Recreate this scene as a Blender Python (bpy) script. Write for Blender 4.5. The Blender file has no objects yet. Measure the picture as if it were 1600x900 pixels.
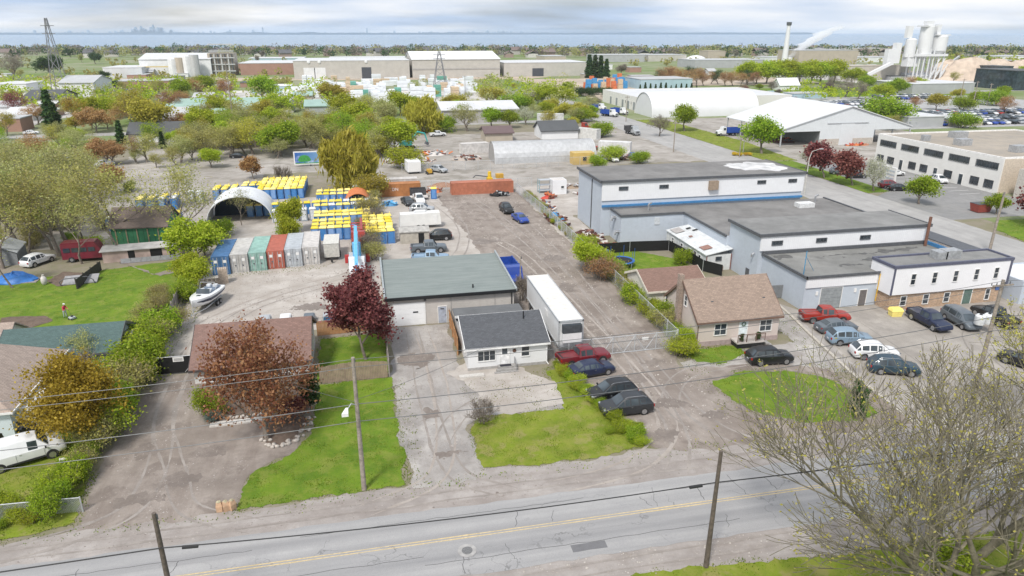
import bpy, bmesh, math, random
import numpy as np
from mathutils import Vector, Matrix, noise
from mathutils.geometry import tessellate_polygon
sc = bpy.context.scene
COL = sc.collection
R = math.radians
# ---------------------------------------------------------------- camera
FPX, CAMH, PITCH, YAW = 1090.0, 32.0, math.atan(399/1090.0), R(12)
cd = bpy.data.cameras.new('camera'); cam = bpy.data.objects.new('camera', cd); COL.objects.link(cam)
cam.location = (0, 0, CAMH); cam.rotation_euler = (R(90)-PITCH, 0, -YAW)
cd.sensor_width = 36; cd.lens = 36*FPX/1600; cd.clip_start = 0.5; cd.clip_end = 60000
sc.camera = cam
# ---------------------------------------------------------------- sky, sun, exposure
SUN_EL, SUN_AZ = R(52), R(215)          # azimuth clockwise from +Y (behind the camera, to the left)
w = bpy.data.worlds.new('World'); sc.world = w; w.use_nodes = True
N, Lk = w.node_tree.nodes, w.node_tree.links
N.clear()
def wn(t, **k):
    n = N.new(t)
    for a, b in k.items(): setattr(n, a, b)
    return n
sky = wn('ShaderNodeTexSky', sky_type='NISHITA', sun_disc=False, sun_elevation=SUN_EL, sun_rotation=SUN_AZ)
sky.air_density = 1.2; sky.dust_density = 2.5; sky.ozone_density = 1.5
tc = wn('ShaderNodeTexCoord'); sx = wn('ShaderNodeSeparateXYZ'); Lk.new(tc.outputs['Generated'], sx.inputs[0])
def wmath(op, a, b):
    n = wn('ShaderNodeMath', operation=op)
    for i, q in enumerate((a, b)):
        if isinstance(q, (int, float)): n.inputs[i].default_value = q
        else: Lk.new(q, n.inputs[i])
    return n.outputs[0]
zz = wmath('ADD', wmath('MAXIMUM', sx.outputs[2], 0.0), 0.11)
cx = wn('ShaderNodeCombineXYZ')
Lk.new(wmath('DIVIDE', sx.outputs[0], zz), cx.inputs[0]); Lk.new(wmath('DIVIDE', sx.outputs[1], zz), cx.inputs[1])
def wnoise(scale, detail, rough, off):
    mp = wn('ShaderNodeMapping'); mp.inputs['Location'].default_value = (off, off*.7, 0); mp.inputs['Rotation'].default_value = (0, 0, R(20)); mp.inputs['Scale'].default_value = (.8, 1.0, 1)
    Lk.new(cx.outputs[0], mp.inputs[0])
    n = wn('ShaderNodeTexNoise'); n.inputs['Scale'].default_value = scale; n.inputs['Detail'].default_value = detail; n.inputs['Roughness'].default_value = rough
    Lk.new(mp.outputs[0], n.inputs[0]); return n.outputs[0]
def wramp(src, p0, c0, p1, c1, mid=None):
    r = wn('ShaderNodeValToRGB'); e = r.color_ramp.elements
    e[0].position, e[0].color = p0, c0; e[1].position, e[1].color = p1, c1
    Lk.new(src, r.inputs[0]); return r.outputs[0]
cover = wramp(wnoise(.34, 6, .5, 3.1), .28, (.15, .15, .15, 1), .52, (1, 1, 1, 1))
tone = wramp(wnoise(.42, 5, .48, 11.3), .38, (4.0, 4.9, 6.4, 1), .58, (7.5, 7.5, 7.6, 1))
mx = wn('ShaderNodeMix', data_type='RGBA')
Lk.new(cover, mx.inputs['Factor']); Lk.new(sky.outputs[0], mx.inputs['A']); Lk.new(tone, mx.inputs['B'])
bg = wn('ShaderNodeBackground'); bg.inputs[1].default_value = 0.057
Lk.new(mx.outputs['Result'], bg.inputs[0])
wo = wn('ShaderNodeOutputWorld'); Lk.new(bg.outputs[0], wo.inputs[0])
ld = bpy.data.lights.new('sun', 'SUN'); ld.energy = 1.5; ld.angle = R(10); ld.color = (1, .95, .88)
sun = bpy.data.objects.new('sun', ld); COL.objects.link(sun); sun.location = (0, 0, 200)
sdir = Vector((math.sin(SUN_AZ)*math.cos(SUN_EL), math.cos(SUN_AZ)*math.cos(SUN_EL), math.sin(SUN_EL)))
sun.rotation_euler = sdir.to_track_quat('Z', 'Y').to_euler()
vs = sc.view_settings; vs.view_transform = 'Standard'; vs.look = 'None'; vs.gamma = 1; vs.exposure = 1.28
try: sc.cycles.max_bounces = 6; sc.cycles.transparent_max_bounces = 8; sc.cycles.volume_bounces = 3; sc.cycles.diffuse_bounces = 3; sc.cycles.glossy_bounces = 2
except Exception: pass
# ---------------------------------------------------------------- helpers
_s, _c, _sa, _ca = math.sin(PITCH), math.cos(PITCH), math.sin(YAW), math.cos(YAW)
def g(x, y, z=0.0):
    """ground point (street frame) seen at a photo pixel, at height z"""
    v = (450-y)/FPX; up = v*_c-_s; fw = _c+v*_s; t = (z-CAMH)/up
    a, b = (x-800)/FPX*t, fw*t
    return Vector((a*_ca+b*_sa, -a*_sa+b*_ca, z))
def hgt(bx, by, ty):
    """height of an upright thing whose foot is at (bx, by) and whose top is at row ty"""
    v = (450-by)/FPX; t = -CAMH/(v*_c-_s); Y = (_c+v*_s)*t
    v = (450-ty)/FPX; return CAMH+Y*(v*_c-_s)/(_c+v*_s)
class MB:
    def __init__(s): s.v = []; s.f = []
    def add(s, vs, fs):
        o = len(s.v); s.v += [tuple(q) for q in vs]; s.f += [tuple(i+o for i in f) for f in fs]; return s
    def box(s, x0, x1, y0, y1, z0, z1):
        return s.add([(x0,y0,z0),(x1,y0,z0),(x1,y1,z0),(x0,y1,z0),(x0,y0,z1),(x1,y0,z1),(x1,y1,z1),(x0,y1,z1)],
                     [(0,3,2,1),(4,5,6,7),(0,1,5,4),(1,2,6,5),(2,3,7,6),(3,0,4,7)])
    def obox(s, c, size, rot=(0,0,0)):
        from mathutils import Euler
        m = Euler(rot).to_matrix(); hx, hy, hz = [q/2 for q in size]; c = Vector(c)
        P = [(-hx,-hy,-hz),(hx,-hy,-hz),(hx,hy,-hz),(-hx,hy,-hz),(-hx,-hy,hz),(hx,-hy,hz),(hx,hy,hz),(-hx,hy,hz)]
        return s.add([c+m@Vector(p) for p in P], [(0,3,2,1),(4,5,6,7),(0,1,5,4),(1,2,6,5),(2,3,7,6),(3,0,4,7)])
    def bar(s, p, q, wd, ht=None):
        p, q = Vector(p), Vector(q); d = (q-p); ht = ht or wd
        a = d.cross(Vector((0,0,1)));
        if a.length < 1e-6: a = Vector((1,0,0))
        a = a.normalized()*wd/2; b = a.cross(d).normalized()*ht/2
        return s.add([p-a-b,p+a-b,p+a+b,p-a+b,q-a-b,q+a-b,q+a+b,q-a+b], [(0,1,2,3),(7,6,5,4),(0,4,5,1),(1,5,6,2),(2,6,7,3),(3,7,4,0)])
    def path(s, pts, rad, n=6, cap=True):
        pts = [Vector(p) for p in pts]; rings = []; a = None
        for i, p in enumerate(pts):
            d = (pts[min(i+1, len(pts)-1)]-pts[max(i-1, 0)]).normalized()
            if a is None:
                a = d.cross(Vector((0,0,1)))
                if a.length < .05: a = d.cross(Vector((1,0,0)))
            a = (a-d*a.dot(d)).normalized(); b = d.cross(a)
            r = rad[i] if isinstance(rad, (list, tuple)) else rad
            rings.append([p+(a*math.cos(k*2*math.pi/n)+b*math.sin(k*2*math.pi/n))*r for k in range(n)])
        return s.loft(rings, cap)
    def tube(s, p, q, r0, r1=None, n=8, cap=True): return s.path([p, q], [r0, r0 if r1 is None else r1], n, cap)
    def loft(s, rings, cap=True, closed=True):
        n = len(rings[0]); vs = [p for r in rings for p in r]; fs = []
        for i in range(len(rings)-1):
            for k in range(n if closed else n-1):
                k2 = (k+1) % n; fs.append((i*n+k, i*n+k2, (i+1)*n+k2, (i+1)*n+k))
        if cap and closed: fs += [tuple(range(n))[::-1], tuple((len(rings)-1)*n+k for k in range(n))]
        return s.add(vs, fs)
    def prism(s, pts, z0, z1):
        n = len(pts)
        return s.add([(p[0],p[1],z0) for p in pts]+[(p[0],p[1],z1) for p in pts],
                     [tuple(range(n))[::-1], tuple(range(n, 2*n))]+[(i,(i+1)%n,n+(i+1)%n,n+i) for i in range(n)])
    def vprism(s, pts, a, b, axis='y'):
        """profile (horizontal, z) extruded along an axis from a to b"""
        f = (lambda p, t: (p[0], t, p[1])) if axis == 'y' else (lambda p, t: (t, p[0], p[1]))
        n = len(pts); fs = [tuple(range(n)), tuple(range(n, 2*n))[::-1]]+[((i+1)%n,i,n+i,n+(i+1)%n) for i in range(n)]
        if axis == 'x': fs = [q[::-1] for q in fs]
        return s.add([f(p, a) for p in pts]+[f(p, b) for p in pts], fs)
    def ell(s, c, r, nu=10, nv=6, jit=0, seed=0):
        rg = random.Random(seed); rings = []
        for j in range(nv+1):
            t = math.pi*j/nv-math.pi/2; cz, cr = math.sin(t), max(math.cos(t), .02)
            rings.append([(c[0]+r[0]*cr*math.cos(k*2*math.pi/nu)*(1+rg.uniform(-jit,jit)), c[1]+r[1]*cr*math.sin(k*2*math.pi/nu)*(1+rg.uniform(-jit,jit)), c[2]+r[2]*cz*(1+rg.uniform(-jit,jit))) for k in range(nu)])
        return s.loft(rings)
    def mesh(s, name, smooth=0):
        me = bpy.data.meshes.new(name); me.from_pydata(s.v, [], s.f)
        if smooth:
            me.polygons.foreach_set('use_smooth', [True]*len(me.polygons)); me.set_sharp_from_angle(angle=R(smooth))
        return me
    def build(s, name, mat, parent=None, smooth=0):
        me = s.mesh(name, smooth); me.materials.append(mat); return put(name, me, parent)
def put(name, me, parent=None, loc=None, rz=0):
    o = bpy.data.objects.new(name, me); COL.objects.link(o)
    if parent: o.parent = parent
    if loc is not None: o.location = loc
    if rz: o.rotation_euler = (0, 0, rz)
    return o
def tag(o, label, cat, group=None, kind=None):
    if kind: o['kind'] = kind
    if label: o['label'] = label
    if cat: o['category'] = cat
    if group: o['group'] = group
    return o
def thing(name, label, cat, loc=(0,0,0), rz=0, group=None):
    o = put(name, None, None, loc, rz); return tag(o, label, cat, group)
def dup(root, loc=None, rz=None, label=None, scale=None):
    r = root.copy(); COL.objects.link(r)
    if loc is not None: r.location = loc
    if rz is not None: r.rotation_euler = (0, 0, rz)
    if label: r['label'] = label
    if scale: r.scale = scale if isinstance(scale, (tuple, list)) else (scale,)*3
    for ch in KIDS(root):
        c = ch.copy(); COL.objects.link(c); c.parent = r
        for k in KIDS(ch):
            d = k.copy(); COL.objects.link(d); d.parent = c
    return r
_kids = {}
def KIDS(o):
    if o.name not in _kids: _kids[o.name] = list(o.children)
    return _kids[o.name]
# ---------------------------------------------------------------- materials
_mats = {}
class NT:
    def __init__(s, m): s.n = m.node_tree.nodes; s.l = m.node_tree.links
    def new(s, t, ins=None, **k):
        n = s.n.new(t)
        for a, b in k.items(): setattr(n, a, b)
        for a, b in (ins or {}).items():
            if isinstance(b, bpy.types.NodeSocket): s.l.new(b, n.inputs[a])
            else: n.inputs[a].default_value = b
        return n
    def noise(s, vec, scale, detail=4, rough=.55):
        return s.new('ShaderNodeTexNoise', {'Vector': vec, 'Scale': scale, 'Detail': detail, 'Roughness': rough}).outputs[0]
    def ramp(s, src, p0, c0, p1, c1):
        r = s.new('ShaderNodeValToRGB'); e = r.color_ramp.elements
        f = lambda c: (c, c, c, 1) if isinstance(c, (int, float)) else (*c, 1)
        e[0].position, e[0].color = p0, f(c0); e[1].position, e[1].color = p1, f(c1)
        s.l.new(src, r.inputs[0]); return r.outputs[0]
    def mix(s, fac, a, b, blend='MIX'):
        n = s.new('ShaderNodeMix', data_type='RGBA', blend_type=blend)
        for k, q in (('Factor', fac), ('A', a), ('B', b)):
            if isinstance(q, bpy.types.NodeSocket): s.l.new(q, n.inputs[k])
            elif isinstance(q, (int, float)): n.inputs[k].default_value = q
            else: n.inputs[k].default_value = (*q, 1)
        return n.outputs['Result']
    def math(s, op, a, b=0.0):
        n = s.new('ShaderNodeMath', operation=op)
        for i, q in enumerate((a, b)):
            if isinstance(q, (int, float)): n.inputs[i].default_value = q
            else: s.l.new(q, n.inputs[i])
        return n.outputs[0]
    def bump(s, h, strength, dist=.02):
        return s.new('ShaderNodeBump', {'Height': h, 'Strength': strength, 'Distance': dist}).outputs[0]
def newmat(name):
    m = bpy.data.materials.new(name); m.use_nodes = True
    nt = NT(m); b = m.node_tree.nodes['Principled BSDF']; return m, nt, b
def pos(nt): return nt.new('ShaderNodeNewGeometry').outputs['Position']
def obc(nt): return nt.new('ShaderNodeTexCoord').outputs['Object']
def scl(c, k): return tuple(min(1, q*k) for q in c)
def M(name, col, rough=.75, metal=0, sc_=3.0, amt=.18, bump=0, coat=0, big=0, ov=0):
    """plain surface with grain: colour drifts with noise, optional relief, coat and large stains"""
    if name in _mats: return _mats[name]
    m, nt, b = newmat(name); v = pos(nt)
    c = nt.ramp(nt.noise(v, sc_), .3, scl(col, 1-amt), .7, scl(col, 1+amt))
    if big: c = nt.mix(nt.ramp(nt.noise(v, .22, 6, .65), .48, 0.0, .72, big), c, scl(col, .45))
    if ov:
        oi = nt.new('ShaderNodeObjectInfo').outputs['Random']; hs = nt.new('ShaderNodeHueSaturation', {'Color': c, 'Saturation': nt.math('SUBTRACT', 1.05, nt.math('MULTIPLY', oi, ov)), 'Value': nt.math('ADD', 1-ov*.6, nt.math('MULTIPLY', oi, ov))}); c = hs.outputs[0]
    nt.l.new(c, b.inputs['Base Color']); b.inputs['Roughness'].default_value = rough; b.inputs['Metallic'].default_value = metal
    if coat: b.inputs['Coat Weight'].default_value = coat; b.inputs['Coat Roughness'].default_value = .08
    if bump: nt.l.new(nt.bump(nt.noise(v, sc_*6), bump), b.inputs['Normal'])
    _mats[name] = m; return m
def paint(name, col): return M('car_paint_'+name, col, .42, .1, 1.5, .06, coat=.35)
def glassy(name, col=(.02,.026,.032)):
    if name in _mats: return _mats[name]
    m, nt, b = newmat(name); b.inputs['Roughness'].default_value = .08; b.inputs['Specular IOR Level'].default_value = .7
    nt.l.new(nt.ramp(nt.noise(pos(nt), .6, 2), .35, scl(col, .6), .65, scl(col, 1.5)), b.inputs['Base Color'])
    _mats[name] = m; return m
def lined(name, col, axis, period, depth=.35, rough=.6, amt=.08, metal=0, dark=.75):
    """siding, ribbed sheet, boards: fine relief lines every `period` metres along an axis"""
    if name in _mats: return _mats[name]
    m, nt, b = newmat(name); v = pos(nt)
    co = nt.new('ShaderNodeSeparateXYZ', {0: v}).outputs[axis]
    fr = nt.math('FRACT', nt.math('DIVIDE', co, period))
    gap = nt.math('LESS_THAN', fr, .12)
    c = nt.ramp(nt.noise(v, 2.0), .3, scl(col, 1-amt), .7, scl(col, 1+amt))
    st = nt.ramp(nt.noise(v, .5, 6, .7), .5, 0.0, .8, .35)
    c = nt.mix(st, c, scl(col, .7)); c = nt.mix(gap, c, scl(col, dark))
    nt.l.new(c, b.inputs['Base Color']); b.inputs['Roughness'].default_value = rough; b.inputs['Metallic'].default_value = metal
    nt.l.new(nt.bump(fr, depth, .03), b.inputs['Normal']); _mats[name] = m; return m
def shingle(name, col, swap=False):
    if name in _mats: return _mats[name]
    m, nt, b = newmat(name); v = pos(nt)
    if swap:
        x = nt.new('ShaderNodeSeparateXYZ', {0: v}); v2 = nt.new('ShaderNodeCombineXYZ', {0: x.outputs[1], 1: x.outputs[0]}).outputs[0]
    else: v2 = v
    br = nt.new('ShaderNodeTexBrick', {'Vector': v2, 'Color1': (*scl(col, .78), 1), 'Color2': (*scl(col, 1.25), 1), 'Mortar': (*scl(col, .5), 1), 'Scale': 1.0, 'Mortar Size': .012, 'Brick Width': .33, 'Row Height': .15})
    c = nt.mix(nt.ramp(nt.noise(v, .8, 6, .7), .35, 0.0, .75, .6), br.outputs[0], scl(col, .8))
    c = nt.mix(nt.ramp(nt.noise(v, 9, 3, .7), .3, 0.0, .8, .5), c, scl(col, 1.35))
    nt.l.new(c, b.inputs['Base Color']); b.inputs['Roughness'].default_value = .95
    nt.l.new(nt.bump(br.outputs['Fac'], .5, .01), b.inputs['Normal']); _mats[name] = m; return m
def brickm(name, col, mortar=(.5,.47,.42), scale=1.0):
    if name in _mats: return _mats[name]
    m, nt, b = newmat(name); v = pos(nt); x = nt.new('ShaderNodeSeparateXYZ', {0: v})
    v2 = nt.new('ShaderNodeCombineXYZ', {0: nt.math('ADD', x.outputs[0], x.outputs[1]), 1: x.outputs[2]}).outputs[0]
    br = nt.new('ShaderNodeTexBrick', {'Vector': v2, 'Color1': (*scl(col, .7), 1), 'Color2': (*scl(col, 1.25), 1), 'Mortar': (*mortar, 1), 'Scale': 1.0, 'Mortar Size': .01*scale, 'Brick Width': .24*scale, 'Row Height': .085*scale})
    c = nt.mix(nt.ramp(nt.noise(v, .7, 5, .65), .4, 0.0, .75, .4), br.outputs[0], scl(col, .6))
    nt.l.new(c, b.inputs['Base Color']); b.inputs['Roughness'].default_value = .9
    nt.l.new(nt.bump(br.outputs['Fac'], -.4, .01), b.inputs['Normal']); _mats[name] = m; return m
def leafm(name, c0, c1, c2, trans=.45):
    """leaf colours drawn leaf by leaf"""
    if name in _mats: return _mats[name]
    m, nt, b = newmat(name)
    r = nt.new('ShaderNodeNewGeometry').outputs['Random Per Island']
    oi = nt.new('ShaderNodeObjectInfo').outputs['Random']
    rp = nt.new('ShaderNodeValToRGB'); e = rp.color_ramp.elements
    e[0].position, e[0].color = 0, (*c0, 1); e[1].position, e[1].color = 1, (*c2, 1); q = e.new(.5); q.color = (*c1, 1)
    nt.l.new(r, rp.inputs[0])
    hs = nt.new('ShaderNodeHueSaturation', {'Color': rp.outputs[0], 'Hue': nt.math('ADD', nt.math('MULTIPLY', oi, .03), .485), 'Value': nt.math('ADD', nt.math('MULTIPLY', oi, .35), .83)})
    nt.l.new(hs.outputs[0], b.inputs['Base Color']); b.inputs['Roughness'].default_value = .65; b.inputs['Specular IOR Level'].default_value = .2
    tr = nt.new('ShaderNodeBsdfTranslucent', {'Color': hs.outputs[0]})
    mixs = nt.new('ShaderNodeMixShader', {0: trans, 1: b.outputs[0], 2: tr.outputs[0]})
    nt.l.new(mixs.outputs[0], m.node_tree.nodes['Material Output'].inputs[0]); _mats[name] = m; return m
def groundm(name, c0, c1, c2, s1=.12, s2=1.3, s3=9, bump=.3, speck=None, streak=None, rough=.95, blotch=None):
    """earth, gravel, asphalt and turf: three tones at three scales, optional stones and wheel streaks"""
    if name in _mats: return _mats[name]
    m, nt, b = newmat(name); v = pos(nt)
    a = nt.ramp(nt.noise(v, s1, 7, .62), .35, c0, .68, c1)
    c = nt.mix(nt.ramp(nt.noise(v, s2, 6, .66), .42, 0.0, .72, .75), a, c2)
    if streak:
        mp = nt.new('ShaderNodeMapping', {'Vector': v, 'Scale': streak[1]})
        c = nt.mix(nt.ramp(nt.noise(mp.outputs[0], 1.0, 5, .6), .45, 0.0, .7, streak[2]), c, streak[0])
    c = nt.mix(nt.ramp(nt.noise(v, s3, 3, .75), .3, 0.0, .75, .4), c, nt.mix(.5, c, scl(c0, .6)))
    if blotch: c = nt.mix(nt.ramp(nt.noise(v, blotch[1], 7, .6), .54, 0.0, .61, blotch[2]), c, blotch[0])
    if speck:
        vo = nt.new('ShaderNodeTexVoronoi', {'Vector': v, 'Scale': speck[1]})
        c = nt.mix(nt.math('LESS_THAN', vo.outputs['Distance'], speck[2]), c, speck[0])
    nt.l.new(c, b.inputs['Base Color']); b.inputs['Roughness'].default_value = rough; b.inputs['Specular IOR Level'].default_value = .25
    if bump: nt.l.new(nt.bump(nt.noise(v, s3*1.5, 5, .7), bump, .04), b.inputs['Normal'])
    _mats[name] = m; return m
def asphaltm():
    m, nt, b = newmat('weathered_road_asphalt'); v = pos(nt)
    mp = nt.new('ShaderNodeMapping', {'Vector': v, 'Scale': (.03, .9, 1)})
    c = nt.ramp(nt.noise(mp.outputs[0], 1.2, 4, .5), .3, (.26,.258,.26), .7, (.40,.395,.39))
    c = nt.mix(nt.ramp(nt.noise(v, .35, 7, .7), .4, 0.0, .7, .6), c, (.30,.298,.30))
    c = nt.mix(nt.ramp(nt.noise(v, 14, 3, .8), .3, 0.0, .8, .4), c, (.15,.15,.16))
    # cracks: edges of large warped cells
    wp = nt.new('ShaderNodeMix', {'Factor': .12}, data_type='VECTOR'); nt.l.new(v, wp.inputs['A'])
    nv = nt.new('ShaderNodeTexNoise', {'Vector': v, 'Scale': .8, 'Detail': 6}); sm = nt.new('ShaderNodeVectorMath', {0: nv.outputs[1]}, operation='SCALE'); sm.inputs['Scale'].default_value = 22
    nt.l.new(sm.outputs[0], wp.inputs['B'])
    vo = nt.new('ShaderNodeTexVoronoi', {'Vector': wp.outputs['Result'], 'Scale': .2}, feature='DISTANCE_TO_EDGE')
    ck = nt.math('LESS_THAN', vo.outputs['Distance'], .0065)
    ck = nt.math('MULTIPLY', ck, nt.ramp(nt.noise(v, .25, 2), .45, 0.0, .7, .6))
    c = nt.mix(ck, c, (.07,.07,.07))
    nt.l.new(c, b.inputs['Base Color']); b.inputs['Roughness'].default_value = .85
    nt.l.new(nt.bump(nt.noise(v, 40, 3, .8), .25, .01), b.inputs['Normal']); return m
# ---------------------------------------------------------------- ground, roads, lots, lawns
def outline(pts, step=.6, jit=.22, seed=1):
    out = []; n = len(pts)
    for i in range(n):
        a, b = Vector(pts[i][:2]), Vector(pts[(i+1) % n][:2]); k = max(1, int((b-a).length/step))
        nrm = Vector((-(b-a).y, (b-a).x)).normalized() if (b-a).length else Vector((0, 0))
        for j in range(k):
            p = a.lerp(b, j/k); q = Vector((p.x, p.y, seed*7.3))
            d = noise.noise(q*.45)*jit*1.6+noise.noise(q*1.7)*jit*1.1+noise.noise(q*5.3)*jit*.8
            out.append(p+nrm*d)
    return out
def sheet(name, pts, z, mat, jit=.22, step=.6, parent=None, seed=1):
    o = outline(pts, step, jit, seed) if jit else [Vector(p[:2]) for p in pts]
    v3 = [Vector((p.x, p.y, z)) for p in o]; tris = tessellate_polygon([v3])
    me = bpy.data.meshes.new(name); me.from_pydata(v3, [], [tuple(t) for t in tris]); me.materials.append(mat)
    bm = bmesh.new(); bm.from_mesh(me); bmesh.ops.recalc_face_normals(bm, faces=bm.faces)
    for f in bm.faces:
        if f.normal.z < 0: f.normal_flip()
    bm.to_mesh(me); bm.free()
    return put(name, me, parent)
def S(name, pts, z, mat, jit=.22, step=.6, seed=1):
    o = sheet(name, pts, z, mat, jit, step, None, seed); o['kind'] = 'structure'; return o
def px(*pp): return [g(*p) for p in pp]
def in_poly(x, y, P):
    c = np.zeros(len(x), bool); n = len(P); j = n-1
    for i in range(n):
        xi, yi, xj, yj = P[i][0], P[i][1], P[j][0], P[j][1]
        if yi != yj: c ^= ((yi > y) != (yj > y)) & (x < (xj-xi)*(y-yi)/(yj-yi)+xi)
        j = i
    return c
def np_mesh(name, V, F, mat):
    me = bpy.data.meshes.new(name); k = F.shape[1]
    me.vertices.add(len(V)); me.vertices.foreach_set('co', V.astype(np.float32).ravel())
    me.loops.add(F.size); me.loops.foreach_set('vertex_index', F.astype(np.int32).ravel())
    me.polygons.add(len(F)); me.polygons.foreach_set('loop_start', np.arange(0, F.size, k, dtype=np.int32))
    me.update(calc_edges=True); me.materials.append(mat); return me
def blades(name, pts, dens, h, mat, label, seed=3, wd=.05, grow_=.35):
    rg = np.random.default_rng(seed); cc = [sum(p[i] for p in pts)/len(pts) for i in (0, 1)]; P = [(p[0]+(p[0]-cc[0])/max(math.hypot(p[0]-cc[0], p[1]-cc[1]), .1)*grow_, p[1]+(p[1]-cc[1])/max(math.hypot(p[0]-cc[0], p[1]-cc[1]), .1)*grow_) for p in outline(pts, .6, .4, seed)]
    xs = [p[0] for p in P]; ys = [p[1] for p in P]; A = (max(xs)-min(xs))*(max(ys)-min(ys)); n = int(A*dens)
    x = rg.uniform(min(xs), max(xs), n); y = rg.uniform(min(ys), max(ys), n); k = in_poly(x, y, P); x, y = x[k], y[k]; n = len(x)
    cl = .55+.9*np.array([noise.noise(Vector((a*.7, b*.7, seed))) for a, b in zip(x, y)]); cl = np.clip(cl, .2, 1.6)
    an = rg.uniform(0, 2*math.pi, n); hh = h*rg.uniform(.5, 1.2, n)*cl; lx, ly = rg.normal(0, .35, n)*hh, rg.normal(0, .35, n)*hh
    V = np.zeros((n, 3, 3)); V[:, 0] = np.c_[x-np.cos(an)*wd, y-np.sin(an)*wd, np.zeros(n)]; V[:, 1] = np.c_[x+np.cos(an)*wd, y+np.sin(an)*wd, np.zeros(n)]; V[:, 2] = np.c_[x+lx, y+ly, hh+.03]
    me = np_mesh(name, V.reshape(-1, 3), np.arange(n*3).reshape(-1, 3), mat)
    return tag(put(name, me), label, 'grass', kind='stuff')
GRASS = groundm('turf', (.118,.168,.014), (.205,.262,.024), (.26,.25,.06), .35, .9, 7, .6, blotch=((.27,.225,.10), .55, .5))
GRASS2 = groundm('lush_turf', (.08,.152,.012), (.152,.24,.018), (.195,.235,.035), .35, 1.0, 7, .6, blotch=((.24,.235,.07), .5, .25))
DRYGRASS = groundm('turf', (.118,.168,.014), (.205,.262,.024), (.26,.25,.06), .35, .9, 7, .6, blotch=((.27,.225,.10), .55, .5))
BLADE = leafm('grass_blade', (.06,.115,.007), (.15,.22,.014), (.29,.31,.05), .3)
EARTH = groundm('rough_earth', (.27,.235,.20), (.21,.19,.13), (.155,.165,.07), .07, .45, 5, .4)
GRAVEL = groundm('pale_gravel', (.37,.34,.31), (.53,.495,.46), (.31,.275,.245), .14, .45, 5, .5, None, ((.33,.29,.25), (.35, .9, 1), .45), blotch=((.30,.26,.225), .2, .4))
GRAVEL2 = groundm('grey_driveway_gravel', (.29,.275,.262), (.47,.445,.42), (.225,.21,.20), .16, .4, 4.5, .5, None, ((.23,.205,.19), (.8, .16, 1), .5), blotch=((.20,.18,.165), .28, .45))
DIRT = groundm('brown_dirt_lane', (.235,.203,.178), (.39,.345,.31), (.165,.138,.12), .15, .4, 4, .6, None, ((.18,.145,.125), (.8, .10, 1), .6), blotch=((.14,.115,.10), .3, .55))
SHOULDER = groundm('road_shoulder_dirt', (.29,.263,.245), (.435,.405,.385), (.23,.205,.19), .2, .5, 4.5, .5, None, ((.24,.205,.185), (.10, 1.1, 1), .55), blotch=((.22,.19,.17), .4, .4))
LOT = groundm('parking_asphalt', (.30,.275,.245), (.44,.41,.375), (.24,.22,.20), .12, .45, 6, .2, None, ((.20,.185,.17), (.5, .12, 1), .4), blotch=((.22,.20,.185), .25, .35))
STREET = groundm('street_asphalt', (.33,.325,.315), (.43,.42,.41), (.28,.275,.27), .08, .4, 18, .2, None, ((.24,.235,.23), (.9, .05, 1), .4))
SOIL = groundm('garden_soil', (.13,.095,.075), (.20,.15,.12), (.09,.07,.055), .8, 3, 20, .7)
FAR = groundm('far_land', (.13,.19,.04), (.33,.31,.25), (.10,.17,.02), .014, .045, .6, 0)
BARE = groundm('bare_yard', (.30,.275,.25), (.455,.425,.395), (.21,.195,.165), .07, .3, 4, .4, None, None, blotch=((.17,.155,.125), .12, .5))

S('ground', [(-1900,-120),(1900,-120),(1900,1480),(-1900,1480)], 0, FAR, 0)
WATER, nt, b = newmat('lake_water'); b.inputs['Roughness'].default_value = .22; b.inputs['Base Color'].default_value = (.22,.32,.40,1)
mpw = nt.new('ShaderNodeMapping', {'Vector': pos(nt), 'Scale': (.002, .02, 1)})
nt.l.new(nt.ramp(nt.noise(mpw.outputs[0], 1, 4, .5), .3, (.10,.19,.31), .7, (.16,.26,.38)), b.inputs['Base Color'])
nt.l.new(nt.bump(nt.noise(pos(nt), .25, 4, .6), .25, .5), b.inputs['Normal'])
S('lake_water', [(-26000,1480),(26000,1480),(26000,26000),(-26000,26000)], -1.5, WATER, 0)
S('far_shore', [(-16000,13200),(9000,13200),(9000,13900),(-16000,13900)], 0, M('far_shore_land', (.05,.085,.12), .9), 0)  # blue of distant haze put into the land colour

S('local_ground', [(-70,30),(110,30),(110,260),(-70,260)], .006, EARTH, 0)
# main road along X
ROAD = asphaltm()
S('road', [(-130,34.8),(160,34.6),(160,41.5),(-130,41.6)], .03, ROAD, .12, .9, 2)
S('shoulder', [(-60,41),(60,41),(60,44.4),(31,44.8),(28,46.2),(21,45.6),(12,45.2),(7.4,45.7),(4,45.2),(1.4,44.9),(-10.8,44.2),(-14,45.5),(-20,45.2),(-22,44.2),(-26,44),(-60,44)], .02, SHOULDER, .3, .7, 3)
S('near_shoulder', [(-60,31.5),(70,31.5),(70,35.2),(-60,35.2)], .018, SHOULDER, .25, .7, 4)
YEL = M('worn_yellow_paint', (.52,.41,.23), .8, 0, 6, .2)
for y in (38.18, 38.42):
    S('centre_line', [(-110,y-.045),(130,y-.045),(130,y+.045),(-110,y+.045)], .036, YEL, .012, .5, 5)
PATCH = groundm('asphalt_patch', (.16,.16,.17), (.20,.20,.205), (.13,.13,.135), .5, 2, 20, .2)
for i, (x, y, a, b2) in enumerate(((11.6,35.3,2.4,.7),)):
    S('road_patch', [(x,y),(x+a,y),(x+a,y+b2),(x,y+b2)], .034, PATCH, .03, .3, i+9)
CRK = M('crack_filler', (.06,.06,.062), .8)
rg = random.Random(5)
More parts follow.
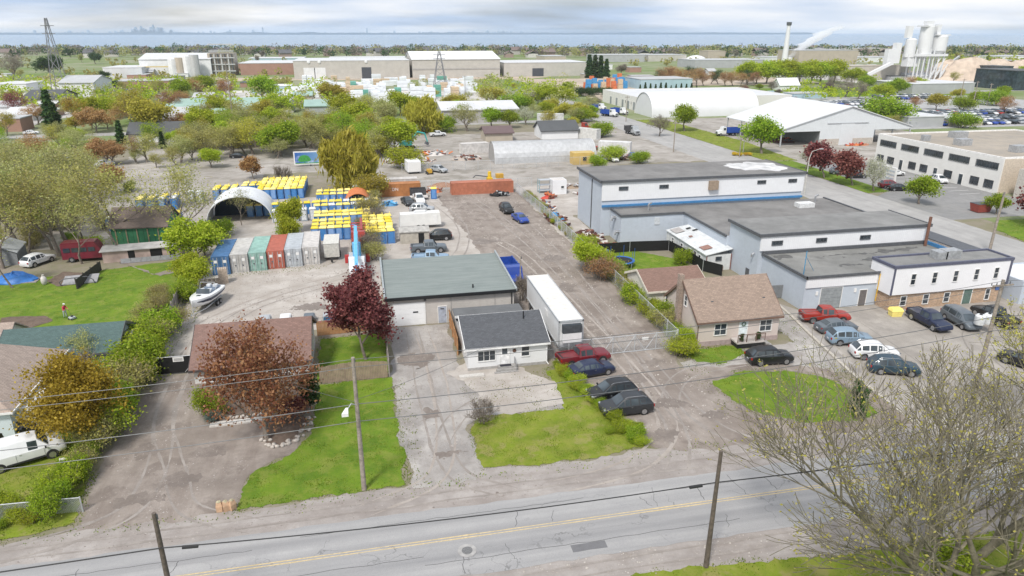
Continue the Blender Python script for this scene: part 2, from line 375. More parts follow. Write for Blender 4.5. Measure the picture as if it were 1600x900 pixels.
for i in range(15):
    x = rg.uniform(-26, 46); y0 = rg.choice((34.9, 35.5, 38.6, 38.7)); y1 = y0+rg.uniform(1.2, 2.9); dx = rg.uniform(-.6, .6)
    pts = []; n = 7
    for k in range(n): pts.append((x+dx*k/n+rg.uniform(-.09, .09), y0+(y1-y0)*k/n))
    wd = rg.uniform(.012, .024)
    S('road_crack', [(p[0]-wd, p[1]) for p in pts]+[(p[0]+wd, p[1]) for p in reversed(pts)], .0335, CRK, 0)
for (x0, x1, y) in ((-24,-9,39.9),(-6,14,40.6),(2,24,36.1),(20,44,40.2),(-20,2,36.9)):
    pts = [(x0+(x1-x0)*k/26, y+rg.uniform(-.07, .07)) for k in range(27)]
    S('road_crack', [(p[0], p[1]-.018) for p in pts]+[(p[0], p[1]+.018) for p in reversed(pts)], .0332, CRK, 0)
mh = thing('manhole_cover', 'round pale manhole cover set in the near lane of the road', 'manhole', g(730, 861))
MB().path([(0,0,.03),(0,0,.055)], .62, 20).build('collar', M('pale_concrete_ring', (.36,.35,.34), .9), mh, 30)
MB().path([(0,0,.055),(0,0,.066)], .36, 18).build('lid', M('iron_lid', (.2,.2,.2), .7, .4, 12, .3), mh, 30)

# lots and lanes
S('gravel_driveway', [(1.9,44.6),(3,44.2),(6.6,44.4),(7.4,46),(7.2,52.4),(8.4,53.6),(16.4,53.2),(16.6,56.5),(15,59.5),(9,60.5),(8.2,62),(8.2,75.2),(1.5,75.2),(1.3,58),(1.5,50)], .024, GRAVEL2, .3, .6, 6)
S('driveway', [(-21,44.4),(-16,44),(-10.6,44.5),(-10.2,48.6),(-9,50.2),(-7,51.8),(-6.8,60),(-17.2,62),(-17.4,67.9),(-21.6,67.6),(-21.9,58),(-22,50)], .024, DIRT, .35, .6, 7)
S('storage_yard', [(-21.4,68.2),(-17.6,68.2),(-16.5,76.6),(1,76.6),(1.1,90),(2.4,110),(2.4,145),(-24,150),(-24.6,100),(-24,88),(-23,76)], .016, GRAVEL, .3, .8, 8)
S('dirt_lane', [(21.2,46.4),(24,44.6),(30,44.8),(36,44.8),(45,44.6),(45.6,50),(45,56),(38,58),(29.8,58.5),(31.6,63.5),(31.6,92),(31.8,120),(32,150),(14,150),(17.2,92),(17.8,62),(20.8,55)], .026, DIRT, .35, .7, 9)
S('house_lane', [(29.5,55.5),(32,55.4),(37,57.6),(41,57),(44,55),(47.4,54),(48.8,64),(49.4,72),(45.2,74),(45,62),(38.5,61.6),(30.4,60)], .024, GRAVEL2, .25, .6, 10)
S('rear_yard', [(1.4,88.8),(17.4,88.8),(17.4,92),(30.5,96),(31.5,121),(31,148),(2.6,148)], .012, GRAVEL, .4, .8, 11)
S('back_lane', [(-6,149),(64,149),(64,171),(-6,173)], .014, BARE, .6, 1, 12)
S('scrap_yard_ground', [(31.5,103),(37.6,103),(37.6,122),(62,122),(62,150),(32,150)], .013, GRAVEL, .4, .8, 13)
S('far_yard', [(-5,171),(90,171),(90,236),(-5,236)], .010, BARE, .8, 1.5, 14)
S('left_lot', [(-62,176),(-8,176),(-5,215),(-62,222)], .011, BARE, .8, 1.5, 15)
S('toilet_lot', [(-52,118),(-24,112),(-24,176),(-60,176)], .010, BARE, .6, 1.2, 16)
S('parking_lot', [(45.4,42.2),(104,42.2),(104,72),(79,71),(59,70),(51.2,70.2),(49.5,73.4),(47.8,64),(46.1,54)], .022, LOT, .08, 1, 17)
S('side_street', [(88.6,43),(103.4,43),(104,105),(104.6,200),(104,420),(91,420),(89,240),(89,131)], .026, STREET, .15, 1.2, 18)
S('office_lot', [(104,104),(131,104),(131,160),(111,160),(110,128),(104,124)], .020, groundm('office_asphalt', (.22,.22,.22), (.30,.295,.29), (.19,.19,.19), .1, .5, 18, .2), .1, 1, 19)
S('shed_yard', [(110,160),(185,160),(185,262),(112,262)], .016, BARE, .6, 1.5, 20)
S('car_lot', [(176,215),(330,215),(330,345),(190,345)], .0195, M('far_lot_asphalt', (.34,.34,.34), .9, 0, .4, .2), 0)
for i, P in enumerate(([(-230,560),(120,520),(150,548),(-230,600)], [(-90,360),(70,340),(85,430),(-80,450)], [(-330,300),(-120,280),(-110,350),(-330,360)], [(120,345),(176,345),(190,520),(110,520)], [(-420,430),(-140,420),(-130,540),(-420,560)], [(330,420),(520,380),(560,520),(330,540)], [(200,430),(310,430),(310,520),(200,520)])): S('work_yard', P, .012+.001*i, M('far_yard_%d' % (i % 3), ((.40,.33,.26), (.48,.46,.44), (.42,.40,.38))[i % 3], .9, 0, .08, .3), 2, 6, 70+i)
S('far_road', [(-400,246),(88,262),(88,270),(-400,254)], .018, STREET, 0)
for (a, b2, c, d) in ((176, 420, 352, 360), (330, 460, 285, 292)):
    S('far_road', [(a,c),(b2,c),(b2,d),(a,d)], .022, STREET, 0)
# raised kerb by the parking lot
kb = thing('concrete_kerb', 'long low concrete kerb between parking lot and lane', 'kerb')
kp = [(49.5,73.2),(48.9,69),(47.9,64.1),(47,59),(46.1,54),(45.6,48.5),(45.2,43)]
for i in range(len(kp)-1):
    a, b2 = Vector((*kp[i], .09)), Vector((*kp[i+1], .09)); d = (b2-a).normalized()*.03
    MB().bar(a+d, b2-d, .3, .2).build('kerb_stone', M('kerb_concrete', (.42,.39,.34), .9, 0, 4, .25), kb)
for i in range(9):                                           # stall lines of the office lot
    x = 124+i*0; y = 122+i*3.1
    S('stall_line', [(122.4,y),(127.5,y),(127.5,y+.14),(122.4,y+.14)], .026, M('white_line', (.6,.6,.6), .8), 0)
# lawns
LAWNS = [
 ('front lawn left of the gravel driveway, with a light pole', [(-10.6,44.5),(1.2,45),(1.5,49),(1.2,56),(1.2,62.7),(-5.7,62.8),(-6,54),(-7,51.5),(-10.3,48.6)], GRASS2, .09, 80),
 ('front lawn of the white bungalow', [(7.5,45.9),(12,45.4),(16.1,45.5),(21,46),(20.6,52),(20.2,54.8),(17.7,61.2),(16.4,61.2),(16.2,53.4),(8.4,53.6),(7.4,51.8)], GRASS, .09, 80),
 ('oval lawn before the beige house', [(31.6,55),(31.8,51.5),(33.2,48.6),(36,46.8),(40.6,45.9),(43.4,46.8),(44.2,50),(42.8,54.2),(40.2,56),(36,56.9)], GRASS2, .09, 80),
 ('grass strip along the beige house wall', [(31.9,62.8),(32.2,59.8),(34.4,58.8),(38.4,60.4),(38.4,62.6)], GRASS2, .14, 60),
 ('grass verge by the far left roadside', [(-36,44.3),(-25.5,44.2),(-21.4,45.4),(-22.2,50),(-23.5,58),(-29,58),(-36,54)], GRASS, .16, 50),
 ('fenced back lawn behind the brown house', [(-6,66),(-6,73.6),(.9,73.9),(.9,63.2),(-5.8,63.2)], GRASS2, .10, 50),
 ('wide back lawn with a person on it', [(-62,78),(-25,76),(-24.4,97),(-27,108),(-40,104),(-62,100)], GRASS2, .10, 22),
 ('back lawn with the trampoline', [(32.4,82.5),(45,82.5),(45.5,92),(41,97),(39.5,101),(32.6,101)], GRASS2, .12, 30),
 ('near verge at the bottom right', [(12,24),(60,24),(60,31),(30,31.4),(20,32.3),(13.4,32.6)], DRYGRASS, .14, 40),
 ('near verge at the far right', [(44,30),(75,30),(75,33.6),(52,33.4)], GRASS, .14, 40),
 ('green strip between side street and office lot', [(104.2,127),(110,127.5),(111,150),(111.4,166),(105,166)], GRASS2, .12, 8),
 ('green corner across the side street', [(104,72),(140,72),(140,100),(112,102),(106,97),(104,88)], GRASS2, .12, 8),
 ('long green verge along the side street', [(104.6,168),(113,166),(117,200),(116,262),(104.8,262)], GRASS, .14, 6),
 ('park lawn beyond the white warehouse', [(170,345),(330,330),(340,400),(180,400)], GRASS2, .2, 0),
 ('grass beyond the parked cars', [(255,180),(420,180),(420,232),(255,242)], GRASS2, .2, 0),
 ('green field by the left street', [(-150,222),(-84,214),(-80,246),(-150,240)], GRASS, .2, 0),
 ('small grass patch left of the dark rear yard', [(3.2,148.5),(8.6,148.5),(9,158),(3.4,159)], GRASS2, .12, 8),
]
for i, (lb, P, mt, h, dn) in enumerate(LAWNS):
    S('lawn', P, .034+.0012*i, mt, .20, .22 if dn > 20 else .6, 30+i)
    if dn: blades('grass', P, dn, h, BLADE, 'short green grass of the '+lb, 50+i, .05 if dn > 20 else .1)
S('flower_bed', px((316,652),(370,650),(425,646),(484,636),(488,600),(318,606)), .040, SOIL, .2, .4, 60)
S('flower_bed', px((408,662),(430,650),(472,642),(478,660),(462,684),(430,698),(410,690)), .045, SOIL, .15, .4, 65)
S('bare_patch', px((728,600),(700,585),(735,560),(820,575),(870,600),(882,632),(800,648),(760,640)), .040, GRAVEL, .3, .5, 61)
S('garden_soil', px((0,497),(70,494),(82,502),(50,512),(0,518)), .070, SOIL, .2, .5, 62)
S('worn_earth', px((150,395),(240,430),(330,395),(320,412),(250,432)), .068, DIRT, .3, .6, 63)
S('earth_mound_ground', px((70,440),(90,448),(150,440),(145,428),(100,425)), .068, SOIL, .2, .5, 64)

# loose stones over the gravel: too many to count
PEB = leafm('loose_stone', (.21,.185,.165), (.32,.29,.265), (.44,.41,.38), 0.0)
def pebbles(name, pts, dens, size, label, seed):
    rg = np.random.default_rng(seed); xs = [p[0] for p in pts]; ys = [p[1] for p in pts]; n = int((max(xs)-min(xs))*(max(ys)-min(ys))*dens)
    x = rg.uniform(min(xs), max(xs), n); y = rg.uniform(min(ys), max(ys), n); k = in_poly(x, y, pts); x, y = x[k], y[k]
    cl = np.array([noise.noise(Vector((a*.35, b*.35, seed))) for a, b in zip(x, y)])+rg.normal(0, .25, len(x)); k = cl > -.05; x, y = x[k], y[k]; n = len(x)
    s = size*.75*rg.gamma(3.0, .33, n); V = np.zeros((n, 4, 3)); an = rg.uniform(0, 6.28, n)
    for j in range(3): V[:, j] = np.c_[x+np.cos(an+j*2.1)*s, y+np.sin(an+j*2.1)*s*.8, np.full(n, .02)]
    V[:, 3] = np.c_[x, y, .025+s*.7]; i = np.arange(n)[:, None]*4
    F = np.concatenate([np.concatenate([i, i+1, i+3], 1), np.concatenate([i+1, i+2, i+3], 1), np.concatenate([i+2, i, i+3], 1)])
    return tag(put(name, np_mesh(name, V.reshape(-1, 3), F, PEB)), label, 'gravel', kind='stuff')
pebbles('loose_gravel', [(1.5,44.4),(7.2,44.6),(7.2,52.4),(16.4,53.4),(15.4,59.6),(8.4,61.5),(8.2,75),(1.6,75)], 26, .055, 'loose stones on the gravel driveway of the garage', 1)
pebbles('loose_gravel', [(-21,44.4),(-10.8,44.4),(-10.4,50.6),(-16,56),(-17.4,67.8),(-21.6,67.6)], 24, .055, 'loose stones on the left driveway', 2)
pebbles('loose_gravel', [(21.4,46.4),(30,45),(31,55),(31.4,92),(31.6,146),(14.5,148),(17.6,92),(18,62)], 9, .075, 'loose stones on the dirt lane', 3)
pebbles('loose_gravel', [(-21,69),(-16.4,77),(.8,77),(1,98),(-23.6,98),(-23,78)], 12, .07, 'loose stones in the storage yard', 4)
pebbles('loose_gravel', [(-40,41.8),(60,41.8),(60,44.2),(-40,44)], 22, .05, 'loose stones on the far road shoulder', 5)
pebbles('loose_gravel', [(-40,32.4),(40,32.4),(40,34.8),(-40,34.8)], 22, .05, 'loose stones on the near road shoulder', 6)
for i, (P, dn, lb) in enumerate((([(1.0,44.8),(2.6,44.6),(2.4,62),(1.0,62)], 16, 'sparse weeds along the driveway edge'), ([(-24.4,70),(-21.5,69),(-20.5,98),(-24.4,98)], 14, 'sparse weeds along the boat yard fence'), ([(-22,97.2),(-6,99.6),(-6,101.4),(-22,99.4)], 14, 'sparse weeds before the containers'), ([(30.2,46),(31.8,46),(32.4,63),(30.6,63)], 12, 'sparse weeds beside the dirt lane'), ([(-36,43.4),(28,44.2),(28,45.4),(-36,44.6)], 10, 'sparse weeds along the road shoulder'), ([(44.6,43),(47.8,64),(49.6,73),(46,73),(44,56),(43,44)], 12, 'sparse weeds along the concrete kerb'), ([(8,56),(16.6,53),(16.8,60.5),(8.4,60.8)], 12, 'sparse weeds on the bungalow forecourt'))): blades('weeds', P, dn, .16, BLADE, lb, 150+i, .06)

# wheel tracks and damp patches pressed into the lanes
TRK = groundm('packed_wheel_track', (.255,.228,.208), (.37,.338,.312), (.21,.187,.17), .3, 1.0, 6, .3); TRKL = groundm('dry_wheel_track', (.32,.285,.255), (.42,.38,.345), (.27,.235,.21), .3, 1.0, 6, .3)
WET = groundm('damp_earth', (.185,.157,.138), (.26,.225,.20), (.155,.13,.115), .5, 1.5, 6, .2, rough=.6)
def smooth(pts, n=10):
    out = []
    for i in range(len(pts)-1):
        p0, p1, p2, p3 = (Vector(pts[max(i-1, 0)]), Vector(pts[i]), Vector(pts[i+1]), Vector(pts[min(i+2, len(pts)-1)]))
        for k in range(n): u = k/n; out.append(.5*((2*p1)+(p2-p0)*u+(2*p0-5*p1+4*p2-p3)*u*u+(3*p1-p0-3*p2+p3)*u**3))
    return out+[Vector(pts[-1])]
TN = 0
def track(pts, mat, half=.78, wd=.2):
    wd *= .8
    global TN
    P = smooth([tuple(p[:2]) for p in pts], 14)
    for s_ in (-1, 1):
        a, b2 = [], []; TN += 1
        for i, p in enumerate(P):
            d = (P[min(i+1, len(P)-1)]-P[max(i-1, 0)]).normalized(); n_ = Vector((-d.y, d.x)); q = Vector((p.x, p.y, TN*3.1)); w_ = wd*(.55+.9*abs(noise.noise(q*.8))+.5*noise.noise(q*3))*min(1, i/6, (len(P)-1-i)/6); w_ = max(w_, .01)
            c_ = p+n_*(s_*half+noise.noise(q*.3)*.15); a.append((c_.x-n_.x*w_, c_.y-n_.y*w_)); b2.append((c_.x+n_.x*w_, c_.y+n_.y*w_))
        S('wheel_track', a+b2[::-1], .0292+TN*.00012, mat, 0)
track([(22,42.2),(24.4,47),(25.6,56),(26.4,70),(26,95),(24,120),(21,140)], TRK); track([(33,42.4),(28,47.5),(27.2,58),(27.6,75),(28,98),(27,125)], TRK, .8, .17); track([(12,42.2),(20,44.2),(24.6,50),(24.8,62),(24,80),(22.6,100),(19,112)], TRKL, .8, .2); track([(27,46),(26,52),(30,57.4),(38,58.8),(44,60)], TRK, .75, .15)
track([(-26,42.4),(-18.6,45.4),(-17.6,52),(-19,60),(-19.4,67.5),(-19,76),(-14,86),(-6,92)], TRK); track([(-9,42.3),(-14,45.4),(-16,50.5),(-18.6,58),(-19.2,66)], TRK, .78, .16); track([(-20.6,69),(-20,80),(-12,90),(-3,96),(-2,104)], TRKL, .8, .22); track([(-12,79),(-4,80),(-1.5,88),(-1.6,96)], TRK, .9, .15)
track([(9,42.2),(5.4,45.6),(4.4,52),(4.2,62),(4,74)], TRK, .75, .17); track([(-2,42.3),(3.6,45.4),(5.2,52),(5.6,62),(5,74)], TRKL, .75, .16); track([(4.6,50),(7,54.6),(11,57),(15,56.4)], TRK, .7, .13)
track([(-40,42.9),(-20,42.7),(0,42.9),(20,43),(45,42.8)], TRK, .5, .13); track([(-40,33.6),(-10,33.4),(20,33.7),(45,33.5)], TRK, .5, .12); track([(8,92),(14,104),(16,120),(13,140)], TRK, .8, .2); track([(60,46),(62,54),(66,60),(72,62)], groundm('tyre_mark', (.24,.22,.2), (.27,.25,.23), (.22,.2,.185), .5, 1, 5, 0), .8, .12); track([(52,44),(54,56),(55,66)], _mats['tyre_mark'], .8, .12)
for i, (x, y, rx, ry) in enumerate(((25.4,52.4,1.6,.9),(27.8,60.6,1.3,.7),(24.6,57.4,.9,.8),(26.2,67.2,1.1,.6),(22.9,47.4,1.6,.8),(29,49.6,1.2,.5),(23,75,1.6,1.1),(25.5,84,1.3,1.6),(21.5,90,2.2,1.2),(27,97,1.6,1.8),(-15.4,49,1.7,.8),(-18.9,54,1.0,1.3),(-17.8,47.2,1.8,.6),(-13.6,52.6,1.3,.6),(4.2,55,.9,1.0),(5.4,48.4,1.1,.5),(3.8,66,1.4,1.8),(-8,84,2.2,.9),(10,100,2.5,1.1),(19,108,2.2,1.4))):
    S('damp_patch', [(x+rx*math.cos(k*.5236)*(1+.7*noise.noise(Vector((k*.9, i*3.7, 0)))), y+ry*math.sin(k*.5236)*(1+.7*noise.noise(Vector((k*.9, i*3.7, 5))))) for k in range(12)], .0325+i*.0001, WET, .55, .16, 200+i)
# ---------------------------------------------------------------- trees and plants
BARK = M('grey_brown_bark', (.19,.16,.135), .95, 0, 5, .35, .5)
BARK2 = M('mossy_bark', (.165,.148,.105), .95, 0, 3, .4, .5)
def leaf_mesh(name, C, size, mat, seed, flat=.35, elong=1.4, hang=0):
    """one small bent blade (two triangles) for every centre in C"""
    rg = np.random.default_rng(seed); C = np.asarray(C, float); n = len(C)
    a = rg.normal(0, 1, (n, 3)); a[:, 2] = a[:, 2]*(1-flat)-hang*2; a /= np.linalg.norm(a, axis=1)[:, None]
    b = rg.normal(0, 1, (n, 3)); b -= (b*a).sum(1)[:, None]*a; b /= np.linalg.norm(b, axis=1)[:, None]
    nn = np.cross(a, b); s = size*rg.uniform(.6, 1.35, n)[:, None]
    V = np.stack([C-a*s*elong*.5, C+b*s*.5+nn*s*.12, C+a*s*elong*.5, C-b*s*.5+nn*s*.12], 1).reshape(-1, 3)
    i = np.arange(n)[:, None]*4
    return np_mesh(name, V, np.concatenate([i, i+1, i+2, i+3], 1), mat)
def grow(seed, H, trunk=.28, r0=.2, levels=4, spread=.62, kids=(4, 4, 3, 3), ratio=.62, up=.12, wob=.16, stems=1, n0=7, first=.35, lean=0, taper=None, rmin=.006, fan=.32):
    """branch skeleton: returns MB with tapering limbs and the list of twig points"""
    rg = random.Random(seed); mb = MB(); tips = []
    def limb(p, d, L, r, lv):
        seg = 4 if lv < 2 else 3; pts, rad = [p.copy()], [r]; dd = d.copy(); q = p.copy()
        for i in range(seg):
            dd = (dd+Vector((rg.gauss(0, wob), rg.gauss(0, wob), rg.gauss(0, wob*.6)+up*.5))).normalized()
            q = q+dd*L/seg; pts.append(q.copy()); rad.append(max(r*(1-(i+1)/seg*(.72 if taper is None else taper)), rmin))
        mb.path(pts, rad, max(3, n0-lv*1 if lv < 3 else 3), False)
        if lv >= levels-2: tips.extend([x for x in pts[1:]])
        if lv >= levels-1: return
        k = kids[min(lv, len(kids)-1)]
        for j in range(k):
            t = first+(1-first)*(j+.6)/k if lv == 0 else .3+.7*(j+.7)/k
            t = min(t, .99); i = min(int(t*seg), seg-1); u = t*seg-i
            bp = pts[i].lerp(pts[i+1], u); br = (rad[i]*(1-u)+rad[i+1]*u)*.72
            az = j*2.4+rg.uniform(-.5, .5)+seed; base = (pts[i+1]-pts[i]).normalized()
            a = base.orthogonal().normalized(); a = Matrix.Rotation(az, 3, base)@a
            s = spread*rg.uniform(.75, 1.3); nd = (base*math.cos(s)+a*math.sin(s)+Vector((0, 0, up))).normalized()
            limb(bp, nd, L*ratio*rg.uniform(.8, 1.2)*(1.15-.35*t if lv == 0 else 1), br, lv+1)
        limb(pts[-1], dd, L*ratio*.85, rad[-1], lv+1)
    for s in range(stems):
        a = s*2*math.pi/max(stems, 1)+seed
        d = Vector((math.cos(a)*fan, math.sin(a)*fan, 1)).normalized() if stems > 1 else Vector((rg.uniform(-.06, .06)+lean, rg.uniform(-.06, .06), 1)).normalized()
        limb(Vector((math.cos(a)*.15, math.sin(a)*.15, -.1)) if stems > 1 else Vector((0, 0, -.1)), d, H*(trunk+.27), r0, 0)
    return mb, tips
def normalise(mb, tips, H, W=None):
    zs = max(t.z for t in tips); k = H/zs; xs = sorted(max(abs(t.x), abs(t.y)) for t in tips)[int(len(tips)*.97)]
    kx = (W/xs) if W else k
    mb.v = [(x*kx, y*kx, z*k) for x, y, z in mb.v]; return [Vector((t.x*kx, t.y*kx, t.z*k)) for t in tips]
PROTO = {}
def proto(key, H, W, leafmat, nleaf, lsize, seed, bark=BARK, clump=.5, up_only=0, flat=.35, elong=1.4, hang=0, **kw):
    """tree meshes: key -> (trunk mesh, crown mesh, height)"""
    mb, tips = grow(seed, H, **kw); tips = normalise(mb, tips, H*.95, W)
    me = mb.mesh('trunk', 60); me.materials.append(bark)
    rg = np.random.default_rng(seed+1); T = np.array([tuple(t) for t in tips])
    if up_only: T = T[T[:, 2] > H*up_only]
    per = rg.gamma(1.6, 1.0, len(T)); idx = rg.choice(len(T), nleaf, p=per/per.sum())
    C = T[idx]+rg.normal(0, clump, (nleaf, 3))*np.array([1, 1, .75])
    if hang: C[:, 2] -= rg.exponential(hang, nleaf)
    C[:, 2] = np.maximum(C[:, 2], .15)
    cm = leaf_mesh('crown', C, lsize, leafmat, seed+2, flat, elong, 1 if hang else 0)
    PROTO[key] = (me, cm, H); return PROTO[key]
def plant(key, x, y, H, label, cat='tree', group=None, name='tree', rz=None, W=1.0, mat=None, z=0):
    tm, cm, h0 = PROTO[key]; k = H/h0
    t = thing(name, label, cat, (x, y, z), rz if rz is not None else (x*7.1+y*3.3) % 6.28, group); t.scale = (k*W, k*W, k)
    put('trunk' if cat != 'shrub' else 'stem', tm, t); c = put('crown' if cat != 'shrub' else 'foliage', cm, t)
    if mat: c.material_slots[0].link = 'OBJECT'; c.material_slots[0].material = mat
    return t
def at(key, bx, by, ty, label, **k):
    p = g(bx, by); return plant(key, p.x, p.y, max(hgt(bx, by, ty), .5), label, **k)
L_GREEN = leafm('fresh_green_leaf', (.15,.25,.014), (.27,.38,.02), (.40,.48,.06))
L_LIME = leafm('lime_leaf', (.23,.31,.014), (.38,.46,.025), (.50,.54,.07))
L_OLIVE = leafm('olive_bud', (.26,.26,.06), (.40,.38,.11), (.52,.48,.19))
L_GOLD = leafm('golden_leaf', (.20,.125,.015), (.35,.24,.028), (.50,.35,.06))
L_RUST = leafm('rust_leaf', (.22,.095,.05), (.37,.19,.085), (.54,.34,.15))
L_MAROON = leafm('maroon_leaf', (.11,.03,.034), (.22,.065,.068), (.37,.15,.135))
L_DARK = leafm('evergreen_leaf', (.022,.055,.014), (.04,.085,.02), (.07,.12,.03), .2)
L_WILLOW = leafm('willow_leaf', (.30,.29,.03), (.44,.40,.055), (.55,.49,.10))
L_ORANGE = leafm('orange_bud', (.28,.15,.06), (.42,.24,.11), (.52,.34,.18))
L_WHITE = leafm('white_blossom', (.45,.47,.36), (.58,.58,.48), (.34,.38,.18))
L_BROWN = leafm('bare_twig_brown', (.17,.15,.115), (.27,.24,.19), (.38,.34,.27))
L_HAZY = leafm('grey_green_bud', (.28,.31,.09), (.42,.44,.16), (.54,.53,.26))
# near individual trees
proto('gold', 9.5, 4.3, L_GOLD, 24000, .19, 11, clump=.55, trunk=.2, kids=(9,5,4,3), first=.12, spread=.75)
proto('rust', 9.5, 4.0, L_RUST, 10500, .165, 23, clump=.46, trunk=.2, kids=(10,5,4,3), first=.10, spread=.85)
proto('maroon', 9.5, 3.1, L_MAROON, 13000, .21, 31, clump=.42, trunk=.26, kids=(7,5,4,3), first=.3, spread=.72)
proto('maroon2', 7, 3.2, L_MAROON, 3600, .36, 37, clump=.5, trunk=.26, kids=(6,4,3,3), first=.35, spread=.7)
proto('round', 7, 3.0, L_GREEN, 6500, .27, 41, clump=.55, trunk=.24, kids=(6,5,3,3), first=.33, spread=.75)
proto('round2', 8, 3.4, L_LIME, 6500, .29, 43, clump=.6, trunk=.22, kids=(6,5,3,3), first=.3, spread=.75)
proto('loose', 9, 4.2, L_HAZY, 3300, .20, 47, clump=.5, trunk=.2, kids=(6,5,4,3), first=.22, spread=.7)
proto('loose2', 9, 3.8, L_OLIVE, 3300, .20, 53, clump=.5, trunk=.22, kids=(6,5,4,3), first=.25, spread=.65)
proto('willow', 12, 6.0, L_WILLOW, 15000, .36, 59, clump=.6, trunk=.14, kids=(8,5,4,3), first=.2, spread=.75, elong=4.5, flat=0, hang=1.1)
for i in range(4):
    proto('wood%d' % i, 11, 3.6+.3*i, L_OLIVE if i % 2 else L_HAZY, 2100, .13, 61+i*3, clump=.46, trunk=.34, kids=(5,4,4,3), first=.42, spread=.58, up=.16, wob=.2, levels=4, up_only=.36, r0=.17, lean=.12*(i-1.5))
proto('bush', 3, 2.0, L_GREEN, 5000, .13, 71, clump=.32, trunk=.1, kids=(6,4,3,3), first=.1, spread=.8, stems=3, r0=.05)
proto('bush2', 3, 2.0, L_LIME, 5000, .13, 73, clump=.34, trunk=.1, kids=(6,4,3,3), first=.1, spread=.8, stems=4, r0=.05)
proto('thicket', 4, 2.6, L_OLIVE, 3200, .13, 79, clump=.38, trunk=.14, kids=(6,4,3,3), first=.12, spread=.7, stems=5, r0=.05)
proto('twiggy', 2.2, 1.3, L_BROWN, 300, .08, 83, clump=.1, trunk=.12, kids=(6,5,4,3), first=.12, spread=.5, stems=5, r0=.03)
proto('columnar', 5, .9, L_DARK, 4200, .16, 89, clump=.22, trunk=.6, kids=(16,3,2,2), first=.05, spread=.6, ratio=.22)
# conifer: whorls of drooping boughs
def conifer(key, H, W, n, seed, mat=L_DARK):
    rg = random.Random(seed); mb = MB(); mb.path([(0,0,-.1),(0,0,H*.5),(0,0,H)], [H*.02, H*.012, .01], 6, False); C = []
    for i in range(n):
        t = rg.uniform(.1, .98); a = rg.uniform(0, 6.28); L = W*(1-t)**.85*rg.uniform(.75, 1.1)+.1
        p = Vector((0,0,H*t)); q = p+Vector((math.cos(a)*L, math.sin(a)*L, -L*.28)); mb.path([p, q], [.02, .006], 3, False)
        for k in range(10):
            u = rg.uniform(.15, 1); C.append(p.lerp(q, u)+Vector((rg.gauss(0,.12), rg.gauss(0,.12), rg.gauss(0,.08)))*H/6)
    me = mb.mesh('trunk', 60); me.materials.append(BARK); PROTO[key] = (me, leaf_mesh('crown', [tuple(c) for c in C], H*.045, mat, seed, .6, 2.0), H)
conifer('spruce', 10, 2.2, 260, 97)
# small far trees, three outlines
for i, (W, n) in enumerate(((3.4, 420), (4.2, 480), (2.6, 380))):
    proto('far%d' % i, 9, W, L_GREEN, n, .95, 101+i, clump=.75, trunk=.2, kids=(5,4,3), levels=3, first=.25, spread=.7, n0=4)
# big budding trees by the roadside, nearest the camera
YGB = leafm('yellow_green_bud', (.34,.33,.05), (.48,.46,.09), (.58,.54,.17))
proto('bare_big', 16, 11.0, YGB, 8000, .10, 112, bark=BARK2, clump=.13, trunk=.02, kids=(4,4,4,4), first=.2, spread=.55, levels=5, r0=.19, stems=6, fan=.70, up=.10, wob=.12, ratio=.68, n0=8, elong=1.6, taper=.62, rmin=.011)
proto('bare_big2', 15, 6.8, YGB, 4500, .105, 119, bark=BARK2, clump=.14, trunk=.18, kids=(4,4,4,3), first=.25, spread=.58, levels=5, r0=.26, up=.08, wob=.14, ratio=.66, n0=8, elong=1.6, taper=.62, rmin=.012)
# ---------------------------------------------------------------- vehicles (local x forward, y left)
TYRE = M('tyre_rubber', (.022,.022,.024), .85, 0, 8, .3); RIM = M('alloy_rim', (.42,.43,.45), .35, .8, 8, .2); CGLASS = glassy('car_glass', (.045,.058,.068))  # car glass base lightened to carry some reflected sky
LAMP = M('clear_headlamp', (.30,.32,.34), .12, .3); TAIL = M('red_tail_lamp', (.32,.012,.012), .25); TRIM = M('black_plastic_trim', (.025,.025,.027), .6); CHROME = M('bright_metal', (.55,.56,.58), .25, .9)
PLATE = M('white_plate', (.6,.62,.65), .5)
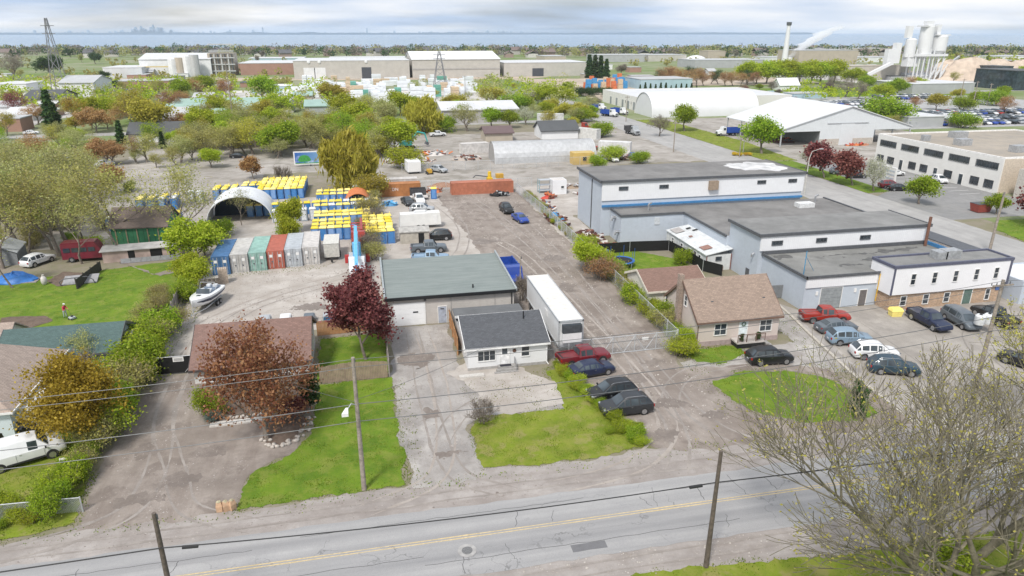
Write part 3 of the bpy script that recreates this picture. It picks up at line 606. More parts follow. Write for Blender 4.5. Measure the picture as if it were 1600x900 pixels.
# station: x, half width, underside, shoulder z, top z, half width on top
PROF = {
 'suv': dict(L=4.75, st=[(-2.37,.76,.42,.80,.84,.62),(-2.30,.89,.30,.98,1.02,.74),(-2.22,.92,.27,1.05,1.10,.76),(-1.72,.93,.26,1.07,1.60,.62),(-.9,.94,.25,1.04,1.70,.65),(-.1,.94,.25,1.01,1.71,.65),(.42,.94,.25,1.0,1.64,.63),(1.22,.93,.25,.99,1.05,.76),(1.75,.91,.26,.93,1.00,.70),(2.15,.87,.27,.85,.91,.62),(2.32,.78,.32,.70,.76,.55),(2.38,.66,.40,.58,.60,.5)], cab=(2,3,6,7), wb=(-1.40,1.42), wr=.36),
 'sedan': dict(L=4.7, st=[(-2.35,.74,.40,.74,.80,.6),(-2.26,.86,.28,.92,.99,.68),(-1.72,.90,.24,.97,1.05,.70),(-1.15,.91,.22,.97,1.36,.60),(-.55,.91,.22,.95,1.44,.60),(.1,.91,.22,.92,1.44,.60),(.42,.91,.22,.91,1.40,.60),(1.15,.90,.22,.89,.95,.72),(1.75,.88,.23,.82,.90,.66),(2.15,.84,.24,.74,.80,.6),(2.30,.74,.28,.62,.66,.52),(2.36,.62,.36,.52,.54,.46)], cab=(2,3,6,7), wb=(-1.38,1.40), wr=.33),
 'pickup': dict(L=5.6, st=[(-2.80,.86,.50,.98,1.0,.84),(-2.74,.93,.42,1.08,1.10,.88),(-.88,.95,.36,1.10,1.12,.88),(-.80,.95,.36,1.12,1.14,.78),(-.68,.95,.36,1.12,1.78,.68),(-.1,.95,.36,1.10,1.84,.68),(.72,.95,.36,1.08,1.78,.67),(1.25,.94,.36,1.07,1.13,.78),(2.2,.92,.38,1.02,1.10,.74),(2.62,.88,.40,.92,1.00,.7),(2.76,.82,.46,.74,.78,.62)], cab=(3,4,6,7), wb=(-1.72,1.75), wr=.41),
 'van': dict(L=5.6, st=[(-2.8,.94,.45,1.1,1.14,.86),(-2.76,.98,.38,1.25,2.02,.80),(-1.5,1.0,.34,1.22,2.12,.80),(.2,1.0,.34,1.2,2.13,.80),(.95,1.0,.34,1.18,2.05,.78),(1.62,.98,.34,1.15,1.22,.84),(2.2,.95,.36,1.04,1.12,.78),(2.6,.9,.40,.92,.98,.7),(2.76,.8,.48,.72,.76,.6)], cab=(0,1,4,5), wb=(-1.75,1.72), wr=.38),
 'minivan': dict(L=5.1, st=[(-2.55,.84,.40,.90,.94,.74),(-2.46,.95,.28,1.08,1.12,.8),(-2.25,.97,.26,1.10,1.64,.70),(-1.2,.98,.24,1.07,1.74,.71),(.1,.98,.24,1.03,1.74,.70),(.75,.97,.24,1.0,1.64,.68),(1.55,.95,.24,.96,1.02,.78),(2.1,.92,.26,.86,.94,.7),(2.42,.82,.32,.7,.75,.58),(2.52,.68,.38,.58,.6,.5)], cab=(1,2,5,6), wb=(-1.5,1.55), wr=.35)}
def car_body(kind):
    P = PROF[kind]; rings = []
    for (x, hw, zb, zs, zt, ht) in P['st']:
        zm = zb+(zs-zb)*.45
        half = [(hw*.88, zb), (hw*.985, zb+.10), (hw, zm), (hw*.97, zs-.03), (hw*.94, zs), (ht+(hw*.94-ht)*.08, zt-(zt-zs)*.10), (ht*.93, zt), (ht*.5, zt+.022)]
        rings.append([(x, y, z) for y, z in half]+[(x, -y, z) for y, z in reversed(half)])
    return MB().loft(rings)
def car(kind, col, label, p_rear, p_front, cat=None, group=None, far_side=True, bed=None, rails=False, name=None, scale=1):
    """p_rear, p_front: ground under the wheels on the side towards the camera"""
    a, b2 = Vector(p_rear[:2]), Vector(p_front[:2]); d = (b2-a).normalized(); rz = math.atan2(d.y, d.x); n = Vector((-d.y, d.x))
    P = PROF[kind]; mid = (a+b2)/2; mid -= d*(sum(P['wb'])/2)
    if far_side:
        if n.dot(mid) < 0: n = -n
        mid += n*.85
    cat = cat or {'suv': 'car', 'sedan': 'car', 'pickup': 'pickup truck', 'van': 'van', 'minivan': 'van'}[kind]
    t = thing(name or {'suv': 'parked_suv', 'sedan': 'parked_car', 'pickup': 'pickup_truck', 'van': 'cargo_van', 'minivan': 'minivan'}[kind], label, cat, (mid.x, mid.y, .03), rz, group); t.scale = (scale,)*3
    car_body(kind).build('body', col, t, 38)
    st = P['st']; c0, c1, c2, c3 = P['cab']; e = .012
    def strip(i, j, k=.90, lo=.12, m=.06):                       # front or rear screen between two stations
        (x0, h0, _, s0, t0, w0), (x1, h1, _, s1, t1, w1) = st[i], st[j]; mb = MB(); q = []
        for u in (m, .5, 1-m):
            x = x0+(x1-x0)*u; z = t0+(t1-t0)*u; wd = (w0+(w1-w0)*u)*k; s = 1 if x1 > x0 else -1
            dn = Vector((-(t1-t0), 0, (x1-x0))).normalized()*e*2.2
            if dn.z < 0: dn = -dn
            q.append([(x+dn.x, -wd, z+dn.z), (x+dn.x, -wd*.5, z+.02+dn.z), (x+dn.x, wd*.5, z+.02+dn.z), (x+dn.x, wd, z+dn.z)])
        return mb.loft(q, False, False)
    strip(c2, c3).build('windshield', CGLASS, t)
    if kind != 'van': strip(c1, c0).build('rear_window', CGLASS, t)
    else:
        for s in (-1, 1): MB().box(-2.815,-2.80,s*.42-.3,s*.42+.3,1.35,1.85).build('rear_window', CGLASS, t)
    rngs = list(range(c0, c3)) if kind != 'van' else [c3-2]
    for s in (1, -1):
        for i in rngs:
            (x0, h0, _, s0, t0, w0), (x1, h1, _, s1, t1, w1) = st[i], st[i+1]
            m0, m1 = .06/max(x1-x0, .2), .06/max(x1-x0, .2); q = []
            for u in (m0, 1-m1):
                x = x0+(x1-x0)*u; hs = (h0+(h1-h0)*u)*.94; zs = s0+(s1-s0)*u; zt = t0+(t1-t0)*u; wt = w0+(w1-w0)*u
                wt2 = wt+(hs-wt)*.08; ztt = zt-(zt-zs)*.10
                q.append([(x, s*(hs+(wt2-hs)*v+e), zs+(ztt-zs)*v) for v in (.08, .93)])
            if q[0][1][2]-q[0][0][2] < .05 and q[1][1][2]-q[1][0][2] < .05: continue
            vs = [q[0][0], q[1][0], q[1][1], q[0][1]]
            MB().add(vs, [(0,1,2,3) if s < 0 else (3,2,1,0)]).build('side_window', CGLASS, t)
    hb = max(q[1] for q in st)
    for x in P['wb']:
        for s in (1, -1):
            r = P['wr']; y0, y1 = s*(hb-.22), s*(hb+.012)
            MB().path([(x, s*(hb-.25), r+.03), (x, s*(hb+.004), r+.03)], r*1.13, 18).build('wheel_arch', TRIM, t, 30)
            wl = MB().path([(x, y0, r), (x, y1, r)], r, 18).build('wheel', TYRE, t, 30)
            rm = MB(); rm.path([(x, y1, r), (x, y1+s*.012, r)], r*.66, 14)
            rm.build('rim', RIM, wl, 30)
    xf, xr = st[-1], st[0]; fz = st[-3][3]-.06; rz_ = st[1][3]-.14
    for s in (1, -1):
        hw = st[-3][1]; MB().obox((st[-3][0]+.07, s*(hw*.80), fz), (.2, hw*.30, .10), (0, .25, -s*.35)).build('headlight', LAMP, t)
        hw = st[1][1]; MB().obox((st[1][0]-.02, s*(hw*.86), rz_), (.12, hw*.24, .22 if kind in ('suv', 'pickup', 'minivan', 'van') else .14)).build('taillight', TAIL, t)
        cx_ = st[c3][0]-.22; MB().obox((cx_, s*(hb+.09), st[c3][3]+.10), (.12, .2, .13)).build('mirror', col if kind != 'van' else TRIM, t)
    for s in (1, -1):
        MB().box(P['wb'][0]+P['wr']*1.2, P['wb'][1]-P['wr']*1.2, s*(hb-.02)-.03, s*(hb-.02)+.03, st[c1][2], st[c1][2]+.16).build('sill_trim', TRIM, t)
        for xd in (st[c3][0]-.35, (st[c0][0]+st[c3][0])/2): MB().box(xd-.008, xd+.008, s*hb-.005, s*hb+.005, st[c1][2]+.2, st[c1][3]-.06).build('door_seam', TRIM, t)
        MB().obox(((st[c0][0]+st[c3][0])/2+.28, s*(hb+.012), st[c1][3]-.16), (.16,.03,.035)).build('door_handle', CHROME, t)
    MB().obox((st[-2][0]+.035, 0, (st[-2][2]+st[-2][3])/2+.02), (.08, st[-2][1]*1.1, .16)).build('grille', TRIM, t)
    MB().obox((st[0][0]-.012, 0, .62), (.02, .32, .15)).build('number_plate', PLATE, t)
    if rails:
        for s in (1, -1): MB().path([(-1.65, s*.58, 1.60), (-1.4, s*.58, 1.74), (.1, s*.58, 1.76), (.35, s*.58, 1.66)], .022, 5).build('roof_rail', CHROME, t)
    if bed:
        MB().box(-2.66, -.90, -.74, .74, 1.10, 1.125).build('bed_cover' if bed != 'open' else 'bed_liner', M('bed_cover_grey', (.12,.125,.13), .8) if bed != 'open' else TRIM, t)
        for s in (1, -1): MB().box(-2.72, -.86, s*.84-.07, s*.84+.07, 1.08, 1.19).build('bed_rail', col, t)
        MB().box(-2.80, -2.70, -.82, .82, .72, 1.19).build('tailgate', col, t)
        MB().box(-2.93, -2.80, -.85, .85, .50, .66).build('bumper', CHROME, t)
    return t
BLACK = paint('black', (.008,.009,.011)); CHAR = paint('charcoal', (.026,.029,.034)); NAVY = paint('navy', (.010,.018,.055)); RED = paint('red', (.33,.028,.018)); DKRED = paint('dark_red', (.17,.014,.022))
WHITE = paint('white', (.72,.73,.74)); SILVER = paint('silver', (.38,.40,.42)); BLUEGREY = paint('blue_grey', (.20,.28,.36)); SLATE = paint('slate', (.11,.13,.15)); TEAL = paint('dark_teal', (.02,.05,.075)); BLUE = paint('blue', (.02,.06,.32))
# row beside the dirt lane
car('pickup', DKRED, 'dark red pickup with black open bed beside the gate post', g(884,577), g(949,567), bed='open')
car('sedan', NAVY, 'dark blue sedan parked beside the dark red pickup', g(908,594), g(952,586))
car('suv', BLACK, 'black SUV between the blue sedan and the charcoal SUV', g(990,623), g(932,633), rails=True)
car('suv', CHAR, 'charcoal SUV with silver rims, nearest the road', g(1008,648), g(957,654), rails=True)
car('suv', BLACK, 'black SUV parked before the beige house steps', g(1186,573), g(1229,570))
# parking lot
car('pickup', RED, 'bright red pickup with grey bed cover in the parking lot', g(1265,506), g(1320,506), bed='cover')
car('sedan', SLATE, 'slate grey sedan beside the bright red pickup', g(1287,524), g(1337,520))
car('suv', BLUEGREY, 'pale blue grey crossover between grey sedan and white SUV', g(1309,541), g(1354,541))
car('suv', WHITE, 'white SUV with roof rails in the parking lot', g(1343,563), g(1398,564), rails=True)
car('suv', TEAL, 'dark blue SUV nearest the road in the parking lot', g(1374,586), g(1424,590), rails=True)
car('pickup', NAVY, 'dark blue pickup parked facing out before the brick wall', g(1422,499), g(1459,519), bed='cover')
car('minivan', SLATE, 'dark grey minivan beside the dark blue pickup', g(1474,498), g(1506,517))
car('pickup', BLACK, 'black pickup carrying two white tanks by the pole', g(1560,511), g(1524,494), bed='open')
car('suv', BLACK, 'black car at the right edge of the parking lot', g(1612,582), g(1576,570))
# left neighbour
car('van', WHITE, 'white cargo van parked by the golden tree', g(4,739), g(82,716))
car('suv', BLACK, 'black SUV half hidden beside the pale blue house', g(-12,697), g(50,684))
# rear yard
car('suv', SILVER, 'silver SUV at the back of the rear yard', g(645,333), g(672,333))
car('suv', BLACK, 'black SUV beside the white caravan in the rear yard', g(697,376), g(671,377))
car('pickup', SLATE, 'grey pickup facing right behind the garage', g(652,397), g(690,395), bed='open')
car('pickup', paint('pale_blue', (.22,.33,.45)), 'pale blue pickup mostly hidden by the garage roof', g(652,413), g(694,412), bed='open')
car('suv', BLACK, 'black SUV parked along the scrap yard fence', g(786,327), g(797,336), far_side=False)
car('sedan', BLUE, 'bright blue car by the scrap yard fence', g(808,343), g(818,349), far_side=False)
car('suv', SILVER, 'silver minivan alone on the back lane', g(680,268), g(692,270), far_side=False)
car('sedan', CHAR, 'dark car on the flatbed row by the orange container', g(634,317), g(641,322), far_side=False)
car('pickup', WHITE, 'white pickup beside the dark car by the orange container', g(652,312), g(658,321), far_side=False, bed='open')
car('sedan', SILVER, 'silver car first in the row by the yellow shed', g(933,248), g(945,256), far_side=False)
car('suv', WHITE, 'white car second in the row by the yellow shed', g(953,248), g(965,256), far_side=False)
car('suv', BLUE, 'blue SUV last in the row by the yellow shed', g(983,245), g(996,253), far_side=False)
car('sedan', WHITE, 'white car parked at the office front, far door', g(1392,276), g(1412,275))
car('suv', WHITE, 'white SUV parked at the office front, middle door', g(1452,282), g(1470,288))
car('sedan', BLACK, 'black sedan parked before the white office sign', g(1390,299), g(1424,299))
car('suv', DKRED, 'dark red car beside the black sedan by the office sign', g(1386,295), g(1400,295))
car('suv', SLATE, 'grey SUV half behind the red leaved street trees', g(1303,273), g(1322,274))
car('sedan', BLACK, 'black car behind the blossom tree', g(1330,279), g(1350,279))
car('pickup', WHITE, 'white pickup in the cluttered back yard far off', g(676,214), g(694,213), bed='open')
car('suv', WHITE, 'white passenger van by the maroon bus', g(52,419), g(84,408))
car('suv', WHITE, 'white car in the lot behind the bare trees', g(155,262), g(180,258))
car('suv', BLACK, 'black car in the lot behind the bare trees', g(152,245), g(170,243))
car('sedan', BLACK, 'black car on the far left lot by the billboard', g(362,248), g(384,247))
car('sedan', WHITE, 'white car on the left street', g(40,211), g(58,210))
for i, (x, y) in enumerate(((1480,504), (0,0))): pass
for i, d in enumerate((-.45, .45)):
    p = g(1541, 506, 1.2); tk = thing('water_tank', 'white plastic tank in the black pickup bed, '+('left one' if i == 0 else 'right one'), 'tank', (p.x+d*1.3-.2, p.y+.2, 1.15))
    MB().path([(0,0,0),(0,0,.1),(0,0,1.0),(0,0,1.15)], [.5,.54,.54,.4], 14).build('vessel', M('white_tank', (.6,.62,.63), .5), tk, 40)
    MB().path([(0,0,1.15),(0,0,1.24)], .16, 10).build('cap', TRIM, tk, 40)
# little far cars: one mesh each
def small_car_mesh(nm, col, kind):
    mb = car_body(kind); me = mb.mesh(nm, 38); me.materials.append(col); me.materials.append(CGLASS); me.materials.append(TYRE)
    P = PROF[kind]; st = P['st']; c0, c1, c2, c3 = P['cab']; n = 16
    for i, p in enumerate(me.polygons):
        ring, k = divmod(i, n)
        if ring < len(st)-1 and c0 <= ring < c3 and (k in (4, 10) or (k in (5, 6, 7, 8, 9) and ring in (c0, c3-1))): p.material_index = 1
    bm = bmesh.new(); bm.from_mesh(me); w_ = MB()
    for x in P['wb']:
        for s in (1, -1): w_.path([(x, s*.72, P['wr']), (x, s*.97, P['wr'])], P['wr'], 8)
    nv = [bm.verts.new(v) for v in w_.v]
    for f in w_.f:
        q = bm.faces.new([nv[i] for i in f]); q.material_index = 2
    bm.to_mesh(me); bm.free(); return me
SMALL = [(c, k, small_car_mesh('parked_car', m, k)) for c, m in (('white', WHITE), ('black', BLACK), ('silver', SILVER), ('grey', SLATE), ('blue', BLUE), ('red', RED)) for k in ('sedan', 'suv')]
rg = random.Random(9)
def lot_row(x0, y0, dx, dy, n, where, group, rz, skip=.12):
    for i in range(n):
        if rg.random() < skip: continue
        c, k, me = rg.choices(SMALL, [5,5,4,4,3,3,3,3,2,2,1,1])[0]
        o = put('parked_car', me, None, (x0+dx*i+rg.uniform(-.15,.15), y0+dy*i+rg.uniform(-.3,.3), .03), rz+(math.pi if rg.random() < .4 else 0))
        tag(o, 'small distant %s %s %s' % (c, 'SUV' if k == 'suv' else 'sedan', where), 'car', group)
for j, y in enumerate((222, 233, 239, 250, 256)): lot_row(205+j*3, y, 2.75, 0, 26, 'parked in the far car lot', 'cars parked in the far lot', R(90))
for j, y in enumerate((285, 298, 304)): lot_row(196+j*5, y, 2.75, 0, 16, 'parked behind the open shed', 'cars parked behind the open shed', R(90))
for j, y in enumerate((318, 330)): lot_row(262+j*3, y, 2.8, 0, 14, 'by the far low grey building', 'cars by the far low grey building', R(90))
lot_row(-4, 640, 4.6, .5, 22, 'along the long beige warehouse', 'cars along the long beige warehouse', R(0), .3)
# ---------------------------------------------------------------- buildings
WINGLASS = glassy('window_glass', (.035,.045,.055)); FRAMEW = M('white_window_frame', (.72,.72,.71), .5, 0, 5, .06)
def window(parent, face, c, z, wd, ht, at_, nx=2, ny=1, frame=None, name='window', bar=.05, glass=None):
    """window on a wall: face -y/+y/-x/+x, c centre along the wall, at_ wall plane coordinate; frame with panes as children"""
    frame = frame or FRAMEW; s = -1 if face[0] == '-' else 1
    def bx(mb, a0, a1, z0, z1, d0, d1):
        lo, hi = sorted((at_+s*d0, at_+s*d1))
        return mb.box(a0, a1, lo, hi, z0, z1) if face[1] == 'y' else mb.box(lo, hi, a0, a1, z0, z1)
    f = MB(); t = .07
    bx(f, c-wd/2-t, c-wd/2, z-t, z+ht+t, -.02, .07); bx(f, c+wd/2, c+wd/2+t, z-t, z+ht+t, -.02, .07)
    bx(f, c-wd/2, c+wd/2, z+ht, z+ht+t, -.02, .07); bx(f, c-wd/2, c+wd/2, z-t, z, -.02, .10)
    for i in range(1, nx): x = c-wd/2+wd*i/nx; bx(f, x-bar/2, x+bar/2, z, z+ht, -.02, .05)
    for j in range(1, ny): q = z+ht*j/ny; bx(f, c-wd/2, c+wd/2, q-bar/2, q+bar/2, -.02, .048)
    o = f.build(name, frame, parent)
    for i in range(nx):
        for j in range(ny):
            m = MB(); bx(m, c-wd/2+wd*i/nx+bar/2, c-wd/2+wd*(i+1)/nx-bar/2, z+ht*j/ny+bar/2, z+ht*(j+1)/ny-bar/2, -.01, .02)
            m.build('pane', glass or WINGLASS, o)
    return o
def door(parent, face, c, z, wd, ht, at_, mat, glass=None, panels=0):
    s = -1 if face[0] == '-' else 1
    def bx(mb, a0, a1, z0, z1, d0, d1):
        lo, hi = sorted((at_+s*d0, at_+s*d1))
        return mb.box(a0, a1, lo, hi, z0, z1) if face[1] == 'y' else mb.box(lo, hi, a0, a1, z0, z1)
    f = MB(); t = .07; bx(f, c-wd/2-t, c-wd/2, z, z+ht+t, -.02, .08); bx(f, c+wd/2, c+wd/2+t, z, z+ht+t, -.02, .08); bx(f, c-wd/2, c+wd/2, z+ht, z+ht+t, -.02, .08)
    m = MB(); bx(m, c-wd/2, c+wd/2, z, z+ht, -.01, .035)
    d = m.build('door', mat, parent); f.build('door_frame', FRAMEW, d)
    if panels:
        for i in range(panels):
            m = MB(); bx(m, c-wd/2+.03, c+wd/2-.03, z+ht*i/panels+.025, z+ht*(i+1)/panels-.025, .03, .06); m.build('door_panel', mat, d)
    else:
        m = MB(); bx(m, c+wd*.32, c+wd*.42, z+.95, z+1.02, .035, .09); m.build('handle', CHROME, d)
    if glass: m = MB(); bx(m, c-wd*.3, c+wd*.3, z+ht*.55, z+ht*.9, .03, .045); m.build('pane', WINGLASS, d)
    return d
def gable(parent, x0, x1, y0, y1, ze, zr, axis, wall, roof, oh=.35, th=.14, trim=None, ridge=None, name='roof', ze2=None):
    """walls with gable ends and a two-slope roof; axis = direction of the ridge"""
    if axis == 'x': a0, a1, b0, b1 = x0, x1, y0, y1
    else: a0, a1, b0, b1 = y0, y1, x0, x1
    mid = (b0+b1)/2 if ridge is None else ridge; ze2 = ze if ze2 is None else ze2
    MB().vprism([(b0, 0), (b1, 0), (b1, ze2), (mid, zr), (b0, ze)], a0, a1, axis).build('wall', wall, parent)
    for s, (e, zz_) in ((0, (b0, ze)), (1, (b1, ze2))):
        k = (zr-zz_)/(mid-e); o = e+math.copysign(oh, e-mid); zo = zz_+k*(o-e)
        pr = [(o, zo+.02), (mid, zr+.02), (mid, zr+.02+th), (o, zo+.02+th)]
        MB().vprism(pr if s == 0 else pr[::-1], a0-oh, a1+oh, axis).build(name, roof, parent)
        if trim:
            g_ = MB(); lo, hi = sorted((o, o+math.copysign(.09, e-mid)))
            if axis == 'x': g_.box(a0-oh, a1+oh, lo, hi, zo-.08, zo+.14)
            else: g_.box(lo, hi, a0-oh, a1+oh, zo-.08, zo+.14)
            g_.build('gutter', trim, parent)
            for q in (a0-oh-.03, a1+oh-.02):
                pb = [(o, zo-.12), (mid, zr-.12), (mid, zr+.05+th), (o, zo+.05+th)]
                MB().vprism(pb if s == 0 else pb[::-1], q, q+.05, axis).build('fascia_board', trim, parent)
def flat(parent, x0, x1, y0, y1, h, wall, roofm, par=.25, pt=.22, cap=None, base=0):
    MB().box(x0, x1, y0, y1, base, h).build('wall', wall, parent)
    MB().box(x0+pt, x1-pt, y0+pt, y1-pt, h, h+.03).build('roof', roofm, parent)
    m = MB(); m.box(x0, x1, y0, y0+pt, h+.002, h+par); m.box(x0, x1, y1-pt, y1, h+.002, h+par); m.box(x0, x0+pt, y0+pt, y1-pt, h+.002, h+par); m.box(x1-pt, x1, y0+pt, y1-pt, h+.002, h+par)
    m.build('parapet', cap or wall, parent)
WHITESIDE = lined('white_clapboard', (.76,.77,.78), 2, .13, .5, .6, .03, dark=.86)
CREAM = lined('cream_stucco_siding', (.62,.59,.53), 2, .16, .3, .8, .05, dark=.9)
PINKSIDE = lined('beige_pink_siding', (.60,.52,.48), 2, .14, .4, .7, .04, dark=.87)
GREYBLOCK = lined('pale_painted_block', (.50,.475,.45), 2, .2, .35, .85, .08, dark=.86)
BLUEGREYWALL = lined('blue_grey_painted_block', (.47,.52,.585), 2, .2, .25, .8, .05, dark=.93)
WHITEMETAL = lined('white_ribbed_metal', (.74,.75,.77), 0, .30, .3, .5, .04, dark=.9)
WHITEMETALY = lined('white_ribbed_metal_side', (.74,.75,.77), 1, .30, .3, .5, .04, dark=.9)
def roofgrey(name, c): return groundm(name, scl(c, .85), scl(c, 1.15), scl(c, .6), .12, .35, 8, .2)
TAR = roofgrey('tar_gravel_roof', (.245,.245,.24)); DKTRIM = M('dark_grey_flashing', (.09,.095,.105), .6); BLACKTRIM = M('black_fascia', (.012,.013,.015), .5)
BLUETRIM = M('blue_flashing', (.05,.19,.40), .6)
# --- main garage: pale block walls and grey-green membrane roof
t = thing('garage_building', 'long pale block garage with flat grey green roof and black fascia', 'garage', (1.4, 75.6, 0)); W_, D_ = 14.9, 13.0
MB().box(0, W_, 0, D_, 0, 3.5).build('wall', GREYBLOCK, t)
GREENROOF, nt, b = newmat('grey_green_membrane'); v = pos(nt); mp = nt.new('ShaderNodeMapping', {'Vector': v, 'Scale': (.25, 2.2, 1)})
c = nt.ramp(nt.noise(mp.outputs[0], 1.2, 5, .6), .3, (.165,.195,.188), .7, (.23,.258,.248)); co = nt.new('ShaderNodeSeparateXYZ', {0: v}).outputs[1]
c = nt.mix(nt.ramp(nt.noise(v, .3, 6, .65), .5, 0.0, .75, .5), c, (.15,.175,.17)); nt.l.new(c, b.inputs['Base Color']); b.inputs['Roughness'].default_value = .85
MB().add([(-.15,-.3,3.62),(W_+.1,-.3,3.62),(W_+.1,D_+.1,4.05),(-.15,D_+.1,4.05),(-.15,-.3,3.5),(W_+.1,-.3,3.5),(W_+.1,D_+.1,3.5),(-.15,D_+.1,3.5)], [(0,1,2,3),(7,6,5,4),(4,5,1,0),(5,6,2,1),(6,7,3,2),(7,4,0,3)]).build('roof', GREENROOF, t)
MB().box(-.25, W_+.2, -.44, -.30, 3.28, 3.66).build('fascia', BLACKTRIM, t)
for x in (-.27, W_+.1): MB().add([(x,-.4,3.45),(x+.2,-.4,3.45),(x+.2,D_+.15,3.45),(x,D_+.15,3.45),(x,-.4,3.85),(x+.2,-.4,3.85),(x+.2,D_+.15,4.42),(x,D_+.15,4.42)], [(3,2,1,0),(4,5,6,7),(0,1,5,4),(1,2,6,5),(2,3,7,6),(3,0,4,7)]).build('parapet', M('grey_parapet', (.30,.33,.34), .7), t)
gd = door(t, '-y', 2.55, .02, 3.6, 2.75, 0, M('white_garage_door', (.78,.79,.80), .5, 0, 2, .03), panels=4)
MB().box(2.95, 3.55, -.085, -.055, 1.55, 1.72).build('door_window', WINGLASS, gd)
door(t, '-y', 6.35, .02, .95, 2.05, 0, M('blue_grey_steel_door', (.36,.40,.48), .5)); MB().box(6.15, 6.55, -.06, -.03, 1.72, 1.86).build('door_sign', DKTRIM, t)
MB().path([(W_-.3,-.2,3.3),(W_-.3,-.12,3.0),(W_-.3,-.12,.1)], .06, 8).build('downpipe', BLACKTRIM, t)
for x in (7.4, 12.6): MB().path([(x,-.05,3.2),(x,-.05,1.2)], .025, 6).build('conduit', M('grey_conduit', (.3,.3,.3), .5), t)
MB().path([(10.2,1.2,3.6),(10.2,1.2,4.1)], .09, 8).build('vent_pipe', BLACKTRIM, t)
MB().obox((4.4,-.12,3.05), (.3,.2,.14)).build('wall_lamp', DKTRIM, t)
# --- white bungalow
DKSH = shingle('dark_grey_shingle', (.085,.09,.10)); t = thing('white_bungalow', 'small white bungalow with dark grey shingle roof and front steps', 'house', (8.8, 62.6, 0))
gable(t, 0, 8.1, 0, 6.6, 2.55, 4.15, 'x', WHITESIDE, DKSH, .32, trim=M('white_trim', (.75,.75,.75), .5), ridge=4.3, ze2=3.2)
MB().box(-.03, 8.13, -.04, .05, 0, .32).build('foundation', M('grey_foundation', (.33,.32,.31), .9), t)
MB().box(.02, 7.2, 6.6, 9.7, 0, 2.75).build('wall', WHITESIDE, t); MB().box(-.25, 7.4, 6.5, 9.9, 2.78, 2.95).build('roof', roofgrey('dark_flat_roof', (.15,.155,.16)), t)
window(t, '-y', 1.9, 1.0, 1.75, 1.05, 0, 3, 1); window(t, '-y', 5.9, 1.15, .8, 1.05, 0, 1, 2); window(t, '-x', 2.4, 1.2, .7, 1.0, 0, 1, 2)
dd = door(t, '-y', 3.75, .45, .9, 1.95, 0, M('white_door', (.78,.78,.78), .5), glass=True)
for i, q in enumerate(((3.0,4.9,-.62,-.05,.44),(2.75,4.9,-.95,-.63,.28),(2.5,4.9,-1.25,-.96,.13))): MB().box(*q[:4], 0, q[4]).build('step', M('concrete_step', (.30,.29,.28), .9, 0, 6, .2), t)
MB().box(3.2, 4.35, -.58, -.12, .44, .46).build('door_mat', M('dark_mat', (.02,.02,.03), .95), t)
rl = MB(); [rl.path([(4.75, -.1-.5*k, .05), (4.75, -.1-.5*k, 1.2-.25*k)], .025, 6) for k in range(3)]; rl.path([(4.75,-.1,1.2),(4.75,-1.1,.7)], .03, 6); rl.build('handrail', M('grey_rail', (.25,.25,.26), .5, .4), t)
MB().path([(8.1,-.3,2.5),(8.13,-.08,2.3),(8.13,-.08,.3),(8.25,-.4,.12)], .05, 8).build('downpipe', M('white_trim', (.75,.75,.75), .5), t)
hw = MB(); hw.ell((4.75,-.06,1.85),(.2,.05,.2),10,6); hw.build('heart_wreath', M('brown_wreath', (.12,.06,.04), .9), t, 40)
MB().path([(6.4,3.2,3.4),(6.4,3.2,4.7)], .07, 8).build('vent_pipe', BLACKTRIM, t)
tag(MB().box(7.7, 10.2, 61.0, 61.55, .03, .22).build('concrete_slab', M('pale_slab', (.5,.48,.45), .9, 0, 5, .15)), 'pale concrete slab lying beside the bungalow steps', 'slab')
# --- beige house
TANSH = shingle('tan_shingle', (.27,.205,.165)); t = thing('beige_house', 'beige one and a half storey house with tan shingle roof and chimney', 'house', (33.9, 63.2, 0)); BROWNTRIM = M('brown_trim', (.16,.10,.075), .6)
gable(t, 0, 9.6, 0, 8.2, 3.0, 6.2, 'x', PINKSIDE, TANSH, .3, trim=BROWNTRIM)
MB().box(-.04, 9.64, -.05, .06, 0, .55).build('foundation', M('mauve_foundation', (.36,.29,.28), .9), t)
for x in (2.6, 8.0): window(t, '-y', x, 1.2, 1.35, 1.25, 0, 2, 2)
window(t, '-x', 3.4, 3.5, .6, 1.15, 0, 1, 2); window(t, '-x', 1.7, .35, .7, .35, 0, 1, 1)
door(t, '-y', 5.3, .75, .95, 2.05, 0, M('pale_blue_door', (.66,.73,.75), .5)); w1 = MB(); w1.path([(5.3+.22*math.cos(a*.7), -.08, 2.25+.22*math.sin(a*.7)) for a in range(10)], .05, 5); w1.build('door_wreath', M('green_wreath', (.06,.12,.07), .9), t)
MB().box(3.9, 7.2, -1.55, -.06, .58, .74).build('porch_floor', M('porch_boards', (.45,.42,.40), .8), t); MB().box(4.0, 7.1, -1.45, -.1, 0, .57).build('porch_base', BLACKTRIM, t)
rl = MB()
for x in (3.95, 5.0, 6.1, 7.15): rl.box(x-.03, x+.03, -1.52, -1.46, .74, 1.65)
for k in range(24): rl.box(3.95+k*.138, 3.97+k*.138, -1.5, -1.48, .78, 1.6)
rl.box(3.92, 7.18, -1.53, -1.45, 1.6, 1.66); rl.build('porch_railing', M('brown_railing', (.14,.09,.07), .6), t)
for i, (x, z) in enumerate(((7.5,.42),(7.8,.2))): MB().box(x-.12, x+.3, -1.5, -.2, 0, z).build('step', M('concrete_step', (.3,.29,.28), .9), t)
MB().box(-.62, -.12, 4.0, 4.7, 0, 6.9).build('chimney', brickm('brown_chimney_brick', (.25,.17,.13)), t)
for x in (2.2, 8.4): MB().box(x-.15, x+.15, 1.6, 1.9, 4.1, 4.5).build('roof_vent', DKTRIM, t)
MB().path([(-.08,-.1,2.9),(-.08,-.1,.1)], .05, 6).build('downpipe', BROWNTRIM, t)
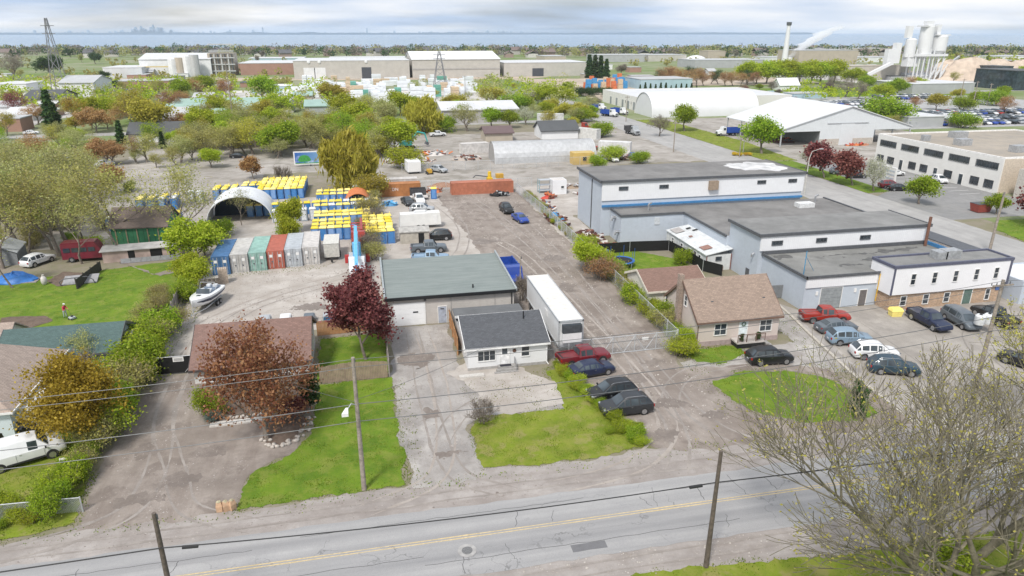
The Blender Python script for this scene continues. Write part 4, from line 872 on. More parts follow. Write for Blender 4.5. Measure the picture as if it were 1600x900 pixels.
for i, x in enumerate((38.4, 40.3)): plant('columnar', x, 61.95, 1.0, 'small potted evergreen on the porch, '+('left of the door' if i == 0 else 'right of the door'), cat='shrub', name='potted_shrub', z=.74, W=1.3)
# --- its cream garage
t = thing('cream_garage', 'cream garage with brown shingle roof behind the beige house', 'garage', (32.7, 74.0, 0))
gable(t, 0, 7.6, 0, 7.2, 2.6, 4.1, 'x', CREAM, shingle('brown_shingle', (.20,.125,.10)), .3, trim=M('cream_trim', (.62,.58,.5), .6)); window(t, '-y', 2.6, 1.1, .7, .8, 0, 1, 1)
# --- brown roofed house behind the rust tree
t = thing('brown_roof_house', 'house with brown shingle roof and white gable behind the rust coloured tree', 'house', (-17.0, 63.6, 0))
gable(t, 0, 10.4, 0, 9.2, 2.5, 4.9, 'x', lined('white_gable_siding', (.70,.70,.69), 2, .14, .4, .7, .04), shingle('red_brown_shingle', (.20,.125,.105)), .35, trim=M('dark_trim', (.06,.05,.05), .6))
for x in (1.5, 4.2, 7.2): window(t, '-y', x, 1.0, 1.2, 1.0, 0, 2, 1)
door(t, '-y', 5.8, .2, .95, 2.0, 0, M('brown_door', (.16,.08,.05), .5)); MB().box(-.06, 10.46, -.08, .1, 0, .9).build('stone_base', brickm('house_stone', (.28,.22,.19), (.4,.38,.36), 1.6), t)
MB().obox((10.48, 3, 1.6), (.12,.14,.2)).build('wall_lamp', DKTRIM, t)
# --- pale blue house far left with green roofed wing
PALEBLUE = lined('pale_blue_siding', (.62,.70,.74), 2, .15, .4, .6, .03, dark=.88)
t = thing('pale_blue_house', 'pale blue house with beige hip roof at the left edge', 'house', (-41.0, 57.5, 0))
MB().box(0, 11.2, 0, 11.5, 0, 3.1).build('wall', PALEBLUE, t)
BEIGESH = shingle('beige_shingle', (.33,.265,.225))
MB().add([(-.4,-.4,3.0),(11.6,-.4,3.0),(11.6,11.9,3.0),(-.4,11.9,3.0),(5.6,4.6,6.6),(5.6,7.2,6.6)], [(0,1,4),(1,2,5,4),(2,3,5),(3,0,4,5),(3,2,1,0)]).build('roof', BEIGESH, t)
MB().box(-.42, 11.66, -.46, -.40, 2.88, 3.06).build('gutter', FRAMEW, t); MB().box(11.6, 11.68, -.42, 11.9, 2.88, 3.06).build('gutter', FRAMEW, t)
MB().box(11.2, 13.2, 1.0, 4.5, 0, 2.6).build('porch_wall', WHITESIDE, t)
for y in (6.0, 8.0, 10.0): window(t, '+x', y, 1.0, .9, 1.2, 11.2, 2, 2)
window(t, '-y', 8.6, 1.1, .9, .9, 0, 2, 2); window(t, '-y', 4, 1.1, 1.4, 1.1, 0, 2, 1)
t = thing('green_roof_wing', 'low wing with dark green shingle roof behind the pale blue house', 'house', (-36, 69.8, 0))
gable(t, 0, 10.5, 0, 6.6, 2.4, 4.0, 'x', PALEBLUE, shingle('green_shingle', (.075,.12,.115)), .35, trim=DKTRIM)
t = thing('grey_roof_shed', 'long shed with mossy grey roof beside the hedge', 'shed', (-30.4, 68.6, 0))
gable(t, 1.2, 5.6, 1.6, 7.4, 1.9, 2.9, 'x', PALEBLUE, shingle('mossy_shingle', (.17,.175,.15)), .25); 
t = thing('beige_back_shed', 'beige roofed garden shed behind the pale blue house', 'shed', (-43, 74, 0))
gable(t, 0, 6, 0, 4.5, 2.2, 3.6, 'x', CREAM, BEIGESH, .3)
# --- grey industrial complex
t = thing('grey_industrial_building', 'large blue grey and white industrial building with stepped flat roofs', 'factory')
TARW = roofgrey('worn_tar_roof', (.215,.21,.205))
MB().box(37.8, 74.5, 107.2, 119.8, 0, 9.1).build('wall', BLUEGREYWALL, t); MB().box(37.82, 74.6, 107.02, 107.2, 6.0, 9.12).build('cladding', WHITEMETAL, t)
MB().box(37.65, 74.75, 106.95, 119.95, 9.13, 9.35).build('roof', TARW, t); m = MB(); m.box(37.55,74.85,106.75,106.94,9.0,9.42); m.box(37.42,37.64,106.75,120.1,9.0,9.42); m.box(74.76,74.95,106.75,120.1,9.0,9.42); m.build('roof_edge', DKTRIM, t)
sn = sheet('roof_stain', [(66,110.5),(70,109),(73.6,110),(73.8,116),(70,118),(65,117.4),(63.5,114)], 9.36, M('pale_roof_patch', (.52,.52,.52), .8, 0, .6, .3), .5, .5, t)
for x in (41.5, 48.6, 66.5, 72.4):
    window(t, '-y', x, 7.7, 1.5, .5, 107.02, 3, 1, frame=DKTRIM)
MB().box(56.6, 58.2, 106.4, 107.0, 7.1, 8.6).build('vent_box', M('tan_louvre', (.30,.23,.17), .7), t)
MB().box(37.9, 74.6, 106.85, 107.19, 4.95, 5.28).build('flashing', BLUETRIM, t)
MB().path([(38.05,112,9.0),(37.72,112,8.6),(37.72,112,.2)], .09, 8).build('downpipe', DKTRIM, t)
# middle roof
MB().box(39.5, 50.2, 102.1, 107.0, 0, 4.6).build('wall', BLUEGREYWALL, t); MB().box(50.2, 79.0, 88.0, 107.0, 0, 4.6).build('wall', BLUEGREYWALL, t)
sheet('roof', [(39.6,102.2),(50.3,102.2),(50.3,88.1),(78.9,88.1),(78.9,106.9),(39.6,106.9)], 4.625, TARW, 0, 1, t)
m = MB(); m.box(39.35,50.3,101.95,102.12,4.45,4.8); m.box(39.35,39.55,102.12,106.9,4.45,4.8); m.box(50.05,50.22,88.0,101.95,4.45,4.8); m.box(78.8,79.1,88,107,4.45,4.8); m.build('roof_edge', DKTRIM, t)
for (x, y, a) in ((71.5,101.5,.9),): MB().box(x-1.4,x+1.4,y-.8,y+.8,4.66,5.4).build('roof_unit', M('white_roof_unit', (.62,.63,.63), .6), t)
for x, y in ((45.2,104.9),(75.6,104.6)):
    MB().path([(x,y,4.6),(x,y,5.6),(x+.4,y-.2,5.9)], .16, 8).build('vent_pipe', M('galvanised_vent', (.42,.43,.45), .4, .6), t)
sheet('roof_stain', [(74,93),(76.5,92.4),(77.5,94.5),(74.6,95.4)], 4.64, _mats['pale_roof_patch'], .3, .4, t)
MB().obox((45.6,102.06,3.5),(.9,.1,1.2)).build('wall_patch', M('pale_patch', (.52,.55,.58), .8), t)
for y, z in ((104.6,3.8),(102.8,1.9)): MB().path([(39.5,y,z),(38.9,y,z),(38.7,y,z-.5)], .28, 8).build('exhaust_vent', M('galvanised_vent', (.42,.43,.45), .4, .6), t)
# third and front volumes
MB().box(50.6, 76.3, 80.0, 88.0, 0, 6.8).build('wall', BLUEGREYWALL, t); MB().box(50.62, 76.4, 79.83, 80.0, 4.75, 6.82).build('cladding', WHITEMETAL, t)
MB().box(50.5, 76.4, 79.9, 88.1, 6.83, 7.02).build('roof', TAR, t); m = MB(); m.box(50.3,76.6,79.66,79.88,6.7,7.1); m.box(50.28,50.48,79.9,88.3,6.7,7.1); m.box(76.42,76.6,79.9,88.3,6.7,7.1); m.build('roof_edge', DKTRIM, t)
for x in (53.0, 59.6, 66.3): window(t, '-y', x, 5.5, 1.5, .5, 79.83, 3, 1, frame=DKTRIM)
MB().box(51.2, 76.3, 70.2, 80.0, 0, 4.25).build('wall', BLUEGREYWALL, t); MB().box(76.3, 79.2, 70.2, 88, 0, 5.0).build('street_wall', brickm('tan_street_brick', (.42,.33,.27)), t)
MB().box(51.22, 61, 70.03, 70.2, 2.95, 4.3).build('cladding', WHITEMETAL, t)
sheet('roof', [(51.3,70.3),(76.2,70.3),(76.2,79.8),(51.3,79.8)], 4.27, roofgrey('pale_tar_roof', (.235,.235,.225)), 0, 1, t); STN = M('dark_roof_stain', (.10,.10,.098), .8, 0, 2, .3)
for i, P in enumerate(([(57,76.5),(60,76.2),(63,77.2),(66,76.8),(65,77.9),(60,77.6),(57,77.4)], [(57.5,73.2),(60,72.8),(61.5,73.6),(59,74.4)], [(62,75),(65,74),(67,74.6),(64,75.6)], [(51.6,77.2),(54,77.6),(54.4,79),(51.7,79.3)], [(66,77.4),(72,77.6),(73.8,78.6),(68,78.4)])): sheet('roof_stain', P, 4.28+.003*i, STN, .45, .3, t, i)
m = MB(); m.box(51.0,61.2,69.9,70.02,4.15,4.5); m.box(50.98,51.18,69.9,80,4.15,4.5); m.build('roof_edge', DKTRIM, t); MB().box(51.1, 76.3, 79.62, 79.82, 4.3, 4.72).build('flashing', DKTRIM, t); MB().box(76.05, 76.29, 70.4, 79.6, 4.3, 4.75).build('flashing', BLUETRIM, t)
MB().box(76.28, 79.3, 70.1, 88.1, 5.01, 5.12).build('coping', DKTRIM, t)
MB().path([(75.2,78.8,4.2),(75.2,78.8,8.4)], .2, 10).build('chimney_pipe', M('rusty_pipe', (.20,.10,.07), .7, .3), t, 30)
MB().path([(51.5,71.3,4.3),(51.5,71.3,7.3)], .05, 6).build('roof_mast', M('blue_mast', (.05,.25,.45), .5), t); MB().path([(51.5,71.3,6.6),(53.6,72.4,4.3)], .03, 5).build('mast_brace', _mats['blue_mast'], t)
d = door(t, '-y', 54.9, .02, 2.9, 2.75, 70.2, M('grey_roller_door', (.25,.27,.28), .6), panels=6); door(t, '-y', 59.4, .02, 1.0, 2.1, 70.2, M('dark_steel_door', (.14,.13,.13), .5))
for x in (52.9, 58.2): MB().box(x-.15, x+.15, 70.1, 70.19, 1.9, 2.4).build('wall_notice', FRAMEW, t)
MB().path([(61.15,69.9,4.2),(61.1,69.9,.6)], .07, 6).build('gas_pipe', M('yellow_gas_pipe', (.65,.40,.05), .5), t)
MB().box(50.5, 50.6, 81.8, 82.6, .1, 1.6).build('wall_panel', DKTRIM, t); MB().path([(50.5,81,4.2),(50.2,81,4.0),(50.2,81,3.6)], .12, 6).build('wall_vent', M('galvanised_vent', (.42,.43,.45), .4, .6), t)
# --- white two storey office with brick base
t = thing('white_brick_office', 'two storey office with white upper floor over tan brick base', 'office', (61.4, 68.0, 0)); TANBRICK = brickm('tan_brick', (.42,.26,.15))
MB().box(0, 16.4, 0, 3.6, 0, 2.1).build('brick_wall', TANBRICK, t); MB().box(-.25, 16.6, -.25, 3.7, 2.1, 5.6).build('upper_wall', lined('white_vertical_cladding', (.77,.77,.79), 0, .24, .3, .5, .03, dark=.92), t)
MB().box(0, 16.4, 0, 3.5, 5.6, 5.66).build('roof', TAR, t); m = MB(); m.box(-.33,16.7,-.34,-.05,5.5,5.85); m.box(-.33,16.7,3.45,3.75,5.5,5.85); m.box(-.33,-.05,-.05,3.45,5.5,5.85); m.box(16.42,16.7,-.05,3.45,5.5,5.85); m.build('roof_edge', M('dark_navy_trim', (.09,.095,.14), .5), t)
[MB().box(a_,b_,-.29,-.255,2.1,5.5).build('corner_trim', _mats['dark_navy_trim'], t) for a_, b_ in ((-.29,-.02),(16.3,16.64))]
for x in (2.6, 5.6, 8.6, 11.6, 14.5): window(t, '-y', x, 3.3, .62, 1.35, -.25, 1, 2)
for x in (2.0, 5.2, 8.2): window(t, '-y', x, .55, .75, 1.2, 0, 1, 2)
window(t, '-y', 14.2, .4, .6, 1.4, 0, 1, 2); door(t, '-y', 11.2, .05, 1.2, 1.95, 0, M('green_glass_door', (.10,.16,.14), .2)); MB().box(15.2, 16.2, -.12, -.02, 1.6, 2.05).build('blue_sign', M('blue_sign', (.04,.13,.42), .5), t)
for x, s in ((7.6,.7),(9.2,1.1)): MB().box(x-s, x+s, 1.2, 2.6, 5.67, 6.5+s*.2).build('air_conditioner', M('grey_metal_unit', (.40,.41,.42), .5, .4, 3, .25), t)
t2 = thing('flat_white_shed', 'small flat roofed pale shed right of the white office', 'shed', (79, 66.5, 0)); flat(t2, 0, 8, 0, 6.4, 2.9, BLUEGREYWALL, M('white_membrane', (.66,.67,.68), .7), .15); door(t2, '-y', 3, .02, 1, 2, 0, FRAMEW)
t2 = thing('corrugated_fence_panel', 'grey horizontal sheet fence beside the beige house', 'fence', (46.4, 74.6, 0))
for i in range(8): MB().box(0, 5.2, -.04, .04, .1+i*.22, .3+i*.22).build('fence_plank', M('grey_fence_plank', (.19,.20,.21), .7), t2)
# annex: long white ribbed-roof lean-to against the factory
t = thing('ribbed_annex', 'long low white annex with ribbed metal roof and rusty patches', 'shed', (46.6, 86.6, 0)); AW, AL = 3.9, 13.6
MB().box(0, AW, 0, AL, 0, 2.3).build('wall', lined('annex_panel', (.60,.62,.62), 1, .9, .3, .6, .12, dark=.7), t)
MB().vprism([(-.2,2.35),(AW*.5,2.75),(AW,3.1),(AW,3.2),(AW*.5,2.85),(-.2,2.45)], -.2, AL+.1, 'y').build('roof', M('white_ribbed_roof', (.66,.68,.69), .5, .2, .9, .12, big=.25), t)
for i in range(22):
    y = i*.62; MB().vprism([(-.2,2.45),(AW*.5,2.85),(AW,3.2),(AW,3.26),(AW*.5,2.91),(-.2,2.51)], y, y+.06, 'y').build('roof_rib', _mats['white_ribbed_roof'], t)
for i, (x, y, a, b2, mt) in enumerate(((.3,1.6,1.4,1.5,'rusty_sheet'),(.2,10.8,1.5,2.2,'grey_sheet'),(2.3,11.4,.7,.5,'dark_hole'),(2.7,10.0,.8,.45,'dark_hole'),(1.1,7.8,.5,.5,'rusty_sheet'))):
    z = 2.5+x*.2; MB().obox((x+a/2, y+b2/2, 2.58+(x+a/2+.2)*.19), (a, b2, .05), (0, -.19, 0)).build('roof_patch', M(mt, {'rusty_sheet': (.28,.16,.13), 'grey_sheet': (.36,.34,.33), 'dark_hole': (.03,.03,.03)}[mt], .8), t)
for y in (2.0, 5.2, 8.0, 11.2): window(t, '-x', y, 1.0, .7, .8, 0, 1, 2)
window(t, '-y', 1.9, 1.5, .8, .5, 0, 1, 1, frame=DKTRIM); door(t, '-x', 3.4, .05, .8, 1.9, 0, M('dark_steel_door', (.14,.13,.13), .5)); MB().box(1.4, 2.4, -.7, -.05, 0, .8).build('air_conditioner', M('brown_box', (.22,.17,.14), .8), t)
for s in (0, AW-.12): MB().box(s, s+.12, -.06, -.005, 0, 2.4).build('corner_trim', M('maroon_trim', (.2,.07,.06), .6), t)
# ---------------------------------------------------------------- trailers, containers, yard things
GALV = M('galvanised_steel', (.52,.54,.56), .45, .35, 6, .15); WOOD = lined('weathered_board', (.30,.23,.17), 0, .16, .5, .9, .25, dark=.5); WOODG = lined('grey_weathered_board', (.30,.27,.25), 0, .16, .5, .9, .25, dark=.5); CEDAR = lined('new_cedar_board', (.38,.20,.09), 0, .16, .5, .85, .2, dark=.55)
def wheels(t, xs, ys, r, wd=.25, dual=0):
    for x in xs:
        for s in (1, -1):
            wl = MB().path([(x, s*ys, r), (x, s*(ys-wd), r)], r, 16).build('wheel', TYRE, t, 30); MB().path([(x, s*(ys+.01), r), (x, s*(ys-.05), r)], r*.55, 12).build('rim', RIM, wl, 30)
# reefer trailer: front end (with cooling unit) towards the camera; local x forward
t = thing('refrigerated_trailer', 'long white refrigerated trailer parked beside the white bungalow', 'trailer', (19.85, 71.2, .03), R(-90))
REEF = lined('white_trailer_panel', (.72,.73,.74), 1, .6, .2, .45, .05, dark=.92)
MB().box(-7.3, 7.3, -1.28, 1.28, 1.15, 4.0).build('box', REEF, t); MB().box(-7.3, 7.32, -1.25, 1.25, 4.0, 4.05).build('roof', M('grubby_white_roof', (.66,.64,.60), .7, 0, 1.2, .12, big=.15), t)
m = MB()
for s in (-1, 1): m.box(-7.35,7.38,s*1.31-.05,s*1.31+.05,3.86,4.07); m.box(-7.3,7.3,s*1.3-.04,s*1.3+.04,1.1,1.28); m.box(7.22,7.38,s*1.27-.08,s*1.27+.08,1.15,4.0)
m.box(7.28,7.38,-1.3,1.3,3.86,4.07); m.box(7.28,7.38,-1.3,1.3,1.1,1.3); m.build('edge_rail', GALV, t)
u = MB().box(7.38, 7.85, -1.02, 1.02, 1.75, 2.75).build('cooling_unit', WHITE, t); MB().box(7.38, 7.8, -1.02, 1.02, 2.8, 3.7).build('cooling_grille', M('dark_grille', (.04,.05,.06), .5), t)
for k in range(6): MB().box(7.8, 7.83, -.95, .95, 2.88+k*.14, 2.93+k*.14).build('louvre', DKTRIM, u)
wheels(t, (-6.0, -4.8), 1.25, .5); MB().box(-6.8, -4, -.9, .9, .55, 1.15).build('bogie', TRIM, t)
for s in (-1, 1): MB().box(4.6, 4.75, s*.9-.07, s*.9+.07, .05, 1.15).build('landing_leg', GALV, t)
MB().box(1.6, 2.6, -1.335, -1.29, 2.6, 3.3).build('side_notice', FRAMEW, t)
# shipping containers in a row, doors to the camera (-y)
def container(label, x, y, col, rz=0, L=9.0, wd=2.35, ht=2.7, z=0, doors=True, group='containers in the storage yard', name='shipping_container', rust=.5):
    t = thing(name, label, 'container', (x, y, z+.02), rz, group); mt = M('container_'+label.split()[0]+'_'+label.split()[1], col, .65, .1, 1.5, .16, big=rust)
    MB().box(-wd/2+.04, wd/2-.04, .04, L-.04, .12, ht-.05).build('core', mt, t)
    for s in (-1, 1):
        m = MB()
        for i in range(int(L/.55)): m.box(s*wd/2-.05, s*wd/2+.0, .25+i*.55, .52+i*.55, .15, ht-.08)
        m.build('side_corrugation', mt, t)
    m = MB()
    for i in range(int(L/.55)): m.box(-wd/2+.1, wd/2-.1, .25+i*.55, .50+i*.55, ht-.05, ht-.02)
    m.build('roof_corrugation', mt, t)
    m = MB()
    for a in (-wd/2, wd/2-.1):
        m.box(a, a+.1, -.02, .1, 0, ht); m.box(a, a+.1, L-.1, L, 0, ht); m.box(a, a+.1, .1, L-.1, 0, .14); m.box(a, a+.1, .1, L-.1, ht-.1, ht)
    m.box(-wd/2+.1, wd/2-.1, -.02, .1, 0, .14); m.box(-wd/2+.1, wd/2-.1, -.02, .1, ht-.1, ht); m.build('frame', mt, t)
    if doors:
        for s in (-1, 1):
            dm = MB(); a0, a1 = sorted((s*.02, s*(wd/2-.12))); dm.box(a0+(.03 if s > 0 else 0), a1-(.03 if s < 0 else 0), -.03, .05, .16, ht-.12)
            for k in range(4): zb = .3+k*.58; dm.box(a0+.08, a1-.08, -.055, -.028, zb, zb+.4)
            d = dm.build('door', mt, t)
            MB().box(s*.62-.22, s*.62+.22, -.075, -.056, 1.75, 2.15).build('marking', FRAMEW, d); MB().box(s*.5-.1, s*.5+.1, -.12, -.06, 1.05, 1.2).build('lock_box', DKTRIM, d)
            for q in (.3, .72): MB().path([(s*(wd/2)*q, -.09, .2), (s*(wd/2)*q, -.09, ht-.15)], .035, 6).build('lock_rod', GALV, d)
    return t
for i, (lb, col) in enumerate((('blue shipping container at the left end of the row', (.07,.17,.34)), ('pale grey shipping container second from the left, stained roof', (.50,.49,.47)), ('mint green shipping container in the row', (.28,.45,.40)), ('rust red shipping container in the row', (.42,.13,.09)), ('silver grey shipping container right of the red one', (.44,.47,.50)), ('off white shipping container at the right end of the row', (.55,.53,.51)))):
    container(lb, -20.6+i*2.42, 99.2+i*.42, col, R(1))
t = thing('enclosed_trailer', 'beige enclosed cargo trailer right of the containers', 'trailer', (-5.6, 105.2, .03), R(-90)); MB().box(-2.6, 2.6, -1.1, 1.1, .55, 2.6).build('box', M('beige_trailer', (.50,.49,.45), .5), t); MB().box(-2.6, 2.65, -1.13, 1.13, 2.6, 2.68).build('roof', M('pale_trailer_roof', (.55,.54,.50), .6), t); wheels(t, (-.3, .6), 1.2, .34); MB().path([(2.6,.5,.5),(3.9,0,.5),(2.6,-.5,.5)], .05, 6).build('drawbar', TRIM, t); MB().obox((3.7,0,.4),(.3,.3,.5)).build('jack', TRIM, t)
# portable toilets
PB, PY, PD = M('toilet_blue', (.03,.17,.46), .55, 0, 2, .12, ov=.35), M('toilet_yellow', (.80,.64,.05), .5, 0, 2, .1, ov=.3), M('toilet_door_blue', (.045,.22,.54), .55, 0, 2, .1, ov=.35)
PW, PG = M('toilet_white', (.62,.64,.66), .5), M('toilet_grey', (.30,.34,.38), .6)
def toilet_proto(body, roof, dr):
    me = []
    m = MB(); m.box(-.55,.55,-.52,.55,.1,2.05); [m.box(a-.05,a+.05,b-.05,b+.05,.05,2.08) for a in (-.54,.54) for b in (-.52,.54)]; m.box(-.58,.58,-.58,.58,.0,.1); me.append(('cabin', m.mesh('cabin'), body))
    m = MB(); m.loft([[(-.6,-.6,2.05),(.6,-.6,2.05),(.6,.6,2.05),(-.6,.6,2.05)], [(-.6,-.6,2.16),(.6,-.6,2.16),(.6,.6,2.16),(-.6,.6,2.16)], [(-.5,-.48,2.3),(.5,-.48,2.3),(.5,.48,2.3),(-.5,.48,2.3)], [(-.25,-.2,2.36),(.25,-.2,2.36),(.25,.2,2.36),(-.25,.2,2.36)]]); me.append(('roof', m.mesh('roof'), roof))
    m = MB(); m.box(-.4,.4,-.56,-.52,.18,1.95); m.box(.26,.34,-.6,-.555,.95,1.1); me.append(('door', m.mesh('door'), dr))
    m = MB(); m.path([(.36,.4,2.2),(.36,.4,2.62)], .06, 7); me.append(('vent_pipe', m.mesh('vent_pipe'), roof))
    for nm, q, mt in me: q.materials.append(mt)
    return me
TP = {'y': toilet_proto(PB, PY, PD), 'w': toilet_proto(PB, PW, PD), 'g': toilet_proto(PG, PW, PW)}
TL = {'y': 'blue portable toilet with yellow roof ', 'w': 'blue portable toilet with white roof ', 'g': 'grey portable toilet with white roof '}
rg = random.Random(21)
def toilet(x, y, kind, where, group, rz=0):
    t = thing('portable_toilet', TL[kind]+where, 'toilet', (x, y, .02), rz+rg.uniform(-.12, .12), group)
    for nm, me, mt in TP[kind]: put(nm, me, t)
def block(x0, x1, y0, y1, nx, ny, where, group, kinds='y', rz=0, skip=0):
    for j in range(ny):
        for i in range(nx):
            if rg.random() < skip: continue
            toilet(x0+(x1-x0)*i/max(nx-1, 1)+rg.uniform(-.08,.08), y0+(y1-y0)*j/max(ny-1, 1)+rg.uniform(-.1,.1), rg.choice(kinds), where, group, rz)
block(-21.0, -13.0, 147.6, 158.5, 7, 7, 'in the big far block', 'portable toilets in the big far block')
block(-9.0, .4, 140.5, 143.5, 8, 2, 'in the short double row', 'portable toilets in the short double row', 'yyyy')
block(-21, -9.5, 133.5, 133.5, 9, 1, 'in the long line behind the arched tent', 'portable toilets behind the arched tent')
block(-9, 1.6, 130.8, 133.8, 9, 2, 'in the row before the orange canopy', 'portable toilets before the orange canopy', 'yyyyyw')
block(-8.6, .0, 122.8, 125.2, 8, 2, 'in the upper middle rows of the yard', 'portable toilets in the upper middle rows')
block(-8.6, -3.4, 114.4, 119.2, 5, 3, 'in the near rows behind the containers', 'portable toilets in the near rows')
block(-.4, 3.4, 110.5, 120.4, 4, 6, 'by the red truck', 'portable toilets by the red truck')
block(-16, -9.6, 128.2, 128.2, 5, 1, 'standing in a grey row', 'grey portable toilets in a row', 'g')
block(-42.5, -36.5, 143, 146, 4, 3, 'seen through the bare trees', 'portable toilets seen through the bare trees', 'yyyyw')
block(-29.8, -26.4, 149.5, 152.5, 3, 3, 'in the small cluster left of the big block', 'portable toilets left of the big block')
block(-24.6, -21.6, 152.5, 155, 3, 2, 'in the small cluster touching the big block', 'portable toilets touching the big block')
block(-43.4, -33, 128.4, 131, 8, 3, 'behind the green house', 'portable toilets behind the green house', 'yyyyw')
block(-34.2, -32.6, 148, 148, 2, 1, 'beside the bare trees', 'pale portable toilets beside the bare trees', 'g')
toilet(13.6, 141.2, 'y', 'alone by the orange container', None)
block(-2, .4, 146.5, 147.2, 3, 1, 'below the willow', 'white topped toilets below the willow', 'w')
# arched fabric tents
def arch(parent, r, h, L, mat, n=16, th=.12, name='cover'):
    P = [(-r*math.cos(math.pi*i/n), h*math.sin(math.pi*i/n)**.85) for i in range(n+1)]; Q = [(x*(1-th/r), max(z*(1-th/h), 0)) for x, z in reversed(P)]
    m = MB(); pts = P+Q; k = len(pts)
    v = [(x, 0, z) for x, z in pts]+[(x, L, z) for x, z in pts]; f = []
    for i in range(k): f.append((i, (i+1) % k, k+(i+1) % k, k+i))
    for i in range(n): f.append((i+1, i, k-1-i, k-2-i)); f.append((k+i, k+i+1, 2*k-2-i, 2*k-1-i))
    m.add(v, f); return m.build(name, mat, parent, 30)
TENTW = M('white_tent_fabric', (.66,.68,.70), .6, 0, .8, .06, big=.12)
t = thing('arched_tent', 'white arched fabric shelter with dark open front behind the containers', 'tent', (-22.2, 127.6, 0), R(2)); arch(t, 5.6, 5.0, 9, TENTW)
MB().vprism([(-5.3*math.cos(math.pi*i/12), 4.7*math.sin(math.pi*i/12)**.85) for i in range(13)][::-1], 7.6, 7.8, 'y').build('shade_backing', M('painted_tent_shade', (.02,.035,.06), .8), t)  # dark backing painted with the shade of the tent interior
t = thing('orange_canopy', 'small orange and white arched canopy among the portable toilets', 'tent', (-1.6, 134.8, 0)); arch(t, 2.6, 3.1, 6, M('orange_canopy', (.55,.17,.06), .6)); 
# wood fence pieces behind rust-tree house, wooden gate, black gate
def board_fence(label, x0, y0, x1, y1, h, mat, name='board_fence', step=.15, posts=2.4, arch_=0):
    a, b2 = Vector((x0, y0, 0)), Vector((x1, y1, 0)); L = (b2-a).length; t = thing(name, label, 'fence', a, math.atan2((b2-a).y, (b2-a).x)); r_ = random.Random(int(L*100)); m = MB()
    for i in range(int(L/step)):
        z = h+r_.uniform(-.03,.03)+arch_*math.sin(math.pi*i*step/L); m.box(i*step, i*step+step*.93, -.015+r_.uniform(-.006,.006), .01, .05, z)
    o = m.build('boards', mat, t); o['kind'] = 'stuff'
    for i in range(int(L/posts)+1): MB().box(i*posts-.06, i*posts+.06, .012, .13, 0, h+.15).build('post', mat, t)
    for z in (.4, h-.35): MB().box(0, L, .012, .06, z, z+.1).build('rail', mat, t)
    return t
board_fence('brown board fence with arched top at the front lawn', -5.6, 62.9, .9, 62.9, 1.75, WOOD, arch_=.25); board_fence('orange cedar fence at the rear of the brown house yard', -6.4, 74.6, 1.0, 75.2, 1.8, CEDAR)
board_fence('dark board fence along the gravel driveway', 1.05, 63, 1.05, 74.6, 1.7, WOODG); board_fence('tan lattice fence between driveway and bungalow', 8.35, 66.5, 8.5, 75.4, 1.9, CEDAR)
board_fence('tall pale board fence left of the boat yard', -22.9, 74.5, -24.2, 93, 1.9, WOODG)
board_fence('old leaning dark fence in the back lawn', -38.3, 97, -37.8, 105, 1.4, M('black_old_wood', (.05,.045,.04), .9))
t = thing('black_gate', 'black sheeted gate with a white notice across the driveway', 'gate', (-21.6, 67.95, 0)); BG_ = M('black_sheet', (.006,.006,.007), .7)
MB().box(0, 4.2, -.02, .02, .15, 1.95).build('panel', BG_, t); m = MB(); m.path([(0,-.05,0),(0,-.05,2.05)], .05, 6); m.path([(4.2,-.05,0),(4.2,-.05,2.05)], .05, 6); m.path([(0,-.05,1.97),(4.2,-.05,1.97)], .03, 6); m.build('frame', GALV, t)
MB().box(1.75, 2.75, -.05, -.025, 1.4, 1.9).build('notice', FRAMEW, t); m = MB(); [m.box(1.85, 2.65, -.056, -.051, 1.5+k*.1, 1.54+k*.1) for k in range(3)]; m.build('notice_lines', DKTRIM, t); MB().path([(2.7,-.06,.2),(4.1,-.06,1.8)], .03, 6).build('brace', GALV, t)
# chain-link fences with real wires
def chainlink(label, P, h=1.9, step=.16, name='chain_link_fence', cat='fence', gate=False, wire=.006, slats=None):
    t = thing(name, label, cat, (P[0][0], P[0][1], 0)); o = Vector((*P[0][:2], 0)); m = MB(); pc = 0
    for i in range(len(P)-1):
        a, b2 = Vector((*P[i][:2], 0))-o, Vector((*P[i+1][:2], 0))-o; L = (b2-a).length; d = (b2-a)/L; k = int((L+h)/step)
        for j in range(k):
            for s in (1, -1):
                x0 = j*step-(h if s > 0 else 0); z0, x1, z1 = 0, x0+s*h, h
                if s < 0: x1 = x0-h
                lo, hi = x0, x1; q0, q1 = 0.0, 1.0
                f = lambda u: lo+(hi-lo)*u
                if hi > lo:
                    if lo < 0: q0 = -lo/(hi-lo)
                    if hi > L: q1 = (L-lo)/(hi-lo)
                else:
                    if lo > L: q0 = (lo-L)/(lo-hi)
                    if hi < 0: q1 = lo/(lo-hi)
                if q1-q0 < .02: continue
                m.bar(a+d*f(q0)+Vector((0,0,.06+h*q0)), a+d*f(q1)+Vector((0,0,.06+h*q1)), wire*2)
        n = max(1, round(L/3))
        for j in range(n+(1 if i == len(P)-2 else 0)): q = a+d*L*j/n; MB().path([q, q+Vector((0,0,h+.15))], .05, 6).build('post', GALV, t)
        MB().path([a+Vector((0,0,h+.07)), b2+Vector((0,0,h+.07))], .036, 6).build('top_rail', GALV, t)
        if gate:
            MB().path([a+Vector((0,0,.1)), b2+Vector((0,0,.1))], .04, 6).build('bottom_rail', GALV, t)
            for j in range(4): MB().path([a+d*L*j/4+Vector((0,0,.1 if j % 2 else h)), a+d*L*(j+1)/4+Vector((0,0,h if j % 2 else .1))], .034, 5).build('brace', GALV, t)
    w_ = m.build('mesh_wire', GALV, t); w_['kind'] = 'stuff'; return t
